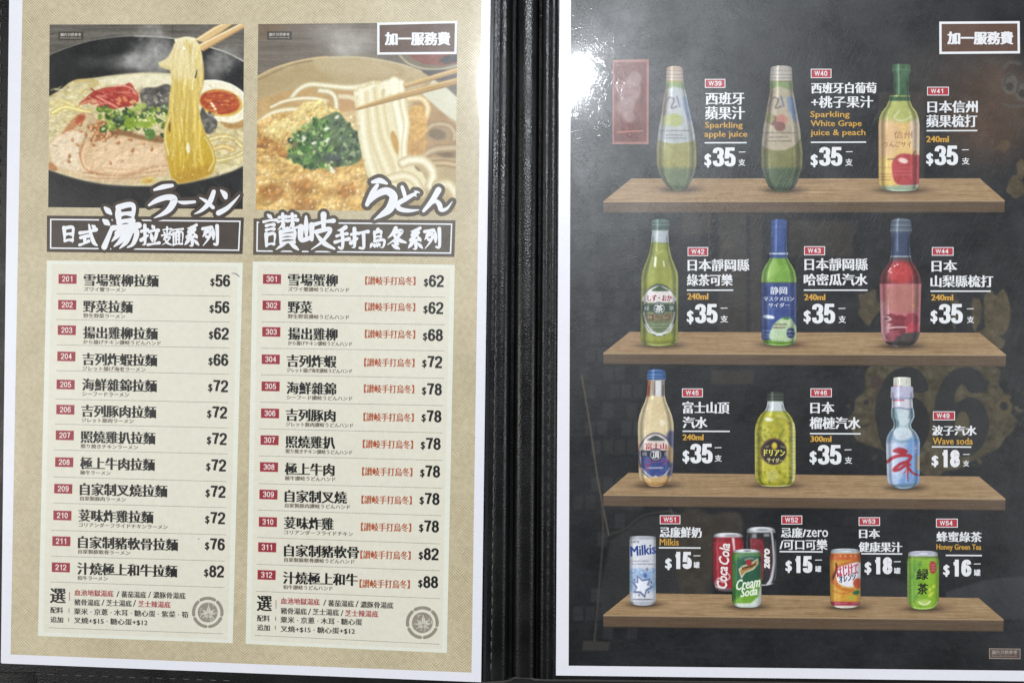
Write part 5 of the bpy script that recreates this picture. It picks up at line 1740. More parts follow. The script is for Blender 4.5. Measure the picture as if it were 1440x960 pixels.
def greentea(c):
    c.I[:] = (146, 152, 48)
    c.noise(12, 9, 12, 3)
    c.poly([(910, 304), (948, 304), (948, 324), (910, 324)], (58, 84, 74), .7, sm=0)
    for y in (311, 316):
        c.stroke([(910, y), (948, y)], 1.2, (112, 136, 126), .6, sm=1)
    c.poly([(910, 324), (948, 324), (948, 341.5), (910, 341.5)], (168, 176, 182), .6, sm=0)
    c.stroke([(914, 342), (942, 342)], 1.2, (96, 110, 44), .5, sm=1)
    c.poly([(914, 343), (926, 343), (916, 376), (902, 396), (902, 380)], (122, 128, 44), 3, .6)
    c.stroke([(922, 362), (921, 374)], 3.2, (232, 236, 206), .8)
    c.stroke([(933, 368), (934, 374)], 2.4, (214, 220, 176), .8, .9)
    c.stroke([(922, 358), (934, 352)], 1, (206, 214, 150), .8, .7)
    c.poly([(898, 406), (956, 406), (956, 470), (898, 470)], (122, 130, 52), 4, .6, sm=0)
    c.ell(927, 436, 25, 37, (44, 58, 48), 0, .8)
    c.ell(927, 436, 22.6, 34.5, (206, 206, 200), 0, .7)
    c.ell(927, 436, 20.4, 32, (94, 110, 72), 0, .7)
    c.poly([(905, 424), (910, 410), (920, 404), (934, 404), (944, 410), (949, 424)], (222, 214, 210), .7)
    c.poly([(917, 409), (923, 404), (928, 402), (934, 405), (940, 409)], (52, 78, 44), .7)
    c.poly([(903, 428), (951, 428), (951, 438), (903, 438)], (48, 64, 52), .6, sm=0)
    c.poly([(908, 440), (946, 440), (944, 452), (910, 452)], (118, 108, 72), 1, .9, sm=0, tex=(20, 4, 3))
    c.stroke([(912, 446), (944, 446)], 2, (150, 120, 94), .8, .9, sm=1)
    c.ell(927, 433.5, 9, 9, (42, 60, 54), 0, .7)
    c.ell(927, 433.5, 7.6, 7.6, (222, 226, 222), 0, .6)
    c.ell(927, 433.5, 6.6, 6.6, (42, 60, 54), 0, .6)
    smear(c, [(911, 456, 943), (914, 460, 940)], (178, 186, 150), .8)
    c.stroke([(907, 456), (913, 466), (924, 470)], 2, (216, 218, 210), .8)
    c.stroke([(947, 456), (941, 466), (930, 470)], 2, (216, 218, 210), .8)
    c.poly([(921, 472), (927, 468), (933, 472)], (226, 228, 224), .6, sm=0)
    c.stroke([(902, 481), (926, 485), (952, 481)], 1.6, (196, 204, 150), .7, .8)


drink('bottle_picture', [(307.6, 918.6, 938.6), (309.4, 916.4, 941), (322, 916, 941.4), (325, 917, 939.8), (341, 915.4, 940.4), (352, 913.4, 942.2), (362, 910.6, 944.6), (372, 906.4, 948.6), (382, 902.8, 952.6), (390, 901.8, 953.8), (476, 900.6, 953.4), (483, 902, 952), (487, 908, 947)],
      (146, 152, 48), 'yellow green tea bottle with round dark label, leftmost on second shelf', greentea,
      [('しず・おか', 910.5, 414.5, 945, 423.5, (150, 40, 66), {'bx': .4}), ('茶', 921.5, 428.5, 932.5, 439, (228, 232, 228), {'bx': .3, 'by': .2}), ('緑', 906, 430, 913, 436.5, (176, 190, 178), {}), ('茶', 941, 430, 948, 436.5, (176, 190, 178), {}), ('コーラ', 910, 441.5, 944, 451, (92, 60, 52), {'bx': .3})], .2, (1.2, 1.5))


def melon(c):
    c.I[:] = (118, 168, 52)
    c.noise(10, 8, 9, 3)
    c.poly([(1060, 304), (1130, 304), (1130, 363), (1060, 363)], (46, 74, 140), .7, sm=0, tex=(8, 5, 8))
    c.stroke([(1080, 319), (1110, 319)], 1, (80, 104, 164), .6, .8, sm=1)
    c.stroke([(1080, 356.6), (1110, 356.6)], 1.8, (226, 230, 236), .5, sm=1)
    c.poly([(1082, 372), (1090, 364), (1096, 380), (1078, 392)], (152, 194, 92), 3, .6)
    c.poly([(1060, 397), (1130, 397), (1130, 478), (1060, 478)], (38, 62, 132), .7, sm=0, tex=(8, 8, 8))
    c.poly([(1060, 397), (1130, 397), (1130, 399), (1060, 399)], (54, 66, 90), .6, .9, sm=0)
    c.poly([(1084, 478), (1086, 460), (1096, 449), (1108, 446), (1117, 454), (1122, 478)], (176, 202, 152), .9, tex=(16, 3, 6))
    for k in range(9):
        c.stroke([(1105, 448), (1090 + 4 * k, 462), (1086 + 4.4 * k, 479)], .9, (206, 222, 184), .7, .5)
    c.ell(1106, 447.5, 5, 2, (64, 120, 62), 0, .7)
    c.ell(1112, 468, 6, 7.4, (30, 48, 100), 0, .7)
    smear(c, [(1107, 466, 1117), (1108, 471, 1116)], (190, 204, 220), .9, 1.6)
    c.poly([(1075, 443), (1087, 444), (1088, 448), (1075, 447)], (222, 228, 236), .7)
    smear(c, [(1080, 434, 1112)], (110, 140, 200), .6, .8)
    smear(c, [(1090, 456, 1106), (1088, 460.5, 1104)], (96, 60, 62), .9, 1.8)
    smear(c, [(1072, 465, 1100), (1073, 470, 1094), (1074, 474, 1090)], (196, 206, 220), .7)
    c.stroke([(1074, 482), (1096, 485.5), (1118, 481)], 1.6, (172, 214, 130), .8, .8)


drink('bottle_picture', [(308, 1087, 1104), (309.6, 1084, 1106.6), (354, 1083.4, 1106.8), (355.4, 1082, 1108.4), (358, 1082, 1108.4), (359, 1083.6, 1106.8), (363, 1082.4, 1107.6), (367, 1080.6, 1109.6), (374, 1075.6, 1114.2), (382, 1071.8, 1118.2), (392, 1070.4, 1120), (476, 1071, 1120), (482, 1073.4, 1118.4), (486.4, 1079, 1113)],
      (118, 168, 52), 'bright green melon bottle with blue neck and navy label', melon,
      [('静岡', 1083, 403, 1107, 414, (222, 226, 234), {'bx': .25}), ('マスクメロン', 1074, 417, 1116.5, 423, (206, 212, 226), {'bx': .25}), ('サイダー', 1080.5, 426, 1110.5, 432, (206, 212, 226), {'bx': .25})], .22, (1.0, 1.6))


def berry(c):
    c.I[:] = (104, 34, 40)
    c.poly([(1230, 304), (1300, 304), (1300, 362), (1230, 362)], (52, 66, 98), .7, sm=0, tex=(8, 5, 9))
    c.poly([(1230, 304), (1300, 304), (1300, 327), (1230, 327)], (84, 96, 112), .7, sm=0)
    for y in (312, 319, 326):
        c.stroke([(1250, y), (1284, y)], 1.3, (56, 66, 84), .6, .9, sm=1)
        c.stroke([(1250, y - 2), (1284, y - 2)], 1, (140, 150, 162), .6, .8, sm=1)
    c.stroke([(1250, 360.6), (1283, 360.6)], 1.6, (176, 190, 206), .5, sm=1)
    c.poly([(1230, 362), (1300, 362), (1300, 368), (1230, 368)], (74, 66, 70), .7, sm=0)
    c.ell(1267, 384, 18, 17, (196, 54, 54), 0, 6, .95, tex=(20, 5, 5))
    for (x, y) in ((1252, 378), (1253, 383), (1250, 381), (1258, 374), (1262, 372)):
        c.ell(x, y, 1.4, 1.2, (240, 190, 190), 0, .7)
    c.poly([(1230, 399), (1300, 399), (1300, 480), (1230, 480)], (196, 108, 116), .7, sm=0, tex=(7, 9, 9))
    c.poly([(1250, 404), (1290, 403), (1288, 436), (1248, 436)], (178, 110, 96), 5, .8)
    c.poly([(1230, 430), (1246, 428), (1254, 470), (1250, 480), (1230, 476)], (212, 146, 152), 3, .8)
    for (x, y, rx, ry, q_) in ((1254, 448, 9, 7, (120, 36, 48)), (1267, 452, 12, 9, (132, 42, 54)), (1282, 450, 10, 10, (160, 52, 68)), (1284, 462, 9, 9, (196, 60, 78)), (1262, 464, 12, 9, (116, 40, 52)), (1258, 474, 12, 8, (136, 52, 66))):
        c.ell(x, y, rx, ry, q_, .2, 1.2, .95, tex=(14, 4, 4))
    c.stroke([(1241, 445), (1249, 446), (1253, 449), (1246, 451)], 1.6, (226, 196, 200), .6)
    c.stroke([(1245, 462), (1260, 460), (1274, 460)], 2.2, (216, 170, 172), .7)
    smear(c, [(1252, 466, 1264), (1254, 470, 1266)], (200, 110, 120), .7)
    c.ell(1285, 430, 3, 2, (206, 150, 80), .5, .9, .8)
    c.poly([(1230, 482), (1254, 480), (1268, 470), (1296, 468), (1296, 490), (1236, 490)], (70, 62, 60), 1.2, .95, tex=(10, 5, 5))
    c.stroke([(1240, 474), (1246, 483), (1262, 487)], 1.4, (150, 136, 124), .8, .8)


drink('bottle_picture', [(306.8, 1257, 1277), (309, 1253, 1281), (325, 1251, 1282.6), (328, 1253, 1279.6), (358, 1252.6, 1280.4), (362, 1251.6, 1281.6), (368, 1250, 1283), (374, 1246, 1287), (382, 1240.4, 1292), (390, 1237.6, 1294.6), (400, 1236.8, 1295.6), (470, 1239, 1293.6), (480, 1242.4, 1290.4), (485, 1247, 1286), (488.4, 1255, 1279)],
      (104, 34, 40), 'dark red bottle with pink label, rightmost on second shelf', berry, (), .25, (1.4, 2.0))


def fuji(c):
    c.I[:] = (222, 200, 152)
    c.noise(8, 9, 11, 3)
    c.poly([(900, 514), (945, 514), (945, 534), (900, 534)], (44, 88, 150), .7, sm=0)
    for y in (523, 529, 532.5):
        c.stroke([(904, y), (940, y + .3)], 1.2, (28, 58, 116), .6, .9, sm=1)
        c.stroke([(906, y - 2), (930, y - 2)], 1.1, (120, 160, 206), .7, .7, sm=1)
    c.poly([(905, 534), (940, 534), (940, 556), (905, 556)], (176, 164, 150), .6, sm=0)
    c.poly([(909, 535), (915, 535), (914, 557), (908, 557)], (178, 92, 58), 1.2, .95, sm=0)
    c.poly([(917, 535), (921, 535), (921, 556), (917, 556)], (108, 92, 80), 1, .8, sm=0)
    c.poly([(922, 535), (930, 535), (930, 557), (922, 557)], (226, 226, 226), 1.2, .9, sm=0)
    c.poly([(930, 535), (934, 535), (934, 557), (930, 557)], (112, 110, 112), 1, .7, sm=0)
    c.ell(932, 595, 3.5, 4.5, (240, 228, 196), .3, 1, .8)
    c.ell(930, 592, 1.4, 1.6, (255, 250, 236), .3, .6, .9)
    c.stroke([(903, 576), (900, 592)], 2, (240, 222, 178), 1.2, .7)
    c.poly([(896, 612), (950, 612), (950, 664), (896, 664)], (206, 186, 150), 2, .6, sm=0)
    c.poly([(936, 614), (950, 610), (950, 668), (936, 664)], (70, 74, 130), 2.5, .85)
    c.poly([(896, 628), (904, 626), (904, 656), (896, 654)], (176, 86, 70), 2, .6)
    c.ell(922, 641, 24.5, 33, (58, 62, 92), 0, .9)
    c.ell(922, 641, 22.4, 30.8, (206, 198, 190), 0, .7)
    c.ell(922, 647, 20.5, 25, (56, 74, 142), 0, .8, tex=(14, 5, 4))
    c.poly([(902, 636), (904, 622), (912, 613), (922, 610), (932, 613), (940, 622), (942, 636)], (222, 206, 196), .7)
    c.poly([(911, 619), (915, 615), (922, 612), (929, 615), (934, 619)], (62, 76, 76), .7)
    c.poly([(901, 633), (942, 633), (942, 642), (901, 642)], (34, 38, 58), .6, sm=0)
    c.ell(922, 639, 9.2, 9.2, (34, 38, 56), 0, .7)
    c.ell(922, 639, 7.6, 7.6, (226, 224, 222), 0, .6)
    c.ell(922, 639, 6.6, 6.6, (34, 38, 56), 0, .6)
    c.poly([(938, 628), (946, 630), (946, 650), (938, 644)], (210, 166, 110), 1.5, .85)
    c.stroke([(910, 657.6), (932, 657.4)], 1.6, (206, 200, 206), .6, sm=1)
    c.stroke([(906, 652), (912, 656), (906, 662)], 2, (150, 46, 66), 1, .8)
    c.stroke([(902, 658), (912, 668), (922, 672), (934, 668), (942, 658)], 2, (210, 206, 206), .8, .9)
    c.poly([(916, 672), (922, 668), (928, 672)], (220, 218, 214), .6, sm=0)
    c.poly([(896, 672), (950, 668), (950, 686), (896, 686)], (214, 170, 108), 2.5, .85, sm=0)
    c.stroke([(903, 678), (922, 682), (942, 677)], 2, (178, 124, 70), 1.2, .8)


drink('bottle_picture', [(518.8, 914, 932), (520.4, 910.4, 936), (532, 909.2, 937), (534.6, 911, 934.6), (556, 909.2, 934.8), (564, 906.8, 936.8), (574, 902.4, 941), (584, 899, 945), (594, 897.2, 947), (606, 896.8, 947.6), (658, 898, 946.6), (672, 898.6, 945), (679, 902, 941.6), (684, 911, 933)],
      (222, 200, 152), 'cream coloured cola bottle with blue cap and mountain label', fuji,
      [('富士山', 907.5, 622.5, 937.5, 631.5, (172, 44, 52), {'bx': .5}), ('頂', 917, 634, 927, 644, (232, 230, 228), {'bx': .25, 'by': .2}), ('微', 903, 635, 910, 641, (170, 170, 180), {}), ('炭', 934, 635, 940, 641, (170, 170, 180), {}), ('コーラ', 906, 645, 938, 654, (148, 60, 110), {'bx': .4})], .2, (1.2, 2))


def durian(c):
    c.I[:] = (182, 178, 40)
    r = random.Random(2)
    c.noise(16, 6, 6, 3)
    for k in range(170):
        x, y = r.uniform(1060, 1120), r.uniform(586, 680)
        c.ell(x, y, r.uniform(2, 5), r.uniform(2, 5), r.choice([(206, 198, 52), (160, 156, 30), (196, 176, 48), (214, 210, 74), (140, 138, 34)]), r.uniform(0, 3), 1.4, .5)
    for k in range(70):
        x, y = r.uniform(1064, 1114), r.uniform(592, 680)
        c.ell(x, y, r.uniform(1, 3), r.uniform(.8, 1.8), (122, 118, 26), r.uniform(0, 3), 1.0, .6)
    c.poly([(1070, 549), (1110, 549), (1110, 564), (1070, 564)], (42, 52, 40), .7, sm=0)
    for y in (555, 560):
        c.stroke([(1076, y), (1104, y)], 1, (96, 104, 90), .6, .8, sm=1)
    c.poly([(1070, 564), (1110, 564), (1108, 577.5), (1072, 577.5)], (196, 202, 206), .6, sm=0)
    c.stroke([(1076, 578.5), (1104, 578.5)], 1.5, (150, 160, 110), .6, .9, sm=1)
    c.ell(1081, 589.5, 6, 2.6, (240, 240, 216), .1, 1.4, .95)
    c.stroke([(1092, 584), (1106, 588), (1110, 592)], 2.4, (206, 204, 110), 1.2, .8)
    for k in range(16):
        y = 596 + k * 5.2
        c.ell(1115.4, y, 2.2, 2.4, (232, 230, 176), 0, 1, .8)
    c.stroke([(1062.6, 600), (1062.4, 672), (1070, 681)], 1.2, (222, 224, 150), .7, .8)
    c.ell(1088, 634.6, 18.6, 18.8, (102, 66, 50), 0, .8)
    c.ell(1088.4, 635, 16.6, 17, (38, 30, 30), 0, .8)
    c.ell(1089, 626.5, 4, 5, (206, 174, 36), 0, .7)
    c.ell(1089, 625.5, 2, 2.4, (226, 200, 84), 0, .7, .8)
    c.stroke([(1077, 628), (1081, 627)], 1.4, (170, 160, 120), .6)
    c.stroke([(1098, 627), (1103, 629)], 1.4, (170, 160, 120), .6)
    c.ell(1087, 669, 8, 8, (192, 186, 110), 0, 2, .6)
    c.stroke([(1066, 682), (1090, 684), (1114, 681)], 1.6, (224, 226, 170), .6)


drink('bottle_picture', [(550.6, 1080, 1100), (552, 1078, 1102), (562.6, 1078, 1102.4), (564.4, 1079.2, 1101.2), (572, 1078, 1102.8), (577, 1075.4, 1105), (582, 1070, 1110), (588, 1066, 1114), (596, 1062.8, 1117.4), (606, 1061.4, 1118.8), (664, 1061.6, 1119), (674, 1062.8, 1118), (680, 1066, 1115.4), (684, 1072, 1110)],
      (182, 178, 40), 'squat yellow bottle full of fruit with round black label', durian,
      [('ドリアン', 1074, 631.5, 1104, 640.5, (222, 214, 96), {'bx': .5, 'slope': .02}), ('サイダー', 1078.5, 643, 1101.5, 649.5, (206, 196, 130), {'bx': .3, 'slope': .05})], .16, (.6, 1))


def wave(c):
    c.I[:] = (132, 160, 186)
    c.poly([(1245, 526), (1292, 526), (1292, 543), (1245, 543)], (216, 219, 204), .7, sm=0)
    for x in (1260, 1263.5, 1275):
        c.stroke([(x, 533), (x, 540)], 1, (178, 150, 120), .6, .8, sm=1)
    c.stroke([(1254, 542), (1268, 543)], 1.3, (196, 120, 120), .6, sm=1)
    c.poly([(1245, 543), (1292, 543), (1292, 560), (1245, 560)], (186, 184, 210), .6, sm=0, tex=(8, 6, 4))
    c.stroke([(1252, 559.6), (1286, 559.6)], 1.2, (130, 134, 166), .6, sm=1)
    c.poly([(1250, 561), (1290, 561), (1290, 574), (1250, 574)], (206, 204, 218), .7, sm=0)
    c.stroke([(1256, 562.6), (1271, 562.4)], 1.8, (186, 64, 80), .6, sm=1)
    c.poly([(1250, 574), (1290, 574), (1290, 606), (1250, 606)], (160, 184, 194), .8, sm=0, tex=(16, 4, 6))
    c.poly([(1254, 576), (1260, 578), (1262, 592), (1255, 594)], (98, 126, 140), 1.2, .85)
    c.poly([(1280, 576), (1284, 578), (1283, 588), (1277, 588)], (98, 126, 142), 1.2, .85)
    c.poly([(1259, 590), (1264, 592), (1263, 606), (1258, 604)], (78, 110, 122), 1.2, .85)
    c.poly([(1264, 576), (1278, 578), (1275, 596), (1266, 596)], (202, 216, 220), 2, .8)
    c.poly([(1256, 605), (1270, 600), (1282, 606), (1280, 616), (1262, 618)], (206, 218, 226), 2, .85)
    c.stroke([(1255, 574), (1265, 573), (1276, 575), (1284, 574)], 1.4, (104, 116, 146), .7)
    c.poly([(1245, 624), (1294, 621), (1294, 678), (1245, 682)], (178, 196, 226), .7, sm=0, tex=(10, 9, 9))
    c.poly([(1276, 622), (1294, 621), (1294, 684), (1262, 684), (1274, 660)], (92, 142, 206), 4, .75)
    c.poly([(1246, 626), (1262, 624), (1258, 660), (1246, 664)], (206, 212, 234), 4, .7)
    red = (178, 34, 48)
    c.poly([(1255, 634), (1262, 629), (1271, 630), (1277, 634), (1272, 638), (1262, 637)], red, .6)
    c.stroke([(1248, 649), (1256, 643), (1268, 640), (1280, 641), (1277, 648), (1266, 652), (1259, 658)], 4.6, red, .6)
    c.stroke([(1259, 657), (1257, 661), (1264, 660), (1272, 655), (1279, 653)], 4.0, red, .6)
    c.stroke([(1277, 650), (1276, 664), (1277, 676)], (4, 1.4), red, .6)
    c.stroke([(1277, 658), (1270, 666)], (2.2, .8), red, .6)
    c.stroke([(1277, 657), (1284, 665), (1293, 668)], (4, 1.6), red, .6)
    c.stroke([(1275, 660), (1274, 678)], 1, (230, 234, 244), .5, .8)
    c.poly([(1285, 626), (1291, 625), (1291, 636), (1286, 638)], (150, 164, 214), .6, sm=0)
    c.stroke([(1287, 630), (1289.6, 629.6)], 1.4, (236, 238, 248), .5, sm=1)
    c.poly([(1290, 640), (1292.5, 640), (1292.5, 660), (1289, 660)], (222, 170, 90), .6, .95, sm=0)
    for j in range(5):
        for i in range(9):
            c.ell(1258 + i * 2.3, 668 + j * 2.2, .6, .6, (108, 150, 200), 0, .4, .8)
            c.ell(1256 + i * 2.3, 625 + j * 1.6, .5, .5, (120, 156, 206), 0, .4, .4)
    c.poly([(1246, 682), (1294, 678), (1294, 690), (1246, 690)], (122, 152, 176), .9, .95, sm=0)
    c.stroke([(1250, 683), (1270, 686), (1291, 681)], 1.2, (190, 208, 222), .7, .8)


drink('bottle_picture', [(530, 1256.6, 1280.6), (542.4, 1256.2, 1281), (543.6, 1252.8, 1284), (558.8, 1252.4, 1284.6), (560, 1254, 1283), (572, 1254, 1283.8), (577, 1253, 1285.4), (586, 1253.2, 1286), (591, 1255.4, 1283.8), (597, 1257, 1280.8), (602, 1255.6, 1282), (608, 1250.6, 1288), (615, 1247, 1292), (622, 1245.8, 1293.6), (676, 1247.6, 1293.2), (682, 1250, 1291.6), (687, 1259, 1284)],
      (132, 160, 186), 'pale blue marble soda bottle with pinched neck and red brush mark', wave, (), .16, (.8, 2))


def milk(c):
    c.I[:] = (214, 216, 224)
    c.poly([(880, 750), (926, 750), (926, 757), (880, 757)], (176, 180, 188), .6, sm=0)
    c.stroke([(884, 757.4), (924, 757.4)], 1, (150, 154, 166), .6, .8, sm=1)
    c.poly([(884, 802), (900, 798), (912, 803), (924, 798), (924, 828), (884, 830)], (150, 178, 214), 3, .85, tex=(14, 4, 4))
    for (x, y, q_) in ((891, 803, 4), (903, 805, 5), (917, 802, 4), (910, 808, 5), (888, 815, 4), (920, 818, 5)):
        c.ell(x, y, q_, q_, (132, 166, 210), 0, 1, .8)
        c.ell(x - 1, y - 1, q_ * .4, q_ * .4, (196, 214, 236), 0, .8, .8)
    star = [(895.6, 808), (903, 815), (915, 813), (911, 822), (919, 824), (909, 830), (907, 840), (900, 833), (890, 832.6), (895, 826), (889, 818), (896, 818)]
    c.poly(star, (60, 72, 120), .8, sm=0)
    c.poly([(903.5 + (x - 903.5) * .80, 823 + (y - 823) * .80) for x, y in star], (232, 236, 246), .8, sm=0)
    c.ell(907.5, 808.5, 2.6, 3.4, (70, 96, 168), .3, .7, .9)
    c.ell(910, 800, 2, 2.4, (110, 100, 120), .4, .7, .8)
    for (x, y) in ((898.6, 836), (912, 832), (892, 815), (916, 818)):
        c.ell(x, y, 1, 1.4, (40, 44, 64), .4, .5, .9)
    smear(c, [(887.6, 788.4, 912), (889, 792.6, 921)], (74, 78, 98), .8, 1)
    smear(c, [(889.4, 842.4, 919)], (46, 48, 60), .9, 1.3)
    c.poly([(882, 845), (926, 845), (926, 852), (882, 852)], (172, 176, 186), .8, .9, sm=0)


drink('can_picture', [(753, 887, 920.6), (756, 885.4, 922.2), (845, 885.2, 922.4), (848, 887, 921), (851, 892, 916)], (214, 216, 224), 'tall white and blue can, leftmost on lowest shelf', milk,
      [('LOTTE', 887.6, 759.6, 899, 763, (60, 64, 80), {'bx': .15}), ('Milkis', 886.4, 767, 922.4, 781.4, (40, 68, 138), {'bx': .55, 'by': .25, 'slope': -.07, 'rot': -.05})], .22, (1, 2))


def red(c):
    c.I[:] = (166, 28, 40)
    c.poly([(998, 745), (1050, 745), (1050, 755.4), (998, 755.4)], (186, 186, 188), .6, sm=0)
    c.ell(1024, 751.6, 18, 2.6, (222, 224, 226), 0, .8)
    c.ell(1028, 752.4, 9, 1.3, (150, 152, 156), 0, .8)
    c.poly([(1000, 755), (1050, 755), (1050, 761), (1000, 761)], (140, 24, 34), 1.2, .7, sm=0)
    c.poly([(1029, 756), (1033, 756), (1034, 775), (1031.6, 775)], (236, 214, 214), .9, .95, sm=0)
    c.poly([(1034, 758), (1046, 758), (1046, 790), (1037, 790)], (190, 34, 46), 2, .8, sm=0)
    c.stroke([(1005, 762), (1009, 780), (1008, 800)], 1.2, (206, 80, 88), 1, .7)
    c.stroke([(1018, 826), (1006, 822), (1011, 812), (1016, 818), (1026, 812), (1024, 806)], 1.6, (236, 224, 222), .6, .9)
    c.stroke([(1004, 824), (1024, 828), (1042, 826)], 1.8, (226, 214, 212), .6)
    c.poly([(1000, 827), (1048, 827), (1048, 836), (1000, 836)], (74, 68, 72), 1, .9, sm=0)


def rot_text(m, txt, cx, cy, length, height, ang, lay, mi, b):
    """Lettering turned to run up the side of a can."""
    n0 = len(m.V)
    m.text(txt, cx - length / 2, cy - height / 2, cx + length / 2, cy + height / 2, lay, mi, b, b, 0, 0, .18)
    ca, sa = math.cos(ang), math.sin(ang)
    for a in m.V[n0:]:
        x, y = a[:, 0] - cx, a[:, 1] - cy
        a[:, 0], a[:, 1] = cx + x * ca - y * sa, cy + x * sa + y * ca


can = drink('can_picture', [(748.6, 1008, 1040), (751, 1003.6, 1044.4), (756, 1003.6, 1044.6), (761, 1001.8, 1046), (818, 1002.6, 1046), (825, 1005, 1043), (831.6, 1010, 1038)], (166, 28, 40), 'red cola can standing behind the green can', red, (), .25, (1.2, 2))
m = MB()
rot_text(m, 'Coca', 1015.6, 811, 32, 15, -math.pi / 2 + .04, 5, 0, .45)
rot_text(m, 'Cola', 1018.6, 778, 31, 15, -math.pi / 2 + .06, 6, 0, .45)
m.build('drink_lettering', [ink('can_white_ink', (236, 228, 226), .02)], can, z_right)


def black(c):
    c.I[:] = (34, 33, 35)
    c.poly([(1044, 736), (1098, 736), (1098, 748.6), (1044, 748.6)], (176, 178, 182), .6, sm=0)
    c.ell(1070, 743.6, 17, 3, (222, 224, 228), 0, .8)
    c.ell(1072, 744.4, 9, 1.5, (140, 142, 146), 0, .8)
    c.poly([(1058, 750), (1064, 750), (1064, 756), (1057, 756)], (150, 152, 156), 1.2, .8, sm=0)
    c.poly([(1074, 750), (1082, 750), (1082, 754), (1074, 754)], (164, 166, 170), 1.2, .8, sm=0)
    c.poly([(1055, 757), (1073, 757), (1075, 772), (1073, 815), (1063, 815), (1056, 790)], (134, 34, 42), 1, .95, sm=0, tex=(26, 4, 4))
    c.poly([(1074.4, 756), (1081.4, 755), (1082, 812), (1075.6, 815)], (40, 39, 41), .7, .95, sm=0)
    c.poly([(1083.4, 765), (1084.6, 765), (1084, 808), (1082.6, 808)], (134, 44, 52), .6, .9, sm=0)
    c.stroke([(1085, 748), (1087, 764), (1088.4, 790), (1085, 812), (1080, 821)], (2.4, 4.6), (206, 208, 212), .8)
    c.stroke([(1052, 750), (1050.4, 760), (1050, 800)], 1.4, (130, 132, 136), .8, .9)
    c.stroke([(1090.6, 760), (1091.4, 800), (1089, 815)], 1.4, (120, 122, 126), .8, .9)
    c.stroke([(1062, 821), (1074, 822.4), (1086, 820)], 2, (196, 198, 202), .7)


can = drink('can_picture', [(740.4, 1056, 1084), (742.6, 1051, 1089.4), (747, 1050, 1090.6), (753, 1049, 1092), (812, 1049.4, 1092), (818, 1052, 1089.6), (823.4, 1058, 1084)], (34, 33, 35), 'black cola can with red panel standing behind the green can', black, (), .2, (1, 2))
m = MB()
rot_text(m, 'zero', 1078.6, 784.6, 28, 8.4, -math.pi / 2, 5, 0, .7)
m.build('drink_lettering', [ink('can_white_ink', (236, 228, 226), .02)], can, z_right)


def cream(c):
    c.I[:] = (52, 116, 44)
    c.poly([(1026, 768), (1076, 768), (1076, 776.6), (1026, 776.6)], (190, 192, 194), .6, sm=0)
    c.ell(1050, 774, 15, 1.9, (232, 234, 236), 0, .8)
    c.ell(1051, 774, 5, .9, (90, 92, 96), 0, .6)
    c.poly([(1027, 777), (1075, 777), (1075, 782), (1027, 782)], (96, 158, 58), 1, .9, sm=0)
    c.poly([(1038, 778), (1064, 778), (1064, 786), (1038, 786)], (92, 128, 112), 2, .8, sm=0)
    c.poly([(1028, 785), (1036, 784), (1034, 820), (1028, 824)], (84, 150, 56), 2, .8)
    c.poly([(1038, 786), (1072, 784), (1072, 812), (1040, 822), (1034, 800)], (28, 84, 62), 3, .85)
    c.poly([(1030, 846), (1050, 830), (1072, 812), (1072, 836), (1054, 850), (1030, 852)], (124, 180, 46), 3, .85)
    c.poly([(1056, 850), (1062, 842), (1066, 838), (1068, 826), (1073, 824), (1073, 852)], (226, 230, 226), 1.4, .9, tex=(20, 3, 3))
    c.poly([(1038.6, 800), (1044, 795), (1056, 791), (1066, 784), (1066.6, 792), (1060, 800), (1048, 805), (1042.6, 813)], (226, 216, 190), .6, sm=0)
    c.poly([(1040.2, 801), (1045, 796.8), (1056.4, 793), (1065, 786.6), (1065, 792), (1059, 798.6), (1047.4, 803.4), (1042.6, 809.6)], (168, 118, 54), .6, sm=0)
    c.ell(1053, 790.4, 4.2, 4.4, (170, 36, 44), 0, .6)
    c.stroke([(1047, 787), (1053, 785), (1060, 785)], 1.4, (196, 190, 176), .6, .8)
    c.poly([(1028, 848), (1074, 847), (1074, 856), (1028, 856)], (214, 218, 218), .8, .9, sm=0)
    c.stroke([(1033, 853), (1060, 854), (1070, 851)], 1.4, (110, 130, 110), .8, .8)


can = drink('can_picture', [(771.6, 1036, 1064), (773.6, 1031, 1068.8), (777.4, 1030.4, 1069.6), (781, 1029, 1070.6), (846, 1029.4, 1070.8), (850.6, 1032, 1069), (854.6, 1038, 1063)], (52, 116, 44), 'green cream soda can standing in front of two cola cans', cream,
            [('Schweppes', 1043, 796.6, 1063.4, 802.4, (46, 36, 26), {'bx': .25, 'slope': -.32, 'rot': 0}), ('Cream', 1035, 815, 1069.6, 830, (226, 238, 214), {'bx': .5, 'by': .3, 'slope': -.16, 'shear': .15}), ('Soda', 1042, 827, 1066, 839.4, (226, 238, 214), {'bx': .5, 'by': .3, 'slope': -.16, 'shear': .15})], .22, (1, 1.6), 9)


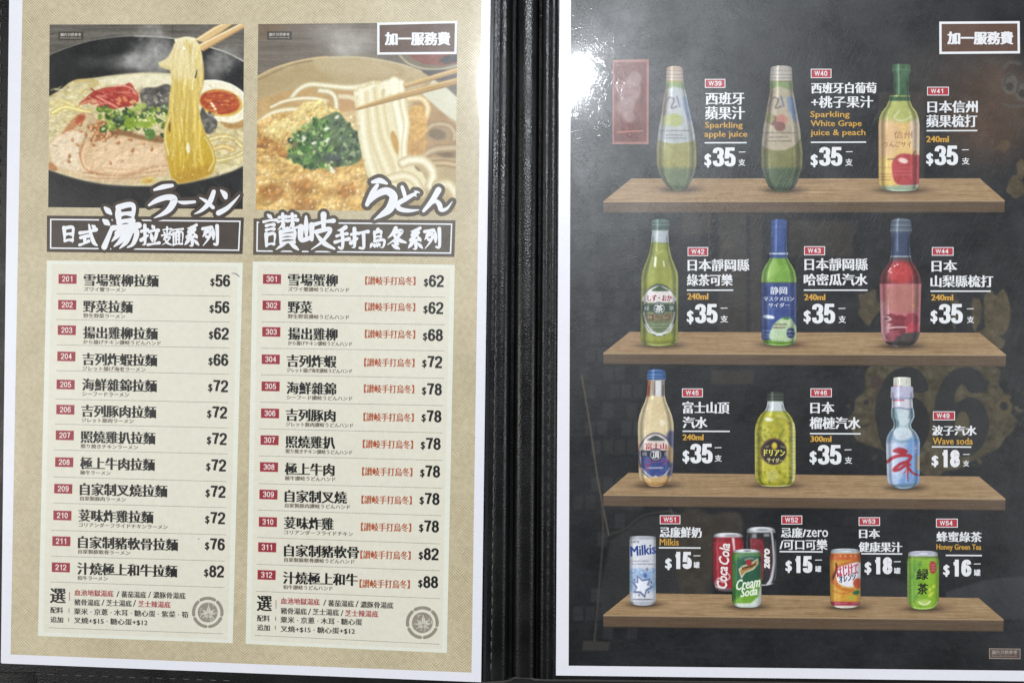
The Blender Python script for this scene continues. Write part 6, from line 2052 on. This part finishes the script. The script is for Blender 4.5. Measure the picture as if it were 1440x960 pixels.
def orange(c):
    c.I[:] = (214, 156, 44)
    c.noise(14, 5, 5, 3)
    c.poly([(1160, 766), (1216, 766), (1216, 777.6), (1160, 777.6)], (206, 208, 210), .6, sm=0)
    c.ell(1188, 774.4, 16, 2.4, (160, 176, 190), 0, 1)
    c.ell(1190, 775, 8, 1.2, (226, 228, 230), 0, .8)
    c.poly([(1164, 778), (1214, 778), (1214, 787), (1164, 788)], (206, 92, 40), 1.2, .95, sm=0, tex=(20, 4, 3))
    for x in (1182, 1189, 1196.6, 1203):
        c.ell(x, 781.4, 1.2, 1.2, (232, 196, 150), 0, .5, .8)
    c.poly([(1164, 790), (1180, 789), (1174, 810), (1164, 820)], (214, 140, 44), 2, .8)
    c.poly([(1168, 814), (1174, 798), (1186, 791), (1211, 786), (1211, 796), (1180, 800), (1176, 814), (1184, 826), (1200, 828), (1196, 831), (1182, 829), (1174, 823)], (206, 104, 40), .8, .95, sm=2)
    c.poly([(1176, 812), (1178, 799), (1190, 794), (1211, 791), (1211, 818), (1204, 824), (1190, 824.6), (1180, 820)], (232, 226, 232), .8, sm=3)
    c.poly([(1174.6, 791), (1177, 793), (1178, 800), (1174, 810), (1171.4, 815), (1171, 810), (1175, 800)], (62, 28, 26), .6)
    c.ell(1206.6, 819.4, 7, 7.2, (206, 80, 42), 0, .8)
    c.ell(1204, 832.6, 5, 3, (36, 110, 74), -.2, .8)
    c.poly([(1191, 840), (1198, 838.4), (1204, 839), (1198, 842)], (206, 208, 60), .8)
    c.stroke([(1194, 840.6), (1201, 839.4)], 1, (96, 140, 40), .5)
    c.stroke([(1171, 830), (1178, 833), (1190, 834), (1200, 829)], 2, (206, 96, 46), .9, .7)
    c.poly([(1164, 845), (1214, 846), (1214, 851), (1164, 851)], (166, 36, 62), .7, .95, sm=0)
    smear(c, [(1175, 847.6, 1192), (1198, 847.8, 1208)], (226, 160, 180), .8)
    c.poly([(1164, 851), (1214, 851), (1214, 857), (1164, 857)], (220, 220, 220), .7, .9, sm=0)


drink('can_picture', [(770.8, 1172, 1205), (773, 1168.6, 1208.6), (777.6, 1168, 1209.4), (783, 1166.8, 1210.4), (846, 1167.4, 1210), (851, 1169, 1208.4), (855, 1176, 1202)], (214, 156, 44), 'orange juice can with white splash label on lowest shelf', orange,
      [('はじけて', 1176.6, 795.6, 1207.4, 811, (196, 56, 84), {'bx': .5, 'by': .2, 'slope': -.12, 'rot': -.06}), ('オレンジ', 1179.6, 808, 1204, 819, (30, 60, 90), {'bx': .4, 'by': .2, 'slope': -.16, 'rot': -.08})], .2, (1, 1.8))


def tea(c):
    c.I[:] = (128, 178, 30)
    c.noise(12, 7, 9, 3)
    c.poly([(1270, 770), (1326, 770), (1326, 781.6), (1270, 781.6)], (206, 206, 214), .6, sm=0)
    c.ell(1298, 777.4, 15, 2.4, (170, 168, 196), 0, 1)
    c.ell(1299, 778, 7, 1.3, (226, 226, 234), 0, .8)
    c.poly([(1272, 781.6), (1324, 781.6), (1324, 784), (1272, 784)], (110, 130, 70), .7, .9, sm=0)
    for y in (786.4, 789.6):
        c.stroke([(1278, y), (1298, y + 1), (1319, y)], 1, (178, 212, 80), .6, .8)
    c.poly([(1279, 792), (1292, 791), (1288, 842), (1279, 840)], (92, 150, 40), 4, .7)
    c.poly([(1302, 800), (1318, 798), (1318, 850), (1304, 850)], (146, 196, 34), 4, .7)
    for (x, y) in ((1283, 810), (1294, 793), (1289, 838), (1287, 800)):
        c.ell(x, y, 2.4, 4, (62, 120, 60), .3, 1.6, .6)
    c.poly([(1307.6, 791), (1315, 790), (1315.4, 804), (1308.4, 804.6)], (182, 44, 50), .7)
    smear(c, [(1309.6, 794, 1314), (1309.6, 798, 1314), (1309.6, 801.6, 1314)], (232, 190, 180), .9, 1.3)
    for (x, y) in ((1308, 829), (1313, 824), (1310.6, 833), (1308, 836)):
        c.ell(x, y, 2.4, 2.8, (214, 226, 70), .4, .8, .9)
    c.ell(1310, 831, 1.2, 1.4, (120, 150, 30), 0, .6, .8)
    c.ell(1300, 846, 8.5, 4, (178, 210, 90), 0, 1.4, .9)
    c.stroke([(1292, 846), (1297, 849.4), (1303, 849), (1308, 845)], 2, (236, 240, 206), 1, .9)
    smear(c, [(1280, 846, 1287)], (120, 100, 40), .7)
    c.stroke([(1277.6, 788), (1277, 846), (1284, 853), (1298, 855), (1312, 853), (1318.6, 846)], 1.3, (206, 230, 150), .6, .85)


drink('can_picture', [(774, 1282, 1314), (776, 1277.4, 1318.4), (781.6, 1277, 1319), (788, 1275.4, 1320.6), (846, 1276, 1320.2), (852, 1279, 1317), (857, 1286, 1310)], (128, 178, 30), 'lime green tea can, rightmost on lowest shelf', tea,
      [('緑', 1288.6, 799, 1306, 815, (26, 36, 22), {'bx': .6, 'by': .3, 'shear': .08}), ('茶', 1290, 819.6, 1305, 835.4, (26, 36, 22), {'bx': .6, 'by': .3, 'shear': .08})], .16, (1, 2))

# ------------------------------------------------------------------ captions beside the drinks
WHITE = ink('white_caption_ink', (232, 233, 235), .02)
GOLD = ink('gold_caption_ink', (206, 158, 62), .03)
TAGRED = ink('red_code_ink', (176, 46, 58), .04)


def caption(code, box, lines, rule, gold, dollar, digits, unit, label):
    """code tag, names, rule, small gold line, price."""
    cap_ = part('drink_caption', drinks, label)
    s = RS(box[1])
    m = MB()
    x0, y0, x1, y1 = box
    m.quad([(x0, y0), (x1, y0), (x1, y1), (x0, y1)], 3, 0, 1, 1)
    m.quad([(x0 + 1, y0 + 1), (x1 - 1, y0 + 1), (x1 - 1, y1 - 1), (x0 + 1, y1 - 1)], 3.5, 1, 1, 1)
    m.code(code, x0 + 5.2, y0 + 2.8, y1 - y0 - 5.8, 4, 0, 0, 0, 4.5)
    m.build('code_tag', [WHITE, TAGRED], cap_, z_right)
    m = MB()
    for (t, a, b, c_, d, kind) in lines:
        if kind == 'm':
            m.ming(t, a, b, c_, d, 4, 0, .64, s) if t.isalpha() else m.text(t, a, b, c_, d, 4, 0, .56, 0, s)
        elif kind == 'g':
            m.text(t, a, b, c_, d, 4, 1, .26, .14, s)
        elif kind == 's':
            m.text(t, a, b, c_, d, 4, 1, .55, .12, s)
        else:
            m.text(t, a, b, c_, d, 4, 0, .2, .1, s)
    m.line(rule[0], rule[1], rule[2], rule[1] + s * (rule[2] - rule[0]), 1.9, 4, 0)
    m.build('drink_name', [WHITE, GOLD], cap_, z_right)
    m = MB()
    m.text('$', *dollar, 4, 0, .7, .5)
    d0, d1, d2, d3, num = digits
    wd = (d2 - d0) / 2
    for k, ch in enumerate(num):
        a, b = d0 + k * wd, d0 + (k + 1) * wd
        m.digit(ch, a + .2, d1, b - (1.2 if ch == '1' else .2), d3, 4.5, 0, 5.6 if ch == '1' else 6.2, 4.6)
    ux, uy, ch, uu = unit
    m.line(ux, uy, ux + 9.6, uy - .2, 1.1, 4, 0)
    m.text(ch, uu[0], uu[1], uu[2], uu[3], 4, 0, .3, .12)
    m.build('price', [WHITE], cap_, z_right)


caption('W39', (991.3, 111.3, 1020, 123.8), [('西班牙', 992, 130, 1047, 147.5, 'm'), ('蘋果汁', 991.3, 150, 1047.5, 168.3, 'm'), ('Sparkling', 991.3, 171.8, 1044.5, 182.6, 'g'), ('apple juice', 990.5, 184.4, 1051, 195.4, 'g')], (991, 201, 1050), None,
        (990.5, 216, 1000.5, 235.8), (1002, 207.5, 1034.6, 234.3, '35'), (1038.8, 214, '支', (1038.3, 223.8, 1048.2, 233.2)), 'sparkling apple juice caption priced 35')
caption('W40', (1140.2, 97.1, 1169.2, 110.1), [('西班牙白葡萄', 1140.7, 116.3, 1232.8, 131.8, 'm'), ('+桃子果汁', 1140.7, 135.3, 1228.2, 152.1, 'm'), ('Sparkling', 1139.4, 156.6, 1194.9, 167.6, 'g'), ('White Grape', 1139.9, 169.4, 1211.7, 180.4, 'g'), ('juice & peach', 1139.9, 182.2, 1217.1, 193.2, 'g')], (1140.2, 200.3, 1218), None,
        (1139.9, 217, 1150.2, 235.4), (1151.6, 206.8, 1184.6, 233.4, '35'), (1189.5, 213.6, '支', (1188.7, 223.3, 1199, 233.3)), 'white grape and peach juice caption priced 35')
caption('W41', (1303.8, 122.3, 1334.4, 134.5), [('日本信州', 1304.1, 142.1, 1375, 158.9, 'm'), ('蘋果梳打', 1302.4, 161.6, 1374.2, 179.2, 'm'), ('240ml', 1302.4, 191.4, 1334.4, 200.3, 's')], (1303, 184, 1374.4), None,
        (1302.4, 215, 1312.6, 233.4), (1314, 204.9, 1347.4, 232.5, '35'), (1352.8, 210.9, '支', (1352.5, 221.7, 1363.4, 231.5)), 'white apple soda caption priced 35 under the brown tag')
caption('W42', (967, 347.5, 995.8, 360), [('日本靜岡縣', 967, 364.3, 1054, 381, 'm'), ('綠茶可樂', 965.8, 385.4, 1030.5, 401.9, 'm'), ('240ml', 966.3, 412.2, 996.2, 421.3, 's')], (965.8, 407.9, 1031), None,
        (965.8, 436.2, 975.6, 455.8), (977.1, 427.3, 1009.2, 454.4, '35'), (1013.4, 433.3, '支', (1013, 443.4, 1023.8, 453.4)), 'green tea cola caption priced 35')
caption('W43', (1130.8, 346.3, 1160.2, 358.8), [('日本靜岡縣', 1131.3, 363.1, 1220.6, 380.3, 'm'), ('哈密瓜汽水', 1130.3, 384.6, 1220.1, 401.4, 'm'), ('240ml', 1130.8, 413.4, 1160.7, 422.2, 's')], (1130.3, 407.9, 1220), None,
        (1130, 436.1, 1140.4, 455.3), (1141.6, 427, 1174.6, 454.8, '35'), (1179.2, 433.7, '支', (1179.2, 443.8, 1189.5, 454)), 'melon soda caption priced 35')
caption('W44', (1310.5, 347.5, 1340.9, 359.5), [('日本', 1310, 365.9, 1345.9, 382.2, 'm'), ('山梨縣梳打', 1308.5, 387, 1396.7, 403.8, 'm'), ('240ml', 1309.3, 413.9, 1340.4, 422.5, 's')], (1308.5, 409.3, 1393.1), None,
        (1308.5, 436, 1318.5, 455), (1320, 427.3, 1354.1, 454.8, '35'), (1359.6, 434.2, '支', (1359.6, 444.5, 1369.9, 454.1)), 'grape soda caption priced 35')
caption('W45', (959.1, 546, 988.4, 558.3), [('富士山頂', 959.8, 564.3, 1025.8, 581.1, 'm'), ('汽水', 959.8, 585.6, 994.9, 601.7, 'm'), ('240ml', 959.8, 610.2, 989.5, 618.7, 's')], (959.8, 606, 1026.3), None,
        (959.8, 632.6, 969.6, 651.6), (970.5, 623.6, 1002.3, 651.2, '35'), (1005, 629.2, '支', (1005, 639.3, 1015, 648.7)), 'mountain cola caption priced 35')
caption('W46', (1139.7, 545.8, 1169.7, 558.1), [('日本', 1139.5, 565, 1173.3, 581.2, 'm'), ('榴槤汽水', 1138.4, 586.1, 1210.3, 602.9, 'm'), ('300ml', 1139.5, 612.5, 1169.3, 621, 's')], (1139, 609.4, 1210.3), None,
        (1138.4, 633.8, 1148.7, 652.8), (1149.8, 625.3, 1183.4, 652.8, '35'), (1187.6, 632.2, '支', (1187.9, 642.1, 1198.4, 651.7)), 'durian soda caption priced 35')
caption('W49', (1312, 578.2, 1342.9, 590.6), [('波子汽水', 1310.4, 598, 1373.6, 611.8, 'm'), ('Wave soda', 1311.5, 614.8, 1368, 624.6, 'g')], (1310.4, 628, 1365.9), None,
        (1309.9, 640, 1319.8, 656.6), (1321.6, 632.2, 1350, 656.6, '18'), (1354.1, 638.7, '支', (1354.1, 647.2, 1363.1, 655.5)), 'wave soda caption priced 18')
caption('W51', (927.9, 724, 956.7, 736.5), [('忌廉鮮奶', 927.5, 740.4, 986.9, 755.2, 'm'), ('Milkis', 927.5, 756.7, 954.6, 766.5, 'g')], (926.5, 769.6, 985.2), None,
        (935.2, 784.4, 944.8, 801), (946.3, 775.4, 972.9, 799.4, '15'), (975.4, 781, '罐', (975.4, 789.4, 983.8, 798.3)), 'milk soda can caption priced 15')
caption('W52', (1098.8, 724.4, 1128.1, 736.9), [('忌廉/', 1098, 741.3, 1133.6, 755.4, 'm'), ('zero', 1134, 744.5, 1164.5, 754.6, 'w'), ('/可口可樂', 1096.3, 757.5, 1163.8, 772.5, 'm')], (1096.3, 775, 1157), None,
        (1104.5, 787.5, 1113.8, 805), (1115, 781.3, 1142.5, 805, '15'), (1146.3, 787, '罐', (1146.3, 795, 1155, 803.8)), 'cola cans caption priced 15')
caption('W53', (1207.5, 726.8, 1237.5, 738.8), [('日本', 1208, 743.3, 1237.5, 756.3, 'm'), ('健康果汁', 1207.5, 761.3, 1268.8, 775.5, 'm')], (1211.3, 778, 1268.8), None,
        (1215.8, 789.5, 1225.5, 807.5), (1227, 783, 1255, 806.8, '18'), (1257, 789.3, '罐', (1257, 797.5, 1266.3, 806.3)), 'juice can caption priced 18')
caption('W54', (1316.3, 728.8, 1346.8, 741.3), [('蜂蜜綠茶', 1316.8, 747, 1380.8, 761.3, 'm'), ('Honey Green Tea', 1316.8, 764.3, 1380, 774.7, 'g')], (1330, 780.3, 1380.8), None,
        (1326.3, 793.3, 1335.5, 810.5), (1337, 786.3, 1366.3, 810, '16'), (1369.5, 792.5, '罐', (1369.5, 800, 1378.8, 809.3)), 'honey green tea caption priced 16')

service_tag([(1320.8, 30.8), (1434, 30.0), (1434.4, 75.4), (1321, 76.4)], (1332, 44.5, 1425, 63), drinks, z_right, 2.4)
m = MB()
m.quad([(1390.8, 911), (1435, 911.5), (1435, 926), (1391, 925.5)], 3, 0, 1, 1)
m.quad([(1391.6, 911.8), (1434.2, 912.3), (1434.2, 925.2), (1391.8, 924.7)], 3.4, 1, 1, 1)
m.text('圖片只供參考', 1395, 913.6, 1430.4, 919.4, 4, 0, .14, .05)
m.text('Pictures for reference only', 1395, 920.8, 1430, 923.2, 4, 0)
m.build('photo_caption', [ink('pale_note_ink', (168, 154, 144)), ink('brown_note_box_ink', (88, 72, 64))], drinks, z_right)

# ------------------------------------------------------------------ the leather folder under both sheets
folder = thing('menu_folder', 'open black leather menu folder with stitched spine under both printed sheets', 'menu folder', 735, 480, 0.0)
LEATHER = leather('black_leather', .003, .42)
LEATHER_S = leather('spine_leather', .003, .34, 800.0)
EDGE = plain('lit_leather_edge', (70, 68, 66), .45)  # light on the leather edge put in as a paler grey
THREAD = plain('dark_thread', (74, 74, 78), .45)
SLEEVE = plain('dark_clear_plastic', (40, 40, 44), .16)
THREAD2 = plain('black_thread', (12, 12, 12), .6)


def loft(name, rows, y0f, y1f, ny, mat, parent, label=None, close=True):
    """rows: (x at photo top, x at photo bottom, z) across; the strip runs along the page height.
    y0f/y1f give the end rows as functions of position across."""
    rows = np.asarray(rows, float)
    n = len(rows)
    V = []
    for j in range(ny + 1):
        t = j / ny
        for i in range(n):
            ya, yb = y0f(i / max(1, n - 1)), y1f(i / max(1, n - 1))
            y = ya + (yb - ya) * t
            x = rows[i, 0] + (rows[i, 1] - rows[i, 0]) * y / 955.0
            V.append(P(x, y, rows[i, 2]))
    F = []
    for j in range(ny):
        for i in range(n - 1):
            a = j * n + i
            F.append((a, a + n, a + n + 1, a + 1))
    if close:                                   # sides down to the underside, so that it is a solid board
        k = len(V)
        top = [np.array(v) for v in V]
        ring = [j * n for j in range(ny + 1)] + [ny * n + i for i in range(1, n)] + [j * n + n - 1 for j in range(ny - 1, -1, -1)] + [i for i in range(n - 2, 0, -1)]
        for r_ in ring:
            V.append(np.array([top[r_][0], top[r_][1], 0.0006]))
        q = len(ring)
        for a in range(q):
            F.append((ring[a], ring[(a + 1) % q], k + (a + 1) % q, k + a)[::-1])
        F.append(tuple(k + a for a in range(q)))
    V = np.array(V) - origin_of(parent)
    me = bpy.data.meshes.new(name)
    me.from_pydata(V.tolist(), [], F)
    me.materials.append(mat)
    me.polygons.foreach_set('use_smooth', [len(f) == 4 for f in F])
    me.update()
    me.set_sharp_from_angle(angle=math.radians(40))
    o = bpy.data.objects.new(name, me)
    COL.objects.link(o)
    o.parent = parent
    if label:
        o['label'] = label
    return o


ZB = 0.0046
TOPY = lambda u: -52.0
# left board, right board: flat leather panels just under the sheets, rounded over at their outer rims
loft('cover_panel', [(-24, -34, .0012), (-23, -33, .0030), (-20, -30, .0043), (-14, -24, ZB), (340, 330, ZB), (688, 677, ZB)], TOPY, lambda u: 968 - 9 * u, 30, LEATHER, folder, 'left cover board')
loft('cover_panel', [(784.6, 781.6, ZB), (1120, 1117, ZB), (1482, 1480, ZB), (1488, 1486, .0043), (1491, 1489, .0030), (1492, 1490, .0012)], TOPY, lambda u: 954.6 + 7.6 * u, 30, LEATHER, folder, 'right cover board')
# padded strips on both sides of the spine, and the spine itself
loft('binding_strip', [(688.2, 677.2, ZB), (690, 679, .0043), (693, 682.5, .0050), (696, 686, .0052), (700.5, 689, .0051), (702.5, 690.5, .0049), (704.5, 692, .0051), (708, 697, .0053), (712, 703, .0053), (715, 707.5, .0050), (718.6, 711, .0040), (721.5, 713.5, .0024), (723, 715, .0010)],
     TOPY, lambda u: 958.6 - 4 * u, 60, LEATHER_S, folder, 'stitched leather strip left of the spine')
loft('spine', [(723.2, 715.2, .0008), (726, 719.5, .0010), (727.5, 721.5, .0022), (729.5, 724, .0036), (733, 728, .0044), (740, 735, .0047), (747, 742, .0047), (753, 747.5, .0043), (756, 750.5, .0034), (757.6, 752.2, .0020), (758.8, 753.6, .0010), (760.6, 756, .0008)],
     TOPY, lambda u: 951.5 + 1.6 * u, 60, LEATHER_S, folder, 'grained leather spine between two deep grooves')
loft('binding_strip', [(760.8, 756.2, .0010), (762, 757.4, .0026), (763.4, 758.8, .0042), (765.4, 761, .0050), (769, 764.5, .0053), (772.5, 767.5, .0052), (774.8, 769.6, .0049), (777, 772, .0052), (780, 775.6, .0053), (782.6, 779, .0050), (784.2, 781, .0046)],
     TOPY, lambda u: 954 + .6 * u, 60, LEATHER_S, folder, 'stitched leather strip right of the spine')


def stitches(name, pts, length, width, z, mat, parent, gap, jitter=.4):
    """A row of thread stitches along a line of (x, y) points: small rounded threads, one mesh."""
    r = random.Random(len(pts) * 13 + int(pts[0][0]))
    p = np.asarray(pts, float)
    seg = np.hypot(*(np.diff(p, axis=0).T))
    cum = np.concatenate([[0], np.cumsum(seg)])
    V, F = [], []
    s = 0.0
    while s + length < cum[-1]:
        ends = []
        for q in (s, s + length):
            ends.append([np.interp(q, cum, p[:, 0]) + r.uniform(-jitter, jitter), np.interp(q, cum, p[:, 1])])
        a, b = np.array(ends)
        d = (b - a) / np.hypot(*(b - a))
        nrm = np.array([-d[1], d[0]])
        k = len(V)
        nl, nr = 6, 6
        for i in range(nl + 1):
            t = i / nl
            c = a + (b - a) * t
            hgt = math.sin(math.pi * t) ** .6
            for j in range(nr):
                an = 2 * math.pi * j / nr
                w = width / 2 * (.35 + .65 * hgt)
                q = c + nrm * w * math.cos(an)
                V.append(P(q[0], q[1], z - .0003 + .00032 * hgt + w * .00031 * math.sin(an)))
        for i in range(nl):
            for j in range(nr):
                F.append((k + i * nr + j, k + i * nr + (j + 1) % nr, k + (i + 1) * nr + (j + 1) % nr, k + (i + 1) * nr + j))
        s += length + gap
    V = np.array(V) - origin_of(parent)
    me = bpy.data.meshes.new(name)
    me.from_pydata(V.tolist(), [], F)
    me.materials.append(mat)
    me.polygons.foreach_set('use_smooth', [True] * len(F))
    me.update()
    o = bpy.data.objects.new(name, me)
    COL.objects.link(o)
    o.parent = parent
    return o


loft('sleeve_edge', [(690.6, 679.4, .0049), (691.2, 680, .0053), (694.6, 683.4, .0053), (695.2, 684, .0049)], TOPY, lambda u: 957, 40, SLEEVE, folder, 'narrow glossy plastic edge beside the noodle sheet', False)
stitches('stitching', [(703, -45), (690.6, 955)], 11, 2.2, .0050, THREAD, folder, 4.5)
stitches('stitching', [(775, -45), (772.8, 250), (770.6, 262), (772, 300), (769.6, 950)], 12, 1.9, .0050, THREAD2, folder, 5)
stitches('stitching', [(2, -45), (-8, 915), (-6, 946), (40, 946.5), (340, 957)], 10, 1.6, ZB + .0001, THREAD, folder, 9)
# the lower rim, coloured grey for the light it catches, and the turned-in corner at the lower left
m_rim = MB()


def rim(name, pts, z, w, mat):
    V, F = [], []
    for i, (x, y) in enumerate(pts):
        V += [P(x, y, z), P(x, y + w * .5, z - .0002), P(x, y + w, z - .0010)]
    for i in range(len(pts) - 1):
        for j in range(2):
            a = i * 3 + j
            F.append((a, a + 1, a + 4, a + 3))
    V = np.array(V) - origin_of(folder)
    me = bpy.data.meshes.new(name)
    me.from_pydata(V.tolist(), [], F)
    me.materials.append(mat)
    me.polygons.foreach_set('use_smooth', [True] * len(F))
    me.update()
    o = bpy.data.objects.new(name, me)
    COL.objects.link(o)
    o.parent = folder
    return o


rim('leather_rim', [(676, 958.4), (690, 957.6), (708, 956.4), (718, 954.6), (722, 951.4), (734, 950.8), (746, 951.4), (752, 953.8), (784, 954.4), (1000, 956.8), (1250, 960), (1485, 962.6)], .0044, 3.0, EDGE)
loft('corner_patch', [(-22, -30, .0046), (-20, -28, .0051), (46, 46, .0051), (49, 49.5, .0050), (50.5, 51, .0047)], lambda u: 945.4, lambda u: 966, 6, LEATHER, folder)

# ------------------------------------------------------------------ the table
me = bpy.data.meshes.new('table_top')
v = [(-1.2, -.7, -.03), (1.2, -.7, -.03), (1.2, .7, -.03), (-1.2, .7, -.03), (-1.2, -.7, 0), (1.2, -.7, 0), (1.2, .7, 0), (-1.2, .7, 0)]
me.from_pydata(v, [], [(3, 2, 1, 0), (4, 5, 6, 7), (0, 1, 5, 4), (1, 2, 6, 5), (2, 3, 7, 6), (3, 0, 4, 7)])
me.materials.append(plain('dark_table_lacquer', (28, 26, 25), .45))
tb = bpy.data.objects.new('table_top', me)
COL.objects.link(tb)
tb['kind'] = 'structure'
tb['label'] = 'dark table top under the open menu folder'
